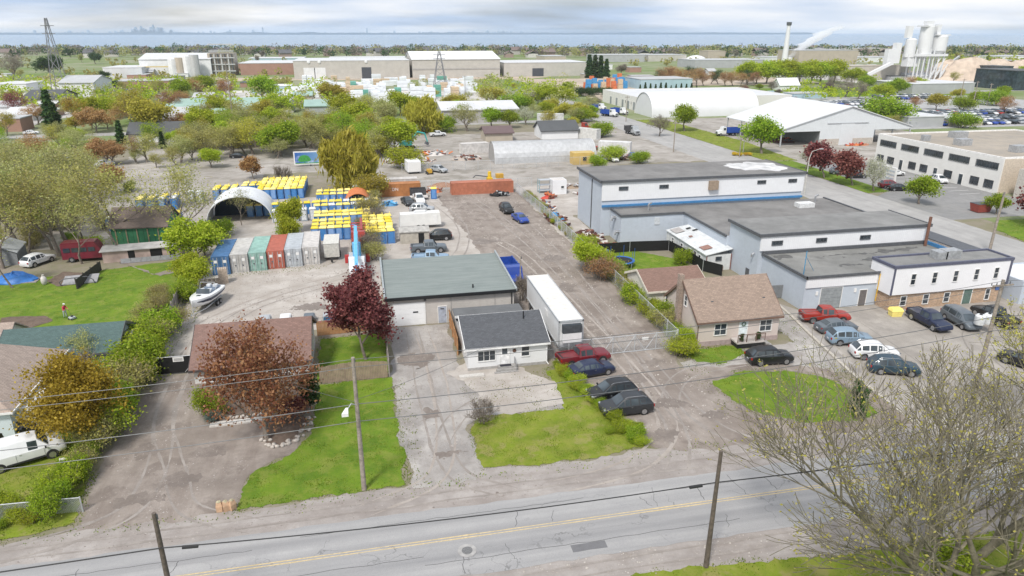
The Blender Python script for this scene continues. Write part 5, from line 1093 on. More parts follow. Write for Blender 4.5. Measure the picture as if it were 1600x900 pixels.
t = chainlink('wide galvanised double gate across the dirt lane', [(21.9,63.3),(26.8,63.4),(31.7,63.5)], 1.9, .18, 'chain_link_gate', 'gate', True); MB().box(5.7, 6.4, .02, .05, 1.3, 1.65).build('notice', FRAMEW, t)
chainlink('short chain link fence by the dark red pickup', [(17.2,63.6),(21.9,63.3)], 1.9, .18); chainlink('chain link fence along the overgrown lane side', [(31.8,63.6),(32.0,78),(32.1,92.5),(32.2,108),(32.2,119),(31.4,144)], 1.9, .3, wire=.007)
chainlink('low chain link fence before the left verge', [tuple(g(0,812)[:2]), tuple(g(62,806)[:2]), tuple(g(130,800)[:2])], 1.15, .12); chainlink('far chain link fence along the back lane', [(2,150.3),(14,149.6),(36,148.5)], 1.9, .5, wire=.008)
chainlink('tall far fence before the quonset hut', [(9,171),(34,171.2),(60,171.4)], 2.1, .6, wire=.009)
# black mesh screen round the trampoline garden
t = thing('black_screen_fence', 'black mesh screen fence round the trampoline garden', 'fence'); P = [(34.2,97.4),(39.4,97.6),(45.6,97.0),(46.1,92),(46.2,86.6),(47.8,84.0)]
for i in range(len(P)-1):
    a, b2 = Vector((*P[i], 0)), Vector((*P[i+1], 0)); MB().bar(a+Vector((0,0,.9)), b2+Vector((0,0,.9)), .03, 1.6).build('screen', BG_, t); MB().path([a, a+Vector((0,0,1.9))], .04, 6).build('post', GALV, t)
# trampoline
p = g(970, 416); t = thing('trampoline', 'round trampoline with blue padding in the back lawn', 'trampoline', (p.x, p.y, .03)); BP = M('blue_pad', (.03,.12,.38), .6)
MB().path([(0,0,.86),(0,0,.885)], 1.62, 24).build('mat', M('black_mat', (.012,.012,.014), .7), t); m = MB(); rr = []
for k in range(25): a = k*2*math.pi/24; rr.append([(math.cos(a)*r, math.sin(a)*r, z) for r, z in ((1.62,.87),(1.98,.87),(1.98,.95),(1.62,.95))])
m.loft(rr, False); m.build('padding', BP, t)
for k in range(6):
    a = k*math.pi/3; c_, s_ = math.cos(a), math.sin(a); MB().path([(c_*1.9,s_*1.9,0),(c_*1.95,s_*1.95,.9)], .03, 6).build('leg', GALV, t); MB().path([(c_*2.02,s_*2.02,.6),(c_*2.02,s_*2.02,2.6)], .028, 6).build('net_pole', BP, t)
# boat on its trailer (local x forward = bow, towards the camera)
t = thing('motor_boat', 'white and navy motor boat on a trailer beside the fence', 'boat', (-20.3, 86.6, .0), R(-104)); HULL = M('white_gelcoat', (.76,.77,.78), .25, 0, 2, .04, coat=.4); rings = []
for x, hw, zk, zd in ((-3.2,1.15,.75,1.75),(-2,1.25,.68,1.78),(-.5,1.28,.66,1.85),(1.0,1.18,.72,1.95),(2.2,.85,.9,2.05),(3.0,.42,1.15,2.12),(3.45,.05,1.6,2.15)):
    rings.append([(x,0,zk),(x,hw*.72,zk+.22),(x,hw*.95,zk+.5),(x,hw,zd),(x,hw*.92,zd+.05),(x,0,zd+.12),(x,-hw*.92,zd+.05),(x,-hw,zd),(x,-hw*.95,zk+.5),(x,-hw*.72,zk+.22)])
MB().loft(rings).build('hull', HULL, t, 35)
m = MB()
for s in (-1, 1): m.loft([[(x, s*(hw*.965+.02), zk+.62), (x, s*(hw+.025), zd-.28)] for x, hw, zk, zd in ((-3.2,1.15,.75,1.75),(-2,1.25,.68,1.78),(-.5,1.28,.66,1.85),(1.0,1.18,.72,1.95),(2.2,.85,.9,2.05),(3.0,.44,1.15,2.12))], False, False)
m.build('navy_stripe', M('navy_gelcoat', (.015,.02,.05), .3), t); MB().box(-2.7, .1, -.85, .85, 1.93, 2.0).build('cockpit', M('blue_grey_vinyl', (.13,.17,.23), .6), t)
for x, y in ((-.4,.45),(-.4,-.45),(-2.2,.4),(-2.2,-.4)): MB().obox((x,y,2.12),(.45,.5,.3)).build('seat', M('white_vinyl', (.6,.62,.64), .5), t)
m = MB(); m.add([(.55,-.85,1.98),(.75,-.3,2.02),(.75,.3,2.02),(.55,.85,1.98),(.15,.8,2.5),(.3,.3,2.55),(.3,-.3,2.55),(.15,-.8,2.5)], [(0,1,6,7),(1,2,5,6),(2,3,4,5)]); m.build('windscreen', CGLASS, t); MB().box(1.35, 1.75, -.22, .22, 2.1, 2.16).build('hatch', CGLASS, t)
MB().path([(-.9,-1.0,2.0),(-1.1,-.9,2.9),(-1.1,.9,2.9),(-.9,1.0,2.0)], .035, 6).build('arch_bar', GALV, t); MB().obox((-3.4,0,1.2),(.5,.5,1.1)).build('outboard', TRIM, t)
wheels(t, (-1.4, -.6), 1.22, .34); m = MB(); m.box(-3,1.5,-.75,-.65,.45,.57); m.box(-3,1.5,.65,.75,.45,.57); m.bar((1.5,-.7,.5),(4.2,0,.5),.09); m.bar((1.5,.7,.5),(4.2,0,.5),.09); m.bar((3.4,0,.5),(3.4,0,1.6),.08); m.build('trailer_frame', GALV, t)
# pallet stacks and timber frames by the containers
def pallets(label, x, y, n, rz=0, L=1.2, wd=1.0, col=(.46,.38,.31)):
    t = thing('pallet_stack', label, 'pallets', (x, y, .03), rz); mt = M('pallet_wood', col, .9, 0, 6, .3)
    for k in range(n):
        m = MB(); [m.box(-L/2+i*L/5, -L/2+i*L/5+.14, -wd/2, wd/2, k*.15+.1, k*.15+.13) for i in range(5)]; [m.box(-L/2, L/2, yy-.05, yy+.05, k*.15, k*.15+.1) for yy in (-wd/2+.05, 0, wd/2-.05)]; m.build('pallet', mt, t)
p = g(350, 442); pallets('tall pale pallet stack before the blue container', p.x, p.y, 14, .2); p = g(328, 446); pallets('low grey pallet stack beside the boat', p.x, p.y, 5, .1, 2.6, 1.3, (.36,.35,.34))
for i, (q, c_) in enumerate((((415,505), SILVER), ((447,503), WHITE), ((484,502), SLATE), ((514,500), SILVER))):
    p = g(*q); t = thing('truck_cap', 'used pickup canopy with blue glass standing behind the fence, '+('first', 'second, white,', 'third', 'fourth')[i]+' from the left', 'truck cap', (p.x, p.y, .03), R(90))
    MB().loft([[(-.9,-.75,0),(-.9,.75,0),(-.9,.68,.1),(-.9,-.68,.1)], [(-.85,-.75,0),(-.85,.75,0),(-.8,.6,.75),(-.8,-.6,.75)], [(.9,-.75,0),(.9,.75,0),(.55,.6,.8),(.55,-.6,.8)]]).build('shell', c_, t, 30)
    MB().add([(-.78,-.5,.81),(.5,-.5,.86),(.5,.5,.86),(-.78,.5,.81)], [(0,1,2,3)]).build('roof_panel', c_, t); MB().add([(-.93,-.6,.12),(-.86,-.52,.72),(-.86,.52,.72),(-.93,.6,.12)], [(3,2,1,0)]).build('rear_glass', glassy('blue_tint_glass', (.04,.12,.22)), t)
    for s in (-1, 1): MB().add([(-.7,s*.70,.15),(.6,s*.71,.15),(.42,s*.635,.68),(-.7,s*.635,.68)], [(0,1,2,3)]).build('side_glass', _mats['blue_tint_glass'], t)
# trucks
def truck(label, x, y, rz, cab, body, L=8.5, kind='dump', name='dump_truck', bodyw=2.4, cat='truck', group=None):
    t = thing(name, label, cat, (x, y, .03), rz, group); MB().box(-L/2, L/2, -.45, .45, .6, .9).build('chassis', TRIM, t); f = L/2
    m = MB(); m.loft([[(f-2.9,-1.15,.8),(f-2.9,1.15,.8),(f-2.9,1.1,2.9),(f-2.9,-1.1,2.9)], [(f-1.6,-1.15,.8),(f-1.6,1.15,.8),(f-1.8,1.05,2.9),(f-1.8,-1.05,2.9)], [(f-1.5,-1.15,.8),(f-1.5,1.15,.8),(f-1.5,1.1,1.9),(f-1.5,-1.1,1.9)], [(f,-1.0,.75),(f,1.0,.75),(f,.85,1.55),(f,-.85,1.55)]]); m.build('cab', cab, t)
    MB().add([(f-1.53,-.95,1.98),(f-1.53,.95,1.98),(f-1.76,.9,2.75),(f-1.76,-.9,2.75)], [(0,1,2,3)]).build('windshield', CGLASS, t)
    for s in (-1, 1): MB().box(f-2.7, f-1.9, s*1.13-.02, s*1.13+.02, 1.9, 2.65).build('side_window', CGLASS, t)
    MB().box(f, f+.15, -1.1, 1.1, .5, .8).build('bumper', CHROME, t); MB().box(f, f+.03, -.6, .6, .85, 1.45).build('grille', DKTRIM, t)
    for s in (-1, 1): MB().obox((f-.02, s*.85, 1.0), (.1,.25,.2)).build('headlight', LAMP, t)
    wheels(t, (f-1.0, -f+1.2, -f+2.5), 1.2, .5, .35); b0, b1 = -L/2-.2, f-3.1
    if kind == 'dump':
        m = MB(); h0, h1 = 1.1, 2.6; m.box(b0,b1,-bodyw/2,bodyw/2,h0-.1,h0+.05); m.box(b0,b1,-bodyw/2,-bodyw/2+.1,h0,h1); m.box(b0,b1,bodyw/2-.1,bodyw/2,h0,h1); m.box(b1-.1,b1,-bodyw/2+.1,bodyw/2-.1,h0,h1+.3); m.box(b0,b0+.1,-bodyw/2+.1,bodyw/2-.1,h0,h1-.1)
        for i in range(6): x_ = b0+.3+i*(b1-b0-.6)/5; m.box(x_-.06,x_+.06,bodyw/2,bodyw/2+.08,h0,h1); m.box(x_-.06,x_+.06,-bodyw/2-.08,-bodyw/2,h0,h1)
        m.build('dump_box', body, t)
    elif kind == 'flat': MB().box(b0, b1, -bodyw/2, bodyw/2, 1.0, 1.2).build('flatbed', body, t)
    elif kind == 'boxbody': MB().box(b0, b1, -bodyw/2, bodyw/2, 1.0, 3.4).build('cargo_box', body, t)
    return t
DUMPBLUE = M('dump_box_blue', (.02,.07,.33), .5, .1, 2, .2)
truck('blue dump truck between garage and white trailer', 18.4, 87.5, R(-88), BLUE, DUMPBLUE, 7.6)
t = truck('white boom truck with long sky blue boom in the yard', -1.9, 97.0, R(-90), WHITE, GALV, 10.5, 'flat', 'boom_truck'); SKYB = M('sky_blue_boom', (.12,.42,.72), .5)
MB().obox((.9,0,3.9),(15.5,.42,.5),(0,.10,0)).build('boom', SKYB, t); MB().obox((-2.8,0,3.25),(9.0,.6,.36),(0,.10,0)).build('boom_sleeve', M('pale_boom', (.45,.62,.75), .5), t); MB().path([(-3.2,0,1.2),(-3.2,0,3.3)], .6, 10).build('turret', SKYB, t)
for s in (-1, 1): MB().box(-4.4, -3.9, s*1.5-.3, s*1.5+.3, .0, 1.2).build('outrigger', M('outrigger_red', (.45,.04,.04), .5), t)
t = truck('red crane truck behind the white boom truck', -1.6, 110.4, R(-90), RED, _mats['outrigger_red'], 9.5, 'flat', 'crane_truck')
for x in (-3.8, -2.2, -.6): MB().path([(x,-1.1,1.2),(x,-1.1,2.6),(x,1.1,2.6),(x,1.1,1.2)], .1, 6).build('rack', _mats['outrigger_red'], t)
MB().obox((-1.5,.5,2.9),(6,.4,.4),(0,.05,0)).build('boom', RED, t)
# white caravan and wooden hut in the rear yard
t = thing('white_caravan', 'long white caravan in the rear yard', 'caravan', (8.9, 119.2, 0), R(1)); m = MB(); m.loft([[(-3.6,-1.1,.6),(-3.6,1.1,.6),(-3.4,1.0,2.6),(-3.4,-1.0,2.6)], [(3.6,-1.1,.6),(3.6,1.1,.6),(3.4,1.0,2.7),(3.4,-1.0,2.7)]]); m.build('body', M('caravan_white', (.68,.68,.66), .5, 0, 1, .06, big=.15), t)
MB().box(2.2, 2.9, -1.12, -1.0, .75, 2.3).build('door', FRAMEW, t)
MB().path([(-1,-.3,2.65),(-.8,0,2.95),(1,0,2.95),(1.2,.3,2.65)], .12, 6).build('roof_pod', WHITE, t); wheels(t, (-.4, .5), 1.15, .35)
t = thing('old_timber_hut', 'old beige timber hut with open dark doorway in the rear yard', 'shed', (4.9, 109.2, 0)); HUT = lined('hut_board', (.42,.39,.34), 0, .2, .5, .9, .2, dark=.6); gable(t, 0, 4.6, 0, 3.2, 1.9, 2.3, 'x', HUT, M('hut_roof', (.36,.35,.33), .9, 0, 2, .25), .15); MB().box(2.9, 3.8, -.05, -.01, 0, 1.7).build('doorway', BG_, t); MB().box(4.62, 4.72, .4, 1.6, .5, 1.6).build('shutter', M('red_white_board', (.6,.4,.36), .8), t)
# orange and grey containers of the back row
container('orange lettered container left in the back row', 4.4, 144.2, (.44,.19,.07), R(90)*0-R(90), 8.4, 2.4, 2.6, doors=False, group=None).location = (2.9, 145.8, .02)
container('long orange container right in the back row', 17.6, 144.6, (.46,.17,.10), -R(90), 13.2, 2.4, 2.5, doors=False, group=None)
container('grey white container standing behind the orange lettered one', 3.0, 149.3, (.52,.50,.48), -R(90), 8.0, 2.4, 2.9, doors=False, group=None)
tx = bpy.data.curves.new('lettering', 'FONT'); tx.body = 'DN'; tx.size = .9; tx.extrude = .01; to = bpy.data.objects.new('lettering_source', tx); COL.objects.link(to); dg = bpy.context.evaluated_depsgraph_get(); tm = bpy.data.meshes.new_from_object(to.evaluated_get(dg)); bpy.data.objects.remove(to)
tm.materials.append(FRAMEW); cont = [o for o in COL.objects if o.get('label', '').startswith('orange lettered')][0]; lo = put('lettering', tm, cont); lo.rotation_euler = (R(90), 0, R(90)); lo.location = (1.215, 2.4, 1.2)
def spoil(label, x, y, rx, ry, h, mat, seed, name='scrap_pile', n=46, pal=None, cat='scrap pile'):
    """loose heap: an uneven mound with separate bits lying on it"""
    r_ = random.Random(seed); t = thing(name, label, cat, (x, y, .02)); rings = []
    for j in range(6):
        k = j/5; rings.append([(math.cos(a*.4488)*rx*(1-k)*r_.uniform(.85,1.15), math.sin(a*.4488)*ry*(1-k)*r_.uniform(.85,1.15), h*.6*math.sin(k*1.57)*r_.uniform(.9,1.1)) for a in range(14)])
    MB().loft(rings).build('mound', mat, t, 50)
    for i in range(n if pal else 0):
        a, q = r_.uniform(0, 6.28), r_.uniform(0, 1)**.6; z = h*.62*math.cos(q*1.4)+.15
        MB().obox((math.cos(a)*rx*q, math.sin(a)*ry*q, z), (r_.uniform(.3,2.0), r_.uniform(.15,.6), r_.uniform(.05,.35)), (r_.uniform(-.5,.5), r_.uniform(-.4,.4), r_.uniform(0,3.1))).build('scrap_piece', r_.choice(pal), t)
RUST = M('rust', (.20,.075,.05), .9, .2, 3, .3); RUST2 = M('dark_rust', (.11,.05,.04), .9, .2, 3, .3); ORG = M('orange_steel', (.50,.15,.05), .7); PALE = M('pale_scrap', (.55,.52,.5), .8); BLUS = M('blue_scrap', (.06,.22,.42), .7); REDS = M('red_scrap', (.45,.05,.03), .6)
spoil('rusty scrap metal heap behind the lane fence', 33.4, 118, 1.6, 5.5, 1.3, RUST2, 1, n=60, pal=[RUST, RUST2, PALE, RUST, BLUS]); spoil('long rusty scrap heap against the grey factory wall', 35.8, 106, 1.9, 4.6, 1.2, RUST2, 2, n=60, pal=[RUST, RUST2, PALE, RUST2]); spoil('junk heap with a blue barrel beside the factory corner', 36.4, 99.6, 1.8, 1.6, 1.0, RUST2, 3, n=34, pal=[PALE, BLUS, DKTRIM, RUST])
spoil('mound of brown earth between the back containers', 17, 153, 3.6, 1.6, 1.4, M('red_earth', (.30,.17,.11), .95), 4, 'earth_mound', 0, None, 'earth'); spoil('debris of pipes and planks between the back containers', 14.2, 147.5, 1.7, 1.5, .9, ORG, 5, n=26, pal=[ORG, PALE, RUST])
spoil('spread of broken concrete and timber in the far yard', 12, 186, 7, 4.5, 1.4, M('rubble', (.38,.33,.29), .95), 6, 'rubble_pile', 70, [PALE, PALE, RUST, WOOD, ORG], 'rubble'); spoil('rubble spread beside the quonset hut', 27, 187, 4.5, 3.5, 1.2, _mats['rubble'], 7, 'rubble_pile', 40, [PALE, RUST, DKTRIM], 'rubble'); spoil('tangle of tyres and wheels by the long orange container', 27.6, 140.8, 1.9, .9, .8, TYRE, 8, 'tyre_heap', 26, [TYRE, GALV, TYRE], 'tyres')
spoil('long heap of steel plates in the far scrap yard', 50, 139, 7, 2.0, .8, RUST2, 12, n=40, pal=[RUST, PALE, DKTRIM, GALV]); spoil('red machine parts by the factory corner', 36.6, 136.6, 1.5, 1.0, 1.1, REDS, 13, 'machine_parts', 14, [REDS, ORG, RUST], 'machine'); spoil('blue implement parts by the orange lettered container', 4.6, 136.8, 1.6, .9, 1.2, BLUS, 14, 'machine_parts', 20, [BLUS, SKYB, GALV], 'machine')
spoil('mixed clutter beside the orange lettered container', -1.2, 141, 1.6, 2.2, 1.0, RUST2, 61, n=30, pal=[PALE, DKTRIM, BLUS, RUST]); spoil('low stack of timber and pipes behind the rack', 44, 145.5, 4, 1.4, .8, WOOD, 62, n=30, pal=[WOOD, PALE, GALV, RUST]); spoil('pallets and drums along the scrap yard fence', 34.2, 129, 1.3, 4, .9, WOOD, 63, n=30, pal=[WOOD, BLUS, RUST, PALE]); spoil('white bags and pipes heap in the far yard', 19, 196, 5, 2.6, 1.5, PALE, 64, 'rubble_pile', 40, [PALE, GALV, RUST, ORG], 'rubble'); spoil('dark scrap heap far right of the quonset hut', 70, 178, 4, 2.4, 1.4, RUST2, 65, n=40, pal=[DKTRIM, RUST, PALE, REDS]); spoil('coloured plant parts beyond the quonset hut', 62, 196, 7, 3, 1.8, RUST2, 66, n=50, pal=[REDS, PALE, DKTRIM, ORG, GALV])
# excavator
p = g(636, 232); t = thing('excavator', 'turquoise excavator working in the far yard', 'excavator', (p.x, p.y, 0), R(20)); TQ = M('turquoise_paint', (.05,.42,.40), .5)
for s in (-1, 1): MB().vprism([(-1.8,.1),(1.8,.1),(2.1,.5),(1.8,.9),(-1.8,.9),(-2.1,.5)][::1], s*1.2-.3, s*1.2+.3, 'y').build('track', TYRE, t)
MB().box(-1.8, 1.2, -1.2, 1.2, 1.0, 2.2).build('house', TQ, t); MB().box(.1, 1.4, -1.2, -.1, 2.2, 3.2).build('cab', CGLASS, t); MB().path([(1.2,.3,2),(3.6,.3,4.6),(6.0,.3,3.9)], [.35,.3,.25], 6).build('boom', TQ, t); MB().path([(6,.3,3.9),(6.8,.3,1.4)], [.22,.16], 6).build('arm', TQ, t); MB().obox((6.6,.3,1.0),(.9,1.1,.8),(0,.5,0)).build('bucket', DKTRIM, t)
# yellow machine on the back row, racks, white huts
t = thing('yellow_compressor', 'yellow machine standing behind the long orange container', 'machine', (26.4, 147.6, 0)); MB().box(-.6,.6,-.6,.6,0,2.6).build('base', M('machine_yellow', (.68,.46,.03), .5), t); MB().path([(0,0,2.6),(0,0,3.9)], [.45,.35], 10).build('stack', _mats['machine_yellow'], t); MB().obox((2.2,0,2.9),(1.6,1.2,.9)).build('hopper', M('machine_ochre', (.50,.30,.04), .6), t); MB().path([(-.4,0,2.8),(-3,0,3.2),(-3.6,0,2.7)], .12, 6).build('arm', DKTRIM, t)
t = thing('steel_rack', 'blue grey steel rack frame in the scrap yard', 'rack', (36, 141.5, 0))
for x in (0, 2.8, 5.6):
    for y in (0, 1.4): MB().box(x-.06,x+.06,y-.06,y+.06,0,2.9).build('upright', M('rack_blue', (.20,.34,.38), .6), t)
for z in (.5, 1.6, 2.7): MB().box(-.06,5.7,-.1,1.5,z,z+.08).build('shelf', GALV, t)
for i, (q, lab, c_) in enumerate((((1300-310,0), '', None),)): pass
t = thing('white_site_hut', 'white site hut on skids by the factory corner', 'hut', (38.4, 139.5, 0)); flat(t, 0, 3.0, 0, 3.0, 2.9, WHITEMETAL, PALE, .1, .1); window(t, '-y', 2.1, 1.3, .6, .5, 0, 1, 1)
p = g(648, 272); t = thing('white_box_body', 'white truck box body standing on the back lane', 'box body', (p.x, p.y, 0), R(6)); MB().box(-1.6,1.6,0,4.6,.5,3.0).build('box', WHITEMETAL, t); MB().box(-1.4,1.4,-.03,0,.6,2.8).build('rear_door', FRAMEW, t); MB().box(-1.2,1.2,.4,4.2,0,.5).build('skid', TRIM, t)
p = g(671, 272); t = thing('yellow_loader', 'small yellow loader on the back lane', 'loader', (p.x, p.y, 0), R(100)); MB().box(-.8,.8,-.5,.5,.35,1.2).build('body', M('machine_ochre', (.5,.3,.04), .6), t); wheels(t, (-.6,.6), .75, .35); MB().path([(.8,0,1),(1.5,0,.4)], .15, 6).build('arm', TRIM, t)
t = thing('black_skip', 'dark open skip beside the blue toilet in the back row', 'skip', (8.9, 141.6, 0)); m = MB(); m.box(0,3.2,0,.1,.1,2.0); m.box(0,3.2,1.8,1.9,.1,2.0); m.box(0,.1,.1,1.8,.1,2.0); m.box(3.1,3.2,.1,1.8,.1,2.0); m.build('wall', M('skip_black', (.05,.05,.055), .7), t); MB().box(.1,3.1,.1,1.8,.05,.4).build('floor', RUST2, t); MB().box(-.2,3.4,-1.6,-.1,.5,.75).build('ramp', PALE, t)
# quonset hut
t = thing('quonset_hut', 'long ribbed metal quonset hut in the far yard', 'hut', (33.2, 177.6, 0)); L_ = 27.5; QM = M('ribbed_galvanised', (.56,.57,.58), .45, .35, 1.2, .12, big=.15); m = MB(); n = 14
for i in range(int(L_/.5)):
    x0 = i*.5
    for (xa, xb, r_) in ((x0, x0+.32, 1.0), (x0+.32, x0+.5, .985)):
        m.loft([[(xa, 4.6-4.6*r_*math.cos(math.pi*k/n), 5.2*r_*math.sin(math.pi*k/n)**.8) for k in range(n+1)], [(xb, 4.6-4.6*r_*math.cos(math.pi*k/n), 5.2*r_*math.sin(math.pi*k/n)**.8) for k in range(n+1)]], False, False)
m.build('ribbed_shell', QM, t)
for x in (.05, L_-.25): MB().vprism([(4.6-4.4*math.cos(math.pi*k/n), 5.0*math.sin(math.pi*k/n)**.8) for k in range(n+1)], x, x+.15, 'x').build('end_wall', M('hut_end', (.34,.33,.32), .8), t)
t = thing('yellow_shed', 'yellow flat shed with square window before the quonset hut', 'shed', (52.8, 172.4, 0)); flat(t, 0, 5.6, 0, 3.4, 2.9, M('ochre_wall', (.56,.39,.12), .8, 0, 1, .1), M('ochre_roof', (.5,.38,.16), .8), .1); window(t, '-y', 3.0, 1.0, .9, .9, 0, 1, 1, frame=M('brown_frame', (.2,.12,.05), .7))
# left yard: maroon bus, green house, ruined shed, canopy, tarp
p0, p1 = g(106, 412), g(166, 406); t = thing('maroon_bus', 'maroon and grey shuttle bus parked under the bare trees', 'bus', ((p0.x+p1.x)/2, (p0.y+p1.y)/2+1.1, .03), R(3)); MAR = paint('maroon', (.16,.015,.03)); MB().loft([[(-3.2,-1.15,.5),(-3.2,1.15,.5),(-3.2,1.05,2.75),(-3.2,-1.05,2.75)], [(2.0,-1.15,.5),(2.0,1.15,.5),(1.5,1.05,2.75),(1.5,-1.05,2.75)], [(2.1,-1.1,.5),(2.1,1.1,.5),(2.1,1.0,1.55),(2.1,-1.0,1.55)], [(3.4,-.95,.5),(3.4,.95,.5),(3.4,.85,1.25),(3.4,-.85,1.25)]]).build('body', MAR, t)
for i in range(4): MB().box(-2.9+i*1.1, -2.0+i*1.1, -1.16, -1.10, 1.55, 2.2).build('side_window', CGLASS, t)
MB().box(-3.1,1.4,-1.0,1.0,2.75,2.95).build('roof', MAR, t); wheels(t, (-2.0, 2.4), 1.18, .42)
t = thing('green_house', 'derelict green boarded house with grey and brown roof among trees', 'house', (-40.0, 117.8, 0), R(-4)); gable(t, 0, 8.4, 0, 6.5, 3.1, 5.4, 'x', lined('green_board', (.05,.22,.11), 0, .8, .4, .8, .15, dark=.6), shingle('grey_brown_shingle', (.17,.135,.12)), .4)
for x in (.6, 2.2, 3.8, 5.4, 7.0): MB().box(x, x+.16, -.06, -.01, 0, 2.6).build('batten', M('tan_batten', (.36,.30,.2), .8), t)
t = thing('ruined_shed', 'long ruined shed with broken grey roof and pink walls', 'shed', (-38.6, 108.4, 0), R(6)); MB().box(0, 10.6, 0, 2.4, 0, 1.7).build('wall', M('pink_plaster', (.44,.34,.30), .9, 0, .8, .25, big=.4), t); MB().obox((5.3,1.2,1.85),(11.2,3.0,.1),(.06,0,0)).build('roof', M('broken_grey_roof', (.40,.39,.38), .85, 0, 1, .2, big=.5), t)
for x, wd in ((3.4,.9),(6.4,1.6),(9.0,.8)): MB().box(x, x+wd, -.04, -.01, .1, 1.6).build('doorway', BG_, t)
for i in range(6): MB().box(2.5+i*1.35, 3.8+i*1.35, -1.1, -1.04, .05, .75).build('fence_sheet', M('grey_sheet2', (.30,.31,.33), .7), t)
p = g(22, 415); t = thing('grey_canopy', 'grey fabric carport at the left edge', 'carport', (p.x-3.6, p.y-.4, 0), R(10)); gable(t, 0, 4.2, 0, 5.4, 1.9, 2.9, 'y', M('grey_fabric_wall', (.20,.21,.22), .8), M('grey_fabric', (.42,.44,.46), .7), .2)
p = g(24, 440); t = thing('blue_tarp_pile', 'load covered with blue tarpaulin at the left edge', 'tarp', (p.x, p.y, 0)); TB = M('blue_tarp', (.03,.16,.48), .5, 0, 2, .2); m = MB(); r_ = random.Random(4); rings = [[(math.cos(a*.5236)*3.0*(1-k/5)**.6*r_.uniform(.8,1.15), math.sin(a*.5236)*1.6*(1-k/5)**.6*r_.uniform(.8,1.15), k*.28*r_.uniform(.8,1.2)) for a in range(12)] for k in range(6)]; m.loft(rings); m.build('tarpaulin', TB, t, 40); MB().box(-3.2,3.0,-1.2,1.2,-.02,.12).build('pallet_base', WOODG, t)
p = g(70, 445); t = thing('white_sack', 'white sack standing on the back lawn edge', 'sack', (p.x, p.y, .02)); MB().ell((0,0,.6),(.4,.4,.65),10,6,.1,3).build('bag', PALE, t, 50); MB().path([(0,0,1.2),(0,0,1.4)], [.08,.16], 6).build('tie', PALE, t)
p = g(125, 443); t = thing('sunken_frame', 'bent metal hoop frame on the bare soil patch', 'frame', (p.x, p.y, .05)); MB().path([(-2,-.8,0),(-2.1,-.9,.6),(-1.5,-.9,1.0),(1.2,-.6,1.1),(1.9,-.5,.6),(2,-.4,0)], .06, 6).build('hoop', DKTRIM, t); MB().obox((0,.6,.35),(4.2,2.2,.12),(.25,0,.1)).build('sheet', M('grey_tin', (.28,.28,.29), .7), t)
# billboard
p = g(460, 262); t = thing('billboard', 'wide billboard picturing a green tree under blue sky', 'billboard', (-17.2, 184.2, 0)); BW, BH = 15.5, 3.3; MB().box(0, BW, 0, .3, .55, .55+BH).build('board', FRAMEW, t)
SK, nt, b = newmat('billboard_print'); tcx = nt.new('ShaderNodeSeparateXYZ', {0: obc(nt)}); c = nt.ramp(nt.math('DIVIDE', tcx.outputs[0], BW), .05, (.03,.12,.40), .75, (.30,.52,.62)); cl_ = nt.ramp(nt.noise(obc(nt), .5, 5, .6), .52, 0.0, .7, .8); c = nt.mix(cl_, c, (.7,.78,.85)); nt.l.new(c, b.inputs['Base Color']); b.inputs['Roughness'].default_value = .5
pr = MB().box(.3, BW-3.6, -.02, -.002, .8, .55+BH-.25).build('poster', SK, t)
gt = M('print_green', (.05,.28,.06), .6, 0, 2, .3); m = MB(); m.ell((2.6,-.03,2.15),(1.35,.02,.8),16,8); m.ell((1.9,-.03,1.75),(.9,.018,.55),14,8); m.ell((3.3,-.03,1.8),(.9,.018,.55),14,8); m.box(2.5,2.75,-.045,-.021,.85,1.6); m.build('printed_tree', gt, pr); MB().box(.3, BW-3.6, -.03, -.021, .8, 1.0).build('printed_grass', gt, pr)
for x in (4.0, 11.5): MB().box(x-.15, x+.15, .3, .6, 0, 3.2).build('post', M('billboard_post', (.1,.1,.1), .7), t)
# planter, litter, stones
for i, q in enumerate(((344,799),(354,798),(364,796))):
    p = g(*q); t = thing('paper_sack', 'tan paper yard sack at the roadside, '+('left', 'middle', 'right')[i]+' of three', 'sack', (p.x, p.y, .03), i*.4); MB().loft([[(-.2,-.16,0),(.2,-.16,0),(.2,.16,0),(-.2,.16,0)], [(-.22,-.18,.45),(.22,-.18,.45),(.22,.18,.45),(-.22,.18,.45)], [(-.17,-.1,.75),(.17,-.1,.75),(.15,.08,.8),(-.15,.08,.8)]]).build('sack_body', M('kraft_paper', (.50,.33,.21), .9), t); MB().ell((0,0,.75),(.17,.12,.14),8,5,.25,i).build('yard_waste', M('dry_leaves', (.40,.36,.24), .95), t)
tag(MB().obox((*g(378,660)[:2],.09), (5.2,.7,.14), (0,0,.02)).build('concrete_slab', _mats['pale_slab']), 'long pale slab before the flower bed of the brown house', 'slab')
STONE = M('pale_garden_stone', (.44,.40,.36), .9, 0, 5, .25, .4); SM = [MB().ell((0,0,.06),(.2,.15,.14),8,5,.16,k).mesh('garden_stone', 60) for k in range(4)]; [q.materials.append(STONE) for q in SM]; r_ = random.Random(8)
E_ = [tuple(g(*q_)[:2]) for q_ in ((410,690),(417,697),(428,700),(440,697),(452,691),(463,684),(471,674),(477,664),(480,654),(335,654),(350,654),(366,653),(382,652),(398,650),(412,648))]
for i, (x, y) in enumerate(E_):
    for k in range(3):
        o = put('garden_stone', SM[(i+k) % 4], None, (x+k*.3+r_.uniform(-.12,.12), y+r_.uniform(-.14,.14), .04), r_.uniform(0, 6)); o.scale = (r_.uniform(.7,1.3),)*3; tag(o, 'pale rounded stone edging the flower bed under the rust tree', 'stone', 'stones edging the flower bed')
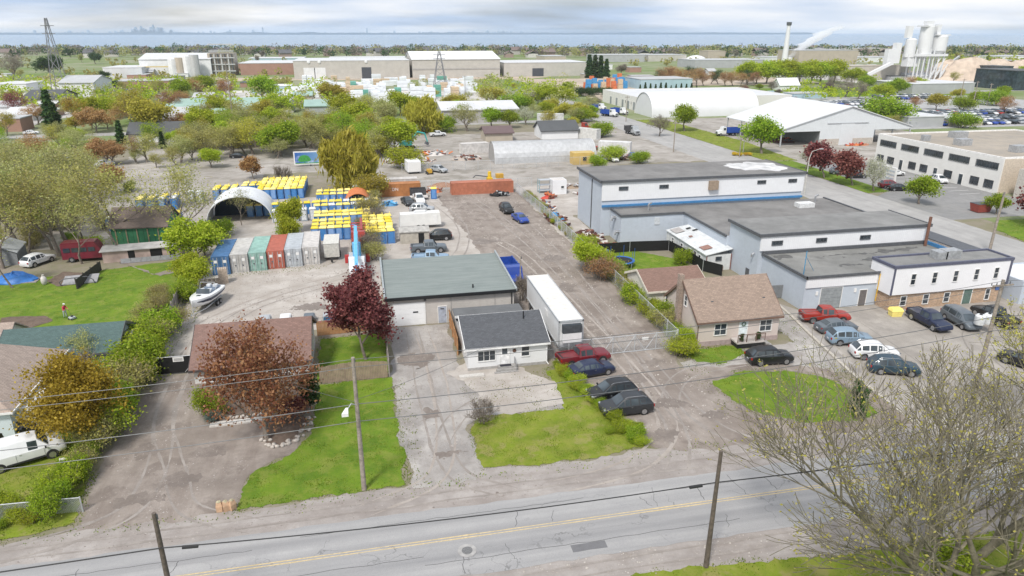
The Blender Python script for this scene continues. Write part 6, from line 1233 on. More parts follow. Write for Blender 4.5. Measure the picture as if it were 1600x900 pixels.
t = thing('yellow_bin', 'yellow salt bin against the brick base of the office', 'bin', (61.2, 66.4, .03), R(-8)); m = MB(); m.loft([[(-.6,-.4,0),(.6,-.4,0),(.6,.4,0),(-.6,.4,0)], [(-.7,-.48,.7),(.7,-.48,.7),(.7,.48,.7),(-.7,.48,.7)]]); m.build('tub', PY, t); MB().loft([[(-.74,-.52,.7),(.74,-.52,.7),(.74,.52,.7),(-.74,.52,.7)], [(-.6,-.3,1.0),(.6,-.3,1.0),(.6,.45,1.0),(-.6,.45,1.0)]]).build('lid', PY, t)
p = g(1333, 330); p = g(1531, 331); t = thing('red_skip', 'rust red waste skip by the side street', 'skip', (p.x, p.y, .03)); MB().loft([[(-1.3,-.9,.1),(1.3,-.9,.1),(1.3,.9,.1),(-1.3,.9,.1)], [(-1.6,-1.1,1.6),(1.6,-1.1,1.6),(1.6,1.1,1.6),(-1.6,1.1,1.6)]]).build('body', M('skip_red', (.28,.06,.045), .7), t); MB().box(-1.6,1.6,-1.1,1.1,1.62,1.7).build('lid', DKTRIM, t)
p = g(44, 641); t = thing('blue_recycling_box', 'blue recycling box before the pale blue house', 'bin', (p.x, p.y, .4)); MB().loft([[(-.5,-.35,0),(.5,-.35,0),(.5,.35,0),(-.5,.35,0)], [(-.6,-.45,.7),(.6,-.45,.7),(.6,.45,.7),(-.6,.45,.7)]]).build('tub', M('recycling_blue', (.02,.11,.45), .5), t); MB().box(-.64,.64,-.48,.48,.62,.72).build('rim', M('recycling_blue', (.02,.11,.45), .5), t); MB().box(-.7,.7,-.5,.5,-.4,-.02).build('stand', DKTRIM, t)
# chair-like litter: white tilted mailbox lamp at the hedge
p = g(101, 741); t = thing('white_mailbox', 'white mailbox leaning in the overgrown hedge', 'mailbox', (p.x, p.y, 0)); MB().path([(0,0,0),(.1,0,1.0)], .04, 6).build('post', WOODG, t); MB().obox((.15,0,1.2),(.55,.3,.35),(.1,.2,.3)).build('box', FRAMEW, t)
# person with a mower on the lawn
p = g(103, 497)
def person(loc, rz):
    V = [(0,0,.92),(0,0,1.1),(.05,0,1.3),(.10,0,1.46),(.14,0,1.56),(.19,0,1.68),  # pelvis..head
         (0,.10,.88),(.05,.11,.50),(0,.11,.08),(.14,.11,.03), (0,-.10,.88),(-.05,-.11,.50),(-.12,-.11,.09),(.03,-.11,.03),
         (.09,.19,1.40),(.20,.24,1.14),(.42,.20,1.06), (.09,-.19,1.40),(.20,-.24,1.14),(.42,-.20,1.06)]
    E = [(0,1),(1,2),(2,3),(3,4),(4,5),(0,6),(6,7),(7,8),(8,9),(0,10),(10,11),(11,12),(12,13),(3,14),(14,15),(15,16),(3,17),(17,18),(18,19)]
    Rr = [.15,.14,.165,.12,.06,.105,.10,.075,.05,.045,.10,.075,.05,.045,.075,.055,.036,.075,.055,.036]
    for hnd, s in ((16, 1), (19, -1)):
        hx, hy, hz = V[hnd]
        for k in range(5):
            i = len(V); dy = (k-2)*.022; ln = (.05,.075,.085,.078,.06)[k]
            if k == 0: V.append((hx+.035, hy-s*.035, hz+.01))
            else: V.append((hx+ln*.6, hy+dy, hz-.005))
            E.append((hnd, i)); Rr.append(.011); V.append((V[i][0]+ln*.35, V[i][1], V[i][2]-.04)); E.append((i, i+1)); Rr.append(.009)
    me = bpy.data.meshes.new('body'); me.from_pydata(V, E, []); o = put('body', me); md = o.modifiers.new('skin', 'SKIN'); o.modifiers.new('sub', 'SUBSURF').levels = 1
    for i, r_ in enumerate(Rr): me.skin_vertices[0].data[i].radius = (r_, r_)
    me.skin_vertices[0].data[0].use_root = True
    dg = bpy.context.evaluated_depsgraph_get(); nm = bpy.data.meshes.new_from_object(o.evaluated_get(dg)); bpy.data.objects.remove(o)
    nm.materials.clear()
    for q in (M('skin_tone', (.42,.27,.19), .6), M('red_jacket', (.50,.03,.08), .8), M('pale_grey_trousers', (.42,.46,.50), .85), TRIM): nm.materials.append(q)
    for f in nm.polygons:
        z, x = f.center.z, f.center.x; f.use_smooth = True
        f.material_index = 3 if z < .12 else 2 if z < .95 and x < .3 else 0 if (z > 1.5 or (x > .38 and z < 1.2)) else 1
    t = thing('person', 'person in red jacket, grey trousers and white cap pushing a mower on the lawn', 'person', loc, rz); put('body', nm, t)
    MB().ell((.18,0,1.75),(.125,.115,.085),12,6).build('cap', FRAMEW, t, 50); MB().obox((.30,0,1.735),(.12,.16,.02)).build('cap_visor', FRAMEW, t)
    m = MB(); m.ell((.285,0,1.665),(.025,.015,.025),6,4); m.build('nose', _mats['skin_tone'], t); m = MB(); [m.ell((.275,s*.04,1.69),(.012,.012,.01),6,4) for s in (1,-1)]; m.build('eyes', TRIM, t)
    m = MB(); [m.ell((.19,s*.105,1.68),(.02,.015,.035),6,4) for s in (1,-1)]; m.build('ears', _mats['skin_tone'], t); MB().ell((.13,0,1.67),(.09,.1,.1),10,6).build('hair', M('dark_hair', (.04,.03,.025), .8), t, 50)
person((p.x, p.y, .09), R(-35)); d = Vector((math.cos(R(-35)), math.sin(R(-35)), 0)); q = Vector((p.x, p.y, .05))+d*1.15
t = thing('lawn_mower', 'small grey push mower in front of the person', 'mower', q, R(-35)); MB().box(-.3,.3,-.25,.25,.1,.32).build('deck', M('mower_grey', (.5,.53,.56), .5), t); MB().ell((0,0,.38),(.16,.16,.12),10,5).build('engine', TRIM, t, 50)
for x in (-.25, .25): [MB().path([(x,s*.26,.1),(x,s*.32,.1)], .1, 10).build('wheel', TYRE, t) for s in (1, -1)]
MB().path([(-.3,.2,.25),(-.72,.22,1.05),(-.72,-.22,1.05),(-.3,-.2,.25)], .02, 6).build('handle', TRIM, t)
# ---------------------------------------------------------------- poles and wires
POLE = M('weathered_pole_wood', (.27,.235,.20), .9, 0, 4, .3); POLED = M('dark_pole_wood', (.105,.085,.07), .9, 0, 4, .3); WIRE = M('black_cable', (.018,.018,.02), .6); WIREG = M('grey_cable', (.13,.135,.14), .5, .3)
def pole(label, x, y, h, mat, arm=0, lamp=False, lean=(0,0), trans=False, r=.16, group=None, cat='utility pole', name='utility_pole', insul=True):
    t = thing(name, label, cat, (x, y, 0), 0, group); MB().path([(0,0,-.1),(lean[0]*.5,lean[1]*.5,h*.5),(lean[0],lean[1],h)], [r*1.15,r*.95,r*.75], 10).build('shaft', mat, t, 50)
    if arm:
        MB().obox((lean[0]*.95,lean[1]-.12,h-.5),(.12,arm,.12) if arm < 0 else (arm,.12,.14)).build('crossarm', mat, t)
        for s in (-.45,-.2,.2,.45): MB().path([(arm*s,lean[1]-.12,h-.42),(arm*s,lean[1]-.12,h-.18)], [.05,.03], 6).build('insulator', DKTRIM, t)
    elif insul: MB().path([(.12,0,h-.4),(.12,0,h-.1)], .05, 6).build('insulator', DKTRIM, t)
    if lamp:
        MB().path([(0,-.1,h*.66),(-.35,-.5,h*.70),(-.6,-1.1,h*.69)], .03, 6).build('lamp_arm', GALV, t); MB().loft([[(-.65-.08,-1.05,h*.69-.1),(-.65+.08,-1.05,h*.69-.1),(-.65+.08,-1.05,h*.69+.1),(-.65-.08,-1.05,h*.69+.1)], [(-.95-.05,-1.75,h*.69-.22),(-.75+.2,-1.75,h*.69-.22),(-.75+.2,-1.75,h*.69+.04),(-.95-.05,-1.75,h*.69+.04)]]).build('lamp_head', FRAMEW, t)
    if trans: MB().path([(.35,-.3,h-2.2),(.35,-.3,h-1.2)], .28, 10).build('transformer', M('transformer_grey', (.38,.40,.41), .5), t, 40)
    return t
PAX = -12.1
pole('grey wooden pole with white street lamp on the front lawn', -1.7, 45.0, 10.9, POLE, lamp=True, r=.17)
pole('tall pole with crossarm before the white office', 55.6, 48.8, 11.0, POLE, arm=2.2, r=.19, lean=(.3,.2)); pA = pole('dark wooden pole at the bottom left roadside', PAX, 33.6, 8.3, POLED, r=.15); pole('dark mossy pole standing before the bare roadside tree', 19.5, 32.3, 8.6, POLED, r=.15, lean=(.1,0))
pole('pole leaning beside the side street at the right', 93.6, 85.6, 9.5, POLE, r=.2, lean=(.5,.3)); pole('thin post between garage and white trailer', 18.2, 80.6, 6.0, POLE, r=.09)
def lamp_post(label, x, y, h, d=1.8):
    t = thing('street_lamp', label, 'street lamp', (x, y, 0)); MB().path([(0,0,0),(0,0,h*.8),(d*.2,0,h*.95),(d,0,h)], [.12,.09,.06,.05], 8).build('post', M('concrete_post', (.48,.47,.44), .8), t, 40); MB().obox((d+.3,0,h-.02),(.8,.3,.16)).build('lamp_head', GALV, t)
lamp_post('curved concrete street lamp by the grey factory', 89.7, 128, 9.6, 2.2); p = g(1161, 238); lamp_post('street lamp before the big green street tree', p.x, p.y, 9, 1.5)
for i, (bx, by, ty) in enumerate(((1052,238,190),(1155,246,215),(978,190,150),(368,215,95),(727,150,118))):
    p = g(bx, by); pole('slim far utility pole, '+('by the street verge', 'behind the factory roof', 'at the street bend', 'by the left street', 'near the lumber yard')[i], p.x, p.y, hgt(bx, by, ty), POLE, arm=1.8, r=.14)
for i, bx in enumerate((1505, 1580, 1660)):
    p = g(bx*.25+1100*.75+0, 168-i) if False else g(1498+i*22, 165); pole('far utility pole beside the car lot', p.x, p.y, 12-i, POLE, arm=2, r=.2, group='far poles beside the car lot')
def wire(label, pts, r, mat=WIRE, sag=.6, group=None, name='overhead_wire'):
    P = []
    for i in range(len(pts)-1):
        a, b2 = Vector(pts[i]), Vector(pts[i+1])
        for k in range(13 if i == len(pts)-2 else 12): u = k/12; q = a.lerp(b2, u); q.z -= sag*4*u*(1-u); P.append(q)
    o = MB().path(P, r, 5).build(name, mat); return tag(o, label, 'wire', group)
for i, (z, dx) in enumerate(((10.8,0),(10.2,.35),(7.3,.1),(5.9,.1))):
    wire(('topmost', 'second', 'third', 'lowest')[i]+' overhead wire along the front lawns', [(-56,44.6,z),(-1.7+dx*.3,44.9,z),(55.6,48.7,z+.2),(115,51,z)], .022 if i < 2 else .03, WIREG, .7)
for i, (y, z) in enumerate(((32.9,6.15),(33.15,5.95))): wire('thick black cable along the near roadside, '+('upper' if i == 0 else 'lower')+' strand', [(-60,y+.6,z+.2),(PAX,y+.55,z),(19.5,y-.6,z+.25),(62,y-.8,z+.6)], .035, WIRE, .35)
MB_ = MB().path([(17.8,32.3,6.3),(18.6,32.3,6.32)], .1, 8).build('cable_box', WIRE); tag(MB_, 'black splice box on the roadside cable by the mossy pole', 'cable box'); MB_ = MB().path([(PAX+1.1,33.4,6.05),(PAX+1.9,33.4,6.0)], .1, 8).build('cable_box', WIRE); tag(MB_, 'black splice box on the cable by the left pole', 'cable box')
wire('service wire from the lawn pole to the bungalow', [(-1.7,45,7.6),(12.5,62.4,3.6)], .016, WIREG, .4); wire('service wire from the lawn pole to the left house', [(-1.7,45,7.4),(-14,63.8,3.2)], .016, WIREG, .4)
# ---------------------------------------------------------------- far buildings
def fmat(name, c, per=0): return M('far_'+name, c, .7, 0, .3, .07, big=.15)
GREYR = fmat('roof_grey', (.42,.43,.44)); WHR = fmat('roof_white', (.56,.57,.585))
# office across the street
t = thing('white_office_block', 'long two storey white office with bands of dark windows', 'office'); OW = M('cream_panel', (.70,.69,.66), .7, 0, .8, .04)
flat(t, 130.2, 172, 120.8, 158.6, 7.3, OW, groundm('gravel_roof', (.33,.29,.24), (.42,.37,.31), (.24,.23,.215), .06, .3, 6, .2), .35, .4, M('cream_coping', (.74,.73,.71), .6)); MB().box(171.5, 176, 120.8, 158.6, 0, 7.2).build('wall', OW, t)
for i in range(5): window(t, '-x', 124.6+i*7.5, 4.9, 5.6, 1.35, 130.2, 8, 1, frame=M('dark_frame', (.05,.05,.055), .5), name='ribbon_window', bar=.12)
for i in range(10):
    y = 123.2+i*3.7
    if i in (2, 4, 7): door(t, '-x', y, .1, 1.1, 2.3, 130.2, CGLASS)
    else: window(t, '-x', y, .9, 2.2, 1.6, 130.2, 4, 2, frame=_mats['dark_frame'], bar=.08)
for z in (4.9, 1.1): window(t, '-y', 136.2, z, 3.0, 1.35, 120.8, 3, 1, frame=_mats['dark_frame'], bar=.1); window(t, '-y', 146.2, z, 3.0, 1.35, 120.8, 3, 1, frame=_mats['dark_frame'], bar=.1)
MB().box(130.5, 172, 120.7, 120.79, 0, 7.3).build('tan_cladding', M('tan_panel', (.55,.47,.38), .8), t)
for x, y, s in ((137,139,1.6),(141,128,1.5),(134,147,.9),(146,150,1.8),(152,131,1.2)): MB().box(x-s, x+s, y-s*.7, y+s*.7, 7.34, 8.5+s*.2).build('roof_unit', M('grey_metal_unit', (.40,.41,.42), .5, .4, 3, .25), t)
t = thing('beige_corner_block', 'plain beige block at the right edge by the street', 'building'); flat(t, 131, 160, 104, 117.5, 5.6, M('beige_block', (.50,.47,.42), .8), GREYR, .3)
t = thing('office_sign', 'white tenant sign panel before the office', 'sign', tuple(g(1388, 292))); MB().box(-.2,.2,-1.6,1.6,.3,4.4).build('panel', FRAMEW, t)
for k in range(4): MB().box(-.23,-.205,-1.3,1.3,1.0+k*.8,1.35+k*.8).build('lettering_band', M('pale_print', (.45,.5,.56), .6), t)
MB().box(-.1,.1,-1.2,1.2,0,.3).build('base', DKTRIM, t)
# open shed with big white roof
t = thing('open_sided_shed', 'huge white gabled shed with open sides on posts', 'shed'); x0, x1, y0, y1, xm = 121.5, 166, 188.5, 222, 144; RW = lined('white_shed_roof', (.60,.615,.63), 1, 1.0, .3, .5, .03, dark=.93)
for (e, s) in ((x0, 0), (x1, 1)):
    pr = [(e, 4.9), (xm, 11.2), (xm, 11.45), (e, 5.15)]; MB().vprism(pr if s == 0 else pr[::-1], y0-.4, y1, 'y').build('roof', RW, t)
MB().vprism([(134.5,0),(153,0),(153,8.5),(xm,11.1),(134.5,8.4)], y0, y0+.25, 'y').build('gable_wall', lined('pale_shed_wall', (.62,.65,.67), 0, .5, .3, .6, .03, dark=.92), t)
for (a, za, b_, zb) in ((x0,4.9,134.5,8.4),(153,8.5,x1,4.9)): MB().vprism([(a,za-.6),(b_,min(za,zb)-.6),(b_,zb),(a,za)] if a == x0 else [(a,zb-.6),(b_,zb-.6),(b_,zb),(a,za)], y0-.05, y0+.2, 'y').build('gable_infill', _mats['pale_shed_wall'], t)
MB().box(134.6, 153, y0-.08, y0-.01, 0, 1.9).build('base_wall', M('tan_base', (.46,.42,.37), .8), t); MB().box(141.2, 145.8, y0-.12, y0-.02, 0, 6.4).build('sliding_door', _mats['pale_shed_wall'], t); MB().box(136.5, 150.5, y0-.2, y0-.05, 6.4, 6.6).build('door_track', GALV, t); MB().box(134.5, 134.8, y0+.25, y1, 0, 8).build('side_wall', M('painted_inner_shade', (.22,.23,.23), .8), t)  # side wall colour carries the shade inside the shed
for y in (188.7, 196, 204, 212, 221): [MB().box(x-.15,x+.15,y-.15,y+.15,0,4.95).build('post', GALV, t) for x in (x0+.3, x1-.3)]
spoil('machinery stored under the open shed', 128, 199, 4, 5, 2.2, RUST2, 31, 'machinery_heap', 26, [REDS, ORG, DKTRIM, TYRE], 'machinery'); spoil('coloured implements before the open shed', 146, 186.3, 4, .9, .9, ORG, 32, 'implements', 16, [REDS, ORG, DKTRIM], 'implements')
t = thing('white_arched_tent', 'long white arched fabric building beside the street', 'tent', (114, 276, 0), R(-90)); arch(t, 9.5, 9.2, 47, M('bright_white_fabric', (.64,.65,.665), .6, 0, .3, .03), 18); MB().vprism([(-9.3*math.cos(math.pi*i/14), 9.0*math.sin(math.pi*i/14)**.85) for i in range(15)][::-1], .3, .5, 'y').build('end_cloth', _mats['bright_white_fabric'], t); t.location = (114, 277, 0); t.rotation_euler = (0, 0, R(-90))
t = thing('white_warehouse', 'low white warehouse with grey loading doors behind the arched tent', 'warehouse'); flat(t, 117.5, 190, 290, 338, 5.6, M('off_white_wall', (.66,.65,.62), .7), WHR, .3)
for y in (296, 303, 310, 318, 326): door(t, '-x', y, .1, 2.6, 3.4, 117.5, M('grey_roller_door', (.25,.27,.28), .6))
for i, y in enumerate((293, 299.5, 306.5)): window(t, '-x', y, 2.2, .8, 1.3, 117.5, 1, 1)
def far_box(label, pxl, pxr, yb, yt, depth, wall, roof=None, ridge=0, cat='building', name='industrial_building', doors=(), dark=None):
    """block whose front runs along X, given by its left/right foot and its top row"""
    a, b2 = g(pxl, yb), g(pxr, yb); y = (a.y+b2.y)/2; h = max(hgt((pxl+pxr)/2, yb, yt), 2.4); x0 = a.x; x1 = b2.x
    # follow the sight lines at the common depth
    t = thing(name, label, cat, (x0, y, 0)); L = x1-x0
    if ridge:
        pr = [(0,0),(depth,0),(depth,h),(depth/2,h+ridge),(0,h)]; MB().vprism(pr, 0, L, 'x').build('wall', wall, t)
        MB().vprism([(-.5,h),(depth/2,h+ridge),(depth/2,h+ridge+.3),(-.5,h+.3)], -.5, L+.5, 'x').build('roof', roof or GREYR, t); MB().vprism([(depth+.5,h),(depth+.5,h+.3),(depth/2,h+ridge+.3),(depth/2,h+ridge)], -.5, L+.5, 'x').build('roof', roof or GREYR, t)
    else:
        MB().box(0, L, 0, depth, 0, h).build('wall', wall, t); MB().box(-.2, L+.2, -.2, depth+.2, h+.01, h+.35).build('roof', roof or GREYR, t)
    for (u, wd, hh, mt) in doors: MB().box(L*u-wd/2, L*u+wd/2, -.15, -.02, 0, hh).build('door', mt, t)
    return t, L, h
BEIGE = fmat('beige', (.47,.45,.415)); BEIGED = fmat('beige_dark', (.38,.365,.35)); BRICKF = fmat('brick', (.34,.20,.155)); FWHITE = fmat('white', (.70,.71,.72)); FBLUE = fmat('pale_blue', (.36,.49,.55)); FGREEN = fmat('green_roof', (.28,.40,.36)); FGREY = fmat('grey', (.38,.39,.40)); FDARK = fmat('dark', (.08,.085,.09)); FTAN = fmat('tan', (.42,.37,.30))
ddk = M('far_dark_door', (.06,.065,.08), .6)
t, L, h = far_box('long beige factory wing left of the white roofed hall', 462, 642, 123, 95, 60, BEIGE, WHR, doors=((.13,8,8,FWHITE),(.22,8,8,FWHITE),(.62,7,8,ddk)), name='beige_factory')
for u in (.13,.22,.62): MB().ell((L*u,-.3,12),(1.2,.3,1.2),8,5).build('wall_light', FWHITE, t)
t, L, h = far_box('tall beige hall with bright white roof in the far centre', 644, 784, 121, 93, 70, BEIGE, FWHITE, 5, name='beige_factory'); MB().box(-.2, L+.2, -.25, -.03, h*.45, h*.52).build('dark_band', BEIGED, t)
far_box('beige factory wing right of the white roofed hall', 785, 922, 119, 98, 50, BEIGE, WHR, doors=((.4,9,6,ddk),), name='beige_factory'); far_box('low brick factory left of the beige wing', 378, 462, 117, 99, 60, BRICKF, WHR, name='brick_factory'); far_box('pale long roofs behind the beige factory, left', 390, 475, 96, 91, 40, FBLUE, WHR); far_box('pale long roofs behind the beige factory, right', 515, 640, 95, 90, 40, FBLUE, WHR)
# white chemical plant on the left
t, L, h = far_box('white process plant with towers and pipework', 224, 330, 119, 93, 50, FWHITE, WHR, 4, name='process_plant', cat='factory'); STEEL = M('far_steel', (.45,.46,.46), .6)
MB().box(L*.95, L*1.32, 4, 24, 0, h*1.35).build('tower', FTAN, t)
for k in range(7):
    x = L*(1.0+.05*k); MB().box(x-.5, x+.5, 2.5, 3.6, 0, h*1.3).build('column', STEEL if k % 2 else FDARK, t)
for k in range(5): MB().box(L*.98, L*1.34, 2.2, 3.4, 3+k*5, 3.8+k*5).build('platform', STEEL, t)
for k, c_ in enumerate((FWHITE, FTAN, FWHITE, STEEL)): MB().path([(L*(.5+.1*k),-8,0),(L*(.5+.1*k),-8,13+k)], 3.6, 12).build('tank', c_, t, 30)
MB().box(0, L*.5, -7, -6, 7, 7.8).build('pipe_bridge', M('far_yellow', (.6,.48,.2), .6), t)
far_box('red brick block beside the white plant', 374, 400, 112, 99, 30, BRICKF); far_box('pale low warehouses left of the white plant', 165, 222, 122, 106, 40, fmat('pale_grey', (.55,.57,.58)), WHR); far_box('white hall with grey roof far left', 98, 148, 152, 130, 30, FWHITE, GREYR, 3); far_box('brick row of shops in the left distance', 183, 264, 140, 127, 20, BRICKF, GREYR); far_box('dark roofed storage hall far left', 40, 90, 170, 155, 25, FTAN, FDARK, 3)
far_box('white walled house with grey hip roof in the left middle', 240, 296, 207, 190, 12, FWHITE, GREYR, 4, 'house', 'white_house'); far_box('dark roofed house behind the woodland', 205, 288, 222, 212, 10, FWHITE, FDARK, 3, 'house', 'dark_roof_house'); far_box('dark roofed bungalow right of the dark roofed house', 322, 372, 214, 200, 12, FGREY, FDARK, 3, 'house', 'dark_roof_house'); far_box('small white house in the bare woodland', 58, 108, 285, 262, 8, WHITESIDE, fmat('pale_roof', (.52,.56,.57)), 2.4, 'house', 'white_house'); far_box('brick hall beside the left street', 8, 34, 206, 186, 10, BRICKF, GREYR); far_box('white warehouse row at the far left edge', -10, 42, 150, 132, 25, FWHITE, WHR)
for i, (l, r, yb, yt) in enumerate(((252,408,194,182),(264,408,184,173),(278,424,174,164))): far_box('green roofed storage row, '+('nearest', 'middle', 'farthest')[i]+' of three', l, r, yb, yt+3, 10, FWHITE, FGREEN, 2.6, name='storage_row')
far_box('blue roofed sheds in the left distance', 395, 455, 146, 135, 14, FBLUE, FWHITE); far_box('green roofed kiosk by the lumber yard', 460, 488, 162, 150, 8, FTAN, FGREEN, 1.5); far_box('long pale workshop behind the willow', 690, 812, 192, 172, 26, BEIGED, WHR, 2, name='workshop'); far_box('long low grey roofed works left of the willow', 478, 560, 178, 166, 14, FGREY, FGREEN, 2)
far_box('light blue hall in the right distance', 997, 1085, 139, 124, 26, FBLUE, GREYR, name='blue_hall'); far_box('dark brown roofed shack behind the quonset hut', 758, 802, 221, 211, 9, FTAN, fmat('brown_roof', (.13,.09,.09)), 1.6, 'shed', 'shack'); far_box('grey roofed house behind the quonset hut', 845, 905, 217, 207, 10, FWHITE, FDARK, 2.6, 'house', 'grey_roof_house'); far_box('white site office left of the far yard', 608, 630, 229, 219, 5, FWHITE, RUST, 0, 'hut', 'site_hut'); far_box('low grey building among the parked cars', 1412, 1478, 199, 183, 16, FGREY, WHR, name='grey_building'); far_box('beige annex beside the low grey building', 1478, 1540, 197, 186, 10, FTAN, GREYR); far_box('wide grey workshop beside the far road', 1415, 1530, 147, 131, 30, FGREY, WHR); far_box('dark glass cube at the right edge', 1579, 1640, 141, 111, 30, glassy('far_glass', (.03,.045,.06)), FDARK, name='glass_cube'); far_box('dark glass slab by the gravel piles', 1553, 1581, 127, 104, 20, glassy('far_glass'), FDARK, name='glass_cube'); far_box('low white service building with blue doors', 1180, 1210, 158, 146, 14, FWHITE, WHR, doors=((.3,5,5,FBLUE),(.7,5,5,FBLUE))); far_box('blue grey low roof behind the open shed', 1236, 1296, 154, 147, 10, FBLUE, GREYR); far_box('small white gabled church like house in the park', 1216, 1250, 141, 134, 8, FWHITE, FWHITE, 4, 'house', 'white_gabled_house')
for i, (l, r, yb, yt) in enumerate(((930,1010,97,86),(1010,1075,96,86),(850,885,98,88),(1080,1200,106,94),(1240,1345,101,79),(1245,1405,89,76),(1345,1410,97,90),(1200,1250,97,90),(1560,1640,96,88))): far_box('distant pale industrial roof, number %s from the left in the far right belt' % ('one two three four five six seven eight nine'.split()[i]), l, r, yb, yt, 40, (FGREY, BEIGE, FTAN, FGREY, FTAN, FTAN, FWHITE, FWHITE, FWHITE)[i], GREYR)
far_box('round tan tank building in the far right', 1104, 1134, 95, 80, 24, FTAN, FTAN); t = thing('white_dome', 'white dome in the far right belt', 'dome', tuple(g(1087, 96))); MB().ell((0,0,0),(13,13,7),16,8).build('shell', FWHITE, t, 50); MB().path([(0,0,-.1),(0,0,1.5)], 13.4, 20).build('base_ring', GREYR, t)
r_ = random.Random(404)
for i in range(46):
    x, y = (r_.uniform(-10, 450), r_.uniform(112, 205)) if i < 26 else (r_.uniform(850, 1600), r_.uniform(100, 128)); wd = r_.uniform(10, 42); c_ = r_.choice((('white', FWHITE), ('grey', FGREY), ('tan', FTAN), ('brick red', BRICKF), ('beige', BEIGE)))
    far_box('small distant %s works building among the trees %s' % (c_[0], 'at left' if i < 26 else 'at right'), x, x+wd, y, y-r_.uniform(4, 8), r_.uniform(8, 20), c_[1], r_.choice((WHR, GREYR, FDARK, GREYR)), r_.choice((0, 2)), name='distant_building')[0]['group'] = 'small distant works buildings'
# concrete wall before the silos
far_box('long concrete retaining wall below the silos', 1318, 1425, 125, 103, 8, fmat('concrete', (.46,.43,.38)), FTAN, name='concrete_wall', cat='wall')
# white batching plant
p = g(1440, 126); t = thing('white_silo_plant', 'tall white concrete batching plant with silos on lattice legs', 'silo plant', (p.x, p.y, 0)); S_ = .47
def bxp(nm, px0, px1, py0, py1, d0, d1, mt):
    k = 1.0; sc_ = (p-Vector((0,0,CAMH))).length/FPX*.97
    MB().box((px0-1440)*sc_, (px1-1440)*sc_, d0, d1, (126-py1)*sc_, (126-py0)*sc_).build(nm, mt, t)
SILW = M('silo_white', (.66,.67,.68), .5, 0, .3, .03)
def cyp(nm, cx_, w_, ytop, ybot, d_, cone=True):
    sc2 = (p-Vector((0,0,CAMH))).length/FPX*.97; X_, r0_, z0, z1 = (cx_-1440)*sc2, w_/2*sc2, (126-ybot)*sc2, (126-ytop)*sc2; c_ = r0_*.9 if cone else 0
    MB().path([(X_,d_,z0-c_),(X_,d_,z0),(X_,d_,z1),(X_,d_,z1+r0_*.25)], [r0_*.2 if cone else r0_,r0_,r0_,r0_*.5], 16).build(nm, SILW, t, 40)
cyp('main_silo', 1441, 17, 58, 92, 4); cyp('silo', 1462, 18, 70, 88, 3); cyp('silo', 1421, 14, 74, 96, 5); cyp('silo', 1409, 9, 66, 96, 7, False)
for nm, a in (('top_house',(1436,1446,51,56,2,6)),('top_rail',(1430,1452,56.5,58,0,8)),('gantry',(1452,1472,67.5,69,0,8)),('lift_tower',(1456,1462,55,68,4,7)),('left_top',(1413,1421,57,72,5,8)),('hopper_house',(1416,1432,92,108,2,8)),('stair_tower',(1400,1408,78,104,5,9)),('low_tower',(1389,1400,86,106,5,9)),('batch_floor',(1424,1472,92,95,-1,9))): bxp(nm, *a, SILW)
sc_ = (p-Vector((0,0,CAMH))).length/FPX*.97
for x in (1425,1431,1438,1446,1452,1460,1468):
    for y in (0, 7): MB().box((x-1440)*sc_-.35,(x-1440)*sc_+.35,y,y+.7,0,(126-86)*sc_).build('leg', SILW, t)
for k in range(8): x = (1450+k*2.6-1440)*sc_; MB().bar((x,0,(k % 3)*4),(x+4,0,(k % 3)*4+7),.5).build('brace', SILW, t)
MB().bar(((1392-1440)*sc_,3,(126-104)*sc_),((1360-1440)*sc_,3,(126-118)*sc_),2.0).build('conveyor', SILW, t)
t = thing('inclined_conveyor', 'grey inclined conveyor running up the gravel pile', 'conveyor', tuple(g(1468,112))); MB().bar((0,0,0),(30,14,12),1.6).build('belt', FGREY, t)
for k in (8, 20, 28): MB().bar((k,k*.47,0),(k,k*.47,k*.4),.5).build('leg', STEEL, t)
SAND = M('far_gravel_heap', (.50,.41,.33), .95, 0, .25, .2, .3)
for i, (bx, by, rx, ry, h, m_) in enumerate(((1515,124,34,14,17,SAND),(1480,122,26,12,14,SAND),(1552,120,32,14,14,SAND),(1590,118,30,14,13,SAND),(1400,122,20,10,9,SAND))):
    q = g(bx, by); spoil('large tan gravel heap, '+('biggest in the middle', 'beside the white plant', 'behind the glass slab', 'at the right edge', 'left of the white plant')[i], q.x, q.y, rx, ry, h*1.5, m_, 40+i, 'gravel_heap', 0, None, 'gravel heap')
# chimney stack and steam
p = g(1225, 101); t = thing('chimney_stack', 'slim white chimney stack with dark rim beside steam', 'chimney', (p.x, p.y, 0)); hs = hgt(1225, 101, 38); MB().path([(0,0,0),(0,0,hs)], [3.4,1.7], 14).build('shaft', SILW, t, 40); MB().path([(0,0,hs-1),(0,0,hs+2.2)], [2.4,2.6], 12).build('rim', FDARK, t, 40)
q = g(1233, 101); m = MB(); r_ = random.Random(3); rings = []; zb = 7
for k in range(15):
    u = k/14; c_ = Vector((u*44, 0, zb+(hgt(1233,101,45)-zb)*u**.85)); R_ = (3.2+11.0*u**.8*(1.15-.75*max(0, u-.6)))*(1+.28*math.sin(k*2.1))
    rings.append([(c_.x+math.cos(a*.5236)*R_*(1+.45*noise.noise(Vector((a*1.3,k*.7,1)))), c_.y+math.sin(a*.5236)*R_*(1+.4*noise.noise(Vector((a*.9,k*.8,5)))), c_.z+math.cos(a*.5236+1)*R_*.25+noise.noise(Vector((k*.9,a*.7,3)))*2.5) for a in range(12)])
m.loft(rings); STM = bpy.data.materials.new('steam'); STM.use_nodes = True; STM.node_tree.nodes.clear(); nt = NT(STM); ns = nt.ramp(nt.noise(obc(nt), .13, 6, .65), .38, 0.0, .56, 1.0)
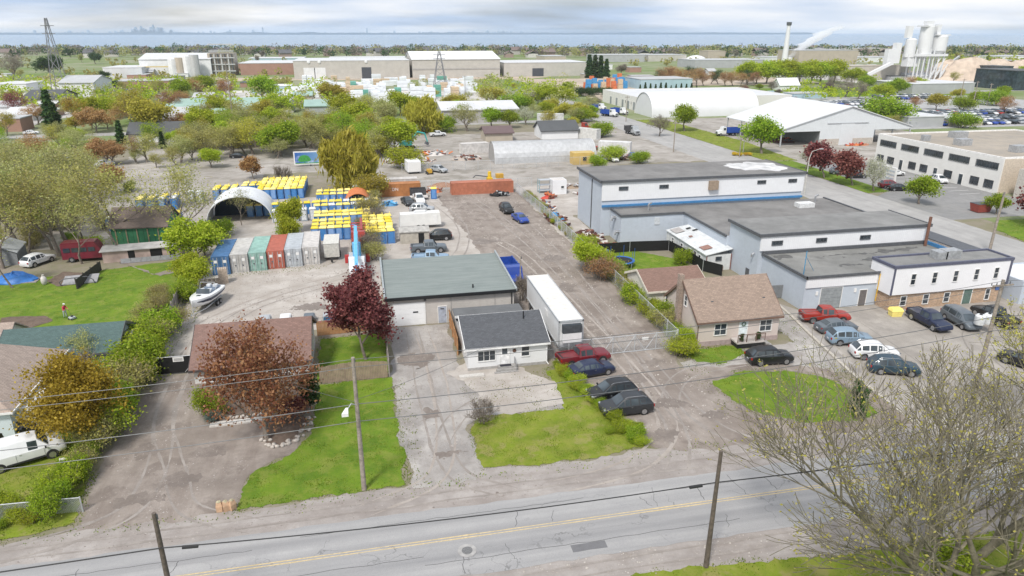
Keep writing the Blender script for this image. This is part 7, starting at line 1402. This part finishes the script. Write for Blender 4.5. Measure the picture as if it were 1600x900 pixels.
pv = nt.new('ShaderNodeVolumePrincipled', {'Color': (.96,.97,1,1), 'Density': nt.math('MULTIPLY', ns, .16)}); mo = nt.new('ShaderNodeOutputMaterial'); nt.l.new(pv.outputs[0], mo.inputs['Volume'])
st_ = m.build('steam_plume', STM, None, 60); st_.location = (q.x, q.y, 0); tag(st_, 'white steam plume drifting right beside the chimney stack', 'steam', kind='stuff')
t = thing('steam_vent', 'short pale vent tower below the steam plume', 'vent tower', (q.x, q.y, 0)); MB().path([(0,0,0),(0,0,8)], [3,2.4], 12).build('shaft', FWHITE, t, 40); MB().path([(0,0,8),(0,0,8.6)], 2.7, 12).build('rim', GREYR, t)
# pylons
def pylon(label, bx, by, ty, wd):
    q = g(bx, by); h = hgt(bx, by, ty); t = thing('lattice_pylon', label, 'pylon', (q.x, q.y, 0)); LS = M('pylon_steel', (.24,.24,.25), .6, .3)
    for sx_ in (-1, 1):
        for sy in (-1, 1): MB().bar((sx_*wd/2, sy*wd/2, 0), (sx_*wd*.06, sy*wd*.06, h), .30).build('leg', LS, t)
    for k in range(6):
        z0, z1 = h*k/6, h*(k+1)/6; w0, w1 = wd/2*(1-k/6*.9), wd/2*(1-(k+1)/6*.9)
        for s in (-1, 1): MB().bar((-w0*s, -w0, z0), (w1*s, -w1, z1), .2).build('brace', LS, t)
    for z in (.8, .9): MB().box(-wd*.45, wd*.45, -.2, .2, h*z, h*z+.35).build('crossarm', LS, t)
pylon('dark lattice pylon at the far left', 97, 150, 28, 7); pylon('lattice pylon before the white roofed hall', 688, 140, 80, 8)
# lumber yard wrapped stacks
LW = M('white_wrap', (.70,.73,.76), .5, 0, .5, .08); LT = M('lumber_tan', (.55,.43,.30), .8); LG2 = M('green_wrap', (.12,.34,.27), .6); r_ = random.Random(14)
LWA = bpy.data.meshes.new('w')
def stack_mesh(mt): m = MB(); [m.box(-3, 3, -1.5, 1.5, k*1.3+.15, k*1.3+1.35) for k in range(3)]; m.box(-3.1,3.1,-1.3,1.3,0,.14); me = m.mesh('lumber_stack'); me.materials.append(mt); return me
LM = {'white wrapped': stack_mesh(LW), 'tan': stack_mesh(LT), 'green wrapped': stack_mesh(LG2)}
for i in range(150):
    x = r_.uniform(470, 735); y = r_.uniform(128, 160) if 540 < x < 700 else r_.uniform(132, 152); q = g(x, y); c_ = r_.choices(list(LM), [14, 3, 1])[0]
    o = put('lumber_stack', LM[c_], None, (q.x, q.y, 0), r_.choice((0, 1.57))); o.scale = (r_.uniform(.8,1.5), r_.uniform(.8,1.4), r_.uniform(.6,1.5)); tag(o, c_+' lumber stack in the far lumber yard', 'lumber', c_+' stacks in the lumber yard')
RED_, BLF = M('crate_red', (.58,.16,.06), .7), M('crate_blue', (.06,.26,.52), .7)
for i in range(34):
    q = g(915+r_.uniform(0, 65), 138+r_.uniform(-9, 3)); m_ = r_.choice((('orange', RED_), ('tan', LT), ('blue', BLF))); o = MB().box(-1.4,1.4,-1.2,1.2,.2,2.6).box(-1.3,1.3,-1.1,1.1,2.7,5).box(-1.5,1.5,-1.3,1.3,0,.19).build('stacked_crates', m_[1]); o.location = (q.x, q.y, 0); o.scale = (1,1,r_.uniform(.5,1.3)); tag(o, m_[0]+' stacked crates in the far crate yard', 'crates', m_[0]+' crates in the far yard')
# trucks on and near the street
for i, (bx, by, lb, cb, bd) in enumerate(((988,210,'grey dump truck driving on the side street', SILVER, M('dark_dump', (.06,.06,.065), .6)),(952,182,'white truck with blue tipper, middle of the three by the warehouse', WHITE, DUMPBLUE),(935,172,'white truck with blue tipper, left of the three by the warehouse', WHITE, DUMPBLUE),(968,179,'white truck with blue tipper, right of the three by the warehouse', WHITE, DUMPBLUE),(1136,212,'white truck with blue tipper beside the open shed', WHITE, DUMPBLUE))):
    q = g(bx, by); truck(lb, q.x, q.y, R(-85) if i == 0 else R(180 if i == 4 else -60), cb, bd, 7.8)
q = g(935, 218); container('white tank like trailer by the far yard trees', q.x, q.y, (.6,.6,.58), R(40), 12, 2.6, 3.2, doors=False, group=None); q = g(908, 205); truck('red cab truck in the far yard', q.x, q.y, R(10), RED, PALE, 7, 'flat', 'flatbed_truck'); q = g(633, 215); truck('dark red truck by the far hedge', q.x, q.y, R(150), DKRED, PALE, 7, 'flat', 'flatbed_truck'); q = g(985, 240); container('white box trailer by the street hedge', q.x, q.y, (.66,.66,.66), R(60), 9, 2.6, 3.2, doors=False, group=None); q = g(880, 190); container('white storage box beside the far trees', q.x, q.y, (.62,.63,.64), R(80), 10, 2.6, 3, doors=False, group=None); q = g(720, 240); container('pale storage box behind the back lane', q.x, q.y, (.6,.58,.56), -R(80), 8, 2.6, 2.8, doors=False, group=None)
q = g(578, 188); t = thing('far_caravan', 'small white caravan among the trees by the willow', 'caravan', (q.x, q.y, 0)); MB().loft([[(-3,-1.2,.6),(-3,1.2,.6),(-2.7,1.1,3),(-2.7,-1.1,3)], [(3,-1.2,.6),(3,1.2,.6),(2.8,1.1,3),(2.8,-1.1,3)]]).build('body', WHITE, t); [MB().box(x-.5,x+.5,-1.23,-1.1,1.6,2.3).build('window', CGLASS, t) for x in (-1.4,.2,1.6)]; wheels(t, (0,), 1.1, .4)
# shore houses and skyline
SHC = [M('shore_house_%d' % i, c_, .8) for i, c_ in enumerate(((.55,.53,.5), (.30,.22,.19), (.42,.40,.38)))]; SHR = [M('shore_roof_%d' % i, c_, .9) for i, c_ in enumerate(((.10,.10,.11), (.17,.13,.12)))]
def shm(wi, ri):
    me = bpy.data.meshes.new('shore_house'); m = MB(); m.vprism([(-6,0),(6,0),(6,6),(0,6.2),(-6,6)], -7, 7, 'x'); n1 = len(m.f); m.vprism([(-6.8,5.6),(0,10),(6.8,5.6),(6.8,6.1),(0,10.6),(-6.8,6.1)][::-1], -7.6, 7.6, 'x'); m.box(3,4.2,-1,.4,8,11.4)
    me.from_pydata(m.v, [], m.f); me.materials.append(SHC[wi]); me.materials.append(SHR[ri])
    for i, f in enumerate(me.polygons): f.material_index = 0 if i < n1 else 1
    return me
SHM = [shm(a, b2) for a in range(3) for b2 in range(2)]; r_ = random.Random(77)
for i in range(110):
    x = r_.uniform(-40, 1640); y = r_.uniform(82.5, 90)
    if 640 < x < 790 and y > 86: continue
    q = g(x, y); o = put('shore_house', SHM[r_.randrange(6)], None, (q.x, q.y, 0), r_.choice((0, 1.57, .2))); o.scale = (r_.uniform(.8,1.6),)*2+(r_.uniform(.8,1.15),); tag(o, 'small distant house among the trees before the lake', 'house', 'distant houses along the lake shore')
CITY = M('far_city', (.30,.37,.44), .9); r_ = random.Random(6)  # pale blue of the haze put into the tower colour
for i in range(150):
    x = r_.choice((r_.gauss(232, 30), r_.gauss(232, 14), r_.uniform(0, 520), r_.gauss(760, 40), r_.uniform(560, 800))); q = g(800, 53.6); D_ = 13350; X_ = (x-800)/FPX
    Y_ = D_; # point on the far shore line seen towards that column
    dx = math.sin(YAW+math.atan(X_*_c)); dy = math.cos(YAW+math.atan(X_*_c)); k = D_/dy; h = abs(r_.gauss(0, 26))+34+(52 if abs(x-232) < 26 else 0)*r_.random()**2
    if abs(x-760) < 90: h *= .8
    m = MB(); wd = r_.uniform(9, 24); m.box(-wd,wd,-30,30,0,h*.86); m.box(-wd*.7,wd*.7,-20,20,h*.86,h); o = m.build('skyline_tower', CITY); o.location = (dx*k, D_, 0); tag(o, 'hazy tower block on the far lake shore skyline', 'tower block', 'towers on the far shore skyline')
m = MB(); r_ = random.Random(2); n = 260; top = [(-16000+25000*i/n, 26+20*abs(noise.noise(Vector((i*.23, 0, 0))))+r_.uniform(0, 6)) for i in range(n+1)]
for i in range(n): (xa, ha), (xb, hb_) = top[i], top[i+1]; m.add([(xa,13230,0),(xb,13230,0),(xb,13230,hb_),(xa,13230,ha),(xa,13700,0),(xb,13700,0),(xb,13700,hb_),(xa,13700,ha)], [(0,1,2,3),(3,2,6,7),(7,6,5,4)])
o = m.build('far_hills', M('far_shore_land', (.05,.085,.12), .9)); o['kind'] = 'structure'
# ---------------------------------------------------------------- planting
at('gold', 142, 694, 546, 'full golden leaved tree beside the white van', W=.82); at('rust', 418, 688, 488, 'large rust and maroon leaved tree before the brown roofed house', W=.80); at('maroon', 572, 562, 418, 'dense maroon leaved tree behind the brown board fence')
plant('bare_big', 33.0, 27.4, 15.2, 'wide many stemmed budding tree nearest the camera at bottom right', rz=.4, W=1.16); plant('bare_big2', 52.5, 39.5, 15.5, 'tall budding tree leaning in from the right edge', rz=2.1)
at('columnar', 482, 640, 582, 'dark narrow evergreen at the right end of the brown house', W=1.2, name='evergreen_tree'); at('columnar', 1338, 655, 598, 'small dark cone shaped evergreen behind the budding tree', name='evergreen_tree')
at('twiggy', 755, 660, 622, 'bare twiggy bush at the lawn edge', cat='shrub', name='bare_bush', W=1.1); at('bush', 322, 648, 610, 'green shrub by the left corner of the brown house', cat='shrub', name='shrub'); at('bush', 335, 660, 642, 'small blue green shrub in the flower bed', cat='shrub', name='shrub', mat=leafm('blue_green_leaf', (.10,.15,.13), (.17,.23,.20), (.24,.30,.27)))
at('maroon2', 455, 650, 615, 'low maroon shrub in the flower bed', cat='shrub', name='shrub', W=1.4)
r_ = random.Random(31)
HG = 'hedge bushes along the left driveway'
for i in range(24):
    y = 46.4+i*1.38; x = (-22.9 if y < 57 else -23.4)+r_.uniform(-.3, .3); plant(r_.choice(('bush','bush2','bush','thicket')), x, y, r_.uniform(1.8, 2.5) if y < 54 else r_.uniform(3.0, 4.0), 'green bush in the overgrown hedge by the left driveway', 'shrub', HG, 'hedge_bush', W=.82 if y < 57 else 1.0)
for i in range(12): plant(r_.choice(('bush','thicket','bush2')), -25.4+r_.uniform(-3.5, 1.2), 45.2+r_.uniform(0, 4.5), r_.uniform(.8, 1.5), 'low bush on the overgrown left verge', 'shrub', 'low bushes on the left verge', 'verge_bush')
for i in range(9): plant('thicket', -26+r_.uniform(-1, .6), 76+i*2.0, r_.uniform(1.5, 2.3), 'pale bush between back lawn and boat yard fence', 'shrub', 'bushes along the boat yard fence', 'fence_bush')
plant('twiggy', -28, 66.5, 4.2, 'grey twiggy shrub between shed roof and hedge', 'shrub', None, 'bare_bush'); plant('twiggy', -26.6, 63.6, 3.4, 'grey twiggy shrub behind the golden tree', 'shrub', None, 'bare_bush'); plant('loose', -28.2, 70.5, 4.6, 'pale budding shrub over the mossy shed roof', W=.8)
for i in range(17):
    u = i/16; plant('bush2' if i % 3 else 'bush', 17.9+3.0*u**1.2+r_.uniform(-.15,.15), 61.6-15*u, r_.uniform(.7, 1.15), 'low green weed clump between lawn and parked cars', 'shrub', 'weed clumps beside the parked cars', 'weed_clump', W=1.25)
for i in range(9): plant('bush', 20.4+r_.uniform(-1.6, 1.2), 47+r_.uniform(0, 3.2), r_.uniform(.4, .75), 'low weed patch at the lawn corner', 'shrub', 'weeds at the lawn corner', 'weed_clump', W=1.6)
for i in range(40):
    y = 64.5+i*1.9; plant(r_.choice(('bush','bush2','thicket')), 32.6+r_.uniform(-.4, .6), y, r_.uniform(1.5, 2.7) if i < 20 else r_.uniform(.9, 1.6), 'bush growing along the lane fence', 'shrub', 'bushes along the lane fence', 'fence_bush', mat=L_OLIVE if r_.random() < .2 else None)
at('round2', 915, 425, 374, 'tall bright green bush by the trampoline garden corner', cat='shrub', name='fence_bush'); at('thicket', 940, 438, 400, 'orange tinged bush beside the bright green one', cat='shrub', name='fence_bush', mat=L_ORANGE); at('bush', 1066, 412, 388, 'round yellow green bush before the annex', cat='shrub', name='shrub'); at('bush', 1045, 505, 470, 'shrub between cream garage and beige house', cat='shrub', name='shrub'); at('bush2', 1060, 556, 530, 'shrub at the gate post by the beige house', cat='shrub', name='shrub', W=1.3)
at('twiggy', 822, 470, 425, 'bare brown vine bush between garage and white trailer', cat='shrub', name='bare_bush')
# woodland of thin budding trees on the left
WG = 'thin budding trees of the left woodland'
WL = [(18,395,240),(45,405,255),(70,372,225),(95,400,250),(110,355,215),(135,385,262),(150,345,222),(195,380,235),(128,412,290),(30,345,205),(62,330,210),(5,420,270),(88,335,230),(20,450,330),(10,310,215),(120,320,225),(50,365,230),(0,375,235),(82,390,240),(105,380,232),(38,325,212),(75,310,215),(140,305,222),(30,385,250),(-8,340,215),(165,312,226),(60,345,222)]
for i, (bx, by, ty) in enumerate(WL): at('wood%d' % (i % 4), bx, by, ty, 'thin tall tree with pale green buds in the left woodland', group=WG, name='woodland_tree', W=1.25)
for i in range(26): q = (r_.uniform(-10, 215), r_.uniform(318, 398)); at('thicket' if i % 3 else 'bush', *q, q[1]-r_.uniform(14, 26), 'undergrowth bush in the left woodland', cat='shrub', group='undergrowth of the left woodland', name='undergrowth_bush', W=1.2)
at('wood1', 195, 402, 240, 'bare crooked tree before the green house', name='bare_tree', W=1.2); at('wood2', 278, 390, 250, 'bare forked tree right of the green house', name='bare_tree', W=1.2); at('wood3', 288, 385, 238, 'slender bare tree by the arched tent', name='bare_tree'); at('wood0', 378, 352, 290, 'small bare tree before the arched tent', name='bare_tree')
for i, (bx, by, ty, ky) in enumerate(((308,415,340,'round2'),(322,402,352,'round2'),(295,440,395,'round2'),(290,470,436,'bush'),(310,455,405,'round2'),(278,510,480,'thicket'),(330,372,345,'bush'),(350,368,342,'bush'))): at(ky, bx, by, ty, 'bright green bush by the container row and lawn, '+('one two three four five six seven eight'.split()[i])+' from the back', cat='shrub', name='bush')
at('round2', 455, 365, 308, 'bright green sapling among the portable toilets', name='sapling', W=.8); at('round2', 455, 385, 335, 'small green tree behind the containers', W=.7); at('bush', 450, 378, 348, 'low green bush behind the red container', cat='shrub', name='bush')
at('willow', 552, 296, 200, 'large yellow green weeping willow by the billboard', name='willow_tree', W=.85); at('willow', 660, 208, 148, 'yellow green willow in the middle distance', name='willow_tree', W=.9); at('bush2', 575, 312, 272, 'yellow shrub at the foot of the willow', cat='shrub', name='bush', mat=L_WILLOW)
for i in range(9): at('thicket', 575+r_.uniform(-4, 14), 318+i*11, 305+i*11-r_.uniform(10, 22), 'straw coloured thicket bush along the yard boundary', cat='shrub', group='thicket along the yard boundary', name='thicket_bush', mat=L_BROWN if i % 2 else L_OLIVE)
at('twiggy', 440, 288, 255, 'bare sapling before the billboard', name='sapling', W=.8); at('maroon2', 396, 280, 245, 'small rust coloured tree beside the billboard lot', mat=L_RUST); at('maroon2', 183, 300, 255, 'orange budding tree in the left lot', mat=L_ORANGE); at('bush', 205, 300, 282, 'round green bush in the left lot', cat='shrub', name='bush')
# street trees on the right
at('round', 1190, 240, 182, 'full bright green street tree by the open shed'); at('round', 1070, 205, 163, 'bright green tree by the white arched tent'); at('loose', 1030, 213, 178, 'bare grey tree beside the bright green one', mat=L_BROWN); at('maroon2', 1288, 278, 222, 'maroon street tree, left of the pair'); at('maroon2', 1332, 290, 235, 'maroon street tree, right of the pair'); at('loose2', 1365, 299, 243, 'white blossoming street tree before the office', mat=L_WHITE, W=.8); at('loose2', 1258, 265, 225, 'pale blossoming tree behind the street lamp', mat=L_WHITE, W=.8); at('round', 1436, 319, 274, 'round bright green tree on the traffic island'); at('round', 1556, 335, 303, 'small round green tree by the red skip'); at('maroon2', 1602, 355, 285, 'maroon tree at the right edge')
p = g(1158, 243); [plant('bush2', p.x+r_.uniform(-3,3), p.y+r_.uniform(-1,1), 1.0, 'yellow flowering bush at the street verge', 'shrub', 'yellow flowering bushes at the street verge', 'flowering_bush', mat=leafm('forsythia', (.6,.42,.02), (.75,.55,.04), (.8,.62,.1))) for _ in range(6)]
# middle distance trees: (x, foot, top, kind, material, what)
L_VIVID = leafm('vivid_lime_leaf', (.26,.36,.010), (.40,.50,.02), (.52,.58,.06))
MID = [(640,262,228,'bush2',None),(600,200,150,'loose',None),(560,200,158,'loose2',None),(520,210,165,'loose',None),(610,210,180,'round2',None),(625,180,140,'round2',None),(645,175,150,'round',None),(695,205,180,'bush',None),(730,205,160,'loose',None),(770,200,168,'round',None),(795,200,172,'round',None),(822,195,165,'loose',L_WHITE),(855,200,170,'loose2',L_WILLOW),(905,188,160,'round2',L_WILLOW),(855,165,132,'round2',None),(882,165,135,'round2',None),(840,160,140,'loose',L_DARK),(815,172,148,'bush',None),(480,230,185,'loose',None),(450,225,180,'loose2',None),(430,240,200,'round2',None),(400,230,180,'loose',None),(500,240,200,'round',None),(470,250,215,'loose',None),(365,240,200,'loose',None),(340,235,195,'loose2',None),(310,235,188,'loose',None),(430,222,190,'loose',None),(590,240,212,'willow',None),(540,185,150,'loose',None),(520,165,128,'round2',L_WILLOW),(575,170,145,'loose',None),(240,215,150,'round2',L_WILLOW),(215,195,135,'loose2',L_WILLOW),(205,190,150,'loose',L_ORANGE),(175,185,150,'round2',None),(262,175,140,'loose',L_ORANGE),(285,172,140,'loose',L_ORANGE),(190,225,188,'spruce',None),(275,230,203,'round2',None),(255,232,205,'spruce',None),(300,250,215,'loose',None),(350,225,205,'round2',None),(120,190,150,'loose2',L_GOLD),(148,185,150,'round2',None),(82,200,140,'spruce',None),(92,215,160,'spruce',None),(60,195,160,'loose',L_ORANGE),(30,180,140,'loose2',L_MAROON),(110,230,200,'loose',None),(35,240,218,'loose',L_WILLOW),(145,250,222,'loose',None),(215,255,232,'loose',None),(245,262,238,'loose2',None),(330,262,230,'round2',None),(165,128,110,'round2',L_DARK),(80,120,85,'round2',L_DARK),(20,125,80,'loose',L_BROWN),(150,100,82,'round',L_DARK),(940,215,190,'bush',None),(960,252,228,'bush2',None),(1000,256,236,'bush',None),(930,262,242,'bush',None),(1010,248,238,'bush2',None),(1500,200,175,'bush',None),(1370,200,178,'bush2',None),(1395,205,178,'loose2',None)]
MID += [(1330,133,105,'round2',None),(1380,155,130,'round2',None),(1352,142,118,'round',None),(1402,150,122,'round',None),(1418,145,118,'loose2',L_ORANGE),(1435,142,120,'round2',None),(1300,140,118,'loose',L_BROWN),(1320,152,122,'loose',L_BROWN),(1340,155,125,'loose',L_BROWN),(1462,172,145,'round2',L_WILLOW),(1572,178,148,'loose2',L_ORANGE),(1430,170,150,'loose',L_RUST),(1375,195,150,'bush',None),(1555,165,140,'bush',None),(1500,172,150,'bush',None),(1525,160,142,'bush',None),(1495,155,138,'round2',L_WILLOW),(1364,168,156,'round',None),(1240,178,150,'loose',L_MAROON),(1160,152,132,'loose2',L_MAROON)]
for i in range(9): MID.append((1166+i*17+r_.uniform(-4,4), 131, 95+r_.uniform(-3,5), 'round2' if i % 2 else 'round', L_VIVID))
for i in range(14): MID.append((1030+i*11.5, 133+r_.uniform(-3,2), 103+r_.uniform(-2,9), 'loose2', L_ORANGE if i % 4 else L_DARK))
for i in range(12): MID.append((1000+i*8, 142+r_.uniform(-1,2), 130+r_.uniform(-2,4), 'spruce', None))
for i in range(8): MID.append((905+i*14, 150+r_.uniform(-2,2), 138+r_.uniform(-3,3), 'bush', L_DARK))
for i in range(4): MID.append((920+i*9, 122, 82+r_.uniform(0,12), 'spruce', None))
for i in range(16): x = r_.uniform(330, 620); MID.append((x, r_.uniform(205, 245), r_.uniform(178, 205), r_.choice(('loose','loose2','round2','thicket')), None))
for i in range(20): x = r_.uniform(180, 460); MID.append((x, r_.uniform(130, 160), r_.uniform(116, 126), r_.choice(('round','loose2')), r_.choice((None, L_ORANGE, None, L_DARK))))
for i in range(4): x = r_.uniform(-10, 120); MID.append((x, r_.uniform(255, 315), r_.uniform(222, 250), r_.choice(('loose','loose2')), None))
for i in range(46): x = r_.choice((r_.uniform(-10, 420), r_.uniform(640, 1000), r_.uniform(1180, 1620))); y = r_.uniform(112, 172); MID.append((x, y, y-r_.uniform(9, 20), r_.choice(('round','round2','loose','loose2')), r_.choice((None, None, L_WILLOW, L_BROWN))))
for i in range(74): x = r_.uniform(280, 625); y = r_.uniform(182, 252); MID.append((x, y, y-r_.uniform(32, 56)*(y/230), r_.choice(('loose','loose2','round2','loose','loose2','wood1','wood2')), r_.choice((None, None, None, L_WILLOW, L_GREEN))))
for i in range(40): x = r_.uniform(-10, 300); y = r_.uniform(180, 262); MID.append((x, y, y-r_.uniform(26, 46)*(y/230), r_.choice(('loose','loose2','round2','wood0','wood3')), r_.choice((None, None, L_ORANGE, L_WILLOW, L_GREEN))))
for i in range(26): x = r_.uniform(640, 930); y = r_.uniform(158, 200); MID.append((x, y, y-r_.uniform(14, 28), r_.choice(('round','round2','loose','bush')), r_.choice((None, None, L_WILLOW))))
COLN = {L_WHITE: 'white blossoming', L_ORANGE: 'orange budding', L_DARK: 'dark green', L_BROWN: 'bare brown', L_WILLOW: 'yellow green', L_MAROON: 'maroon', L_GOLD: 'golden', L_LIME: 'lime green', L_VIVID: 'vivid lime', L_GREEN: 'fresh green', L_RUST: 'rust coloured', None: None}
DEF = {'wood0': 'thin pale', 'wood1': 'thin olive', 'wood2': 'slender pale', 'wood3': 'slender olive', 'loose': 'pale budding', 'loose2': 'olive budding', 'round': 'bright green', 'round2': 'lime green', 'willow': 'yellow weeping', 'bush': 'green', 'bush2': 'lime', 'spruce': 'dark conifer', 'thicket': 'straggly olive'}
for (bx, by, ty, ky, mt) in MID:
    if (440 < bx < 560 and 235 < by < 290) or (50 < bx < 115 and 262 < by < 290): continue
    side = 'left' if bx < 530 else 'middle' if bx < 1000 else 'right'; dep = 'near the yards' if by > 200 else 'in the middle distance' if by > 150 else 'far off among the industry'
    kind = (COLN[mt] or DEF[ky]); nmn = 'bush' if ky in ('bush', 'bush2', 'thicket') else 'tree'; lb = '%s %s %s, on the %s side of the view' % (kind, nmn, dep, side) if side != 'middle' else '%s %s %s, mid view' % (kind, nmn, dep)
    at(ky, bx, by, ty, lb, cat='shrub' if nmn == 'bush' else 'tree', group=lb.split(',')[0]+' '+side, name='shrub' if nmn == 'bush' else 'distant_tree', mat=mt, W=1.15 if nmn == 'tree' else 1.3)
# far tree belts as individuals where they can be told apart, the rest as woods
r_ = random.Random(55)
for i in range(34):
    x = r_.uniform(-20, 1620); y = r_.uniform(88, 98)
    if 455 < x < 930 and y > 90: continue
    q = g(x, y); mt = r_.choice((L_DARK, L_HAZY, L_BROWN, L_OLIVE, L_BROWN, L_DARK, L_GREEN)); nm = {L_DARK: 'dark green', L_HAZY: 'grey green', L_BROWN: 'bare brown', L_OLIVE: 'olive', L_GREEN: 'fresh green'}[mt]
    plant('far%d' % r_.randrange(3), q.x, q.y, r_.uniform(8, 13), nm+' tree in the distant belt before the lake', group=nm+' trees of the distant belt', name='distant_tree', mat=mt)
def wood(name, label, pts, hmin, hmax, seed, mat, size):
    rg_ = np.random.default_rng(seed); C = []
    for (x, y, n) in pts:
        h = rg_.uniform(hmin, hmax); rx = h*.55; k = rg_.normal(0, 1, (n, 3)); k /= np.linalg.norm(k, axis=1)[:, None]; k *= rg_.uniform(.55, 1, (n, 1)); C.append(k*np.array([rx, rx, h*.42])+np.array([x, y, h*.55]))
    me = leaf_mesh(name, np.concatenate(C), size, mat, seed, .2); return tag(put(name, me), label, 'wood', kind='stuff')
for j, (mt, lb) in enumerate(((L_DARK, 'dark'), (L_BROWN, 'bare brown'), (L_HAZY, 'grey green'))):
    P = []
    for i in range(330):
        x = r_.uniform(-60, 1660); y = r_.uniform(82, 90); q = g(x, y); P.append((q.x, q.y, 60))
    wood('distant_wood', lb+' trees of the distant wood along the lake shore', P, 10, 17, 90+j, mt, 1.7)
P = []
for i in range(120): q = g(r_.uniform(930, 1640), r_.uniform(92, 104)); P.append((q.x, q.y, 22))
wood('scrub_wood', 'green scrub between the far right industry', P, 3, 7, 97, L_OLIVE, 1.6)
P = []
for i in range(90): q = g(r_.uniform(1480, 1640), r_.uniform(88, 106)); P.append((q.x, q.y, 22))
wood('scrub_wood', 'lime green scrub behind the gravel heaps', P, 4, 8, 98, L_LIME, 1.8)
P = []
for i in range(130): q = g(r_.uniform(-20, 530), r_.uniform(132, 176)); P.append((q.x, q.y, 90))
wood('green_wood', 'fresh green tree masses among the works in the left distance', P, 5, 8.5, 95, L_LIME, .8)
P = []
for i in range(90): q = g(r_.choice((r_.uniform(-20, 530), r_.uniform(-20, 530), r_.uniform(740, 900))), r_.uniform(128, 180)); P.append((q.x, q.y, 80))
wood('green_wood', 'olive tree masses among the works in the distance', P, 5, 9, 94, L_HAZY, .75)
P = []
for i in range(70): q = g(r_.choice((r_.uniform(745, 900), r_.uniform(1215, 1400))), r_.uniform(130, 158)); P.append((q.x, q.y, 70))
wood('green_wood', 'bright green tree masses in the centre and right distance', P, 4, 7, 93, L_VIVID, .7)
P = []
for i in range(90): q = g(r_.uniform(-20, 470), r_.uniform(95, 135)); P.append((q.x, q.y, 22))
wood('scrub_wood', 'green scrub between the far left works', P, 3, 7, 99, L_OLIVE, 1.6)
# undergrowth ivy round the foot of the near tree
plant('bush', 33.6, 27.6, 2.6, 'green bush at the foot of the near budding tree', 'shrub', None, 'shrub', W=1.2)
# ---------------------------------------------------------------- air
hz = MB().box(-15000, 15000, -150, 13950, -4, 75).build('haze', bpy.data.materials.new('haze')); hm = hz.data.materials[0]; hm.use_nodes = True; hm.node_tree.nodes.clear(); nt = NT(hm)
pv = nt.new('ShaderNodeVolumePrincipled', {'Color': (.80,.90,1.0,1), 'Density': .00007, 'Anisotropy': .2}); mo = nt.new('ShaderNodeOutputMaterial'); nt.l.new(pv.outputs[0], mo.inputs['Volume']); tag(hz, 'pale haze over the lake and far industry', 'haze', kind='stuff')
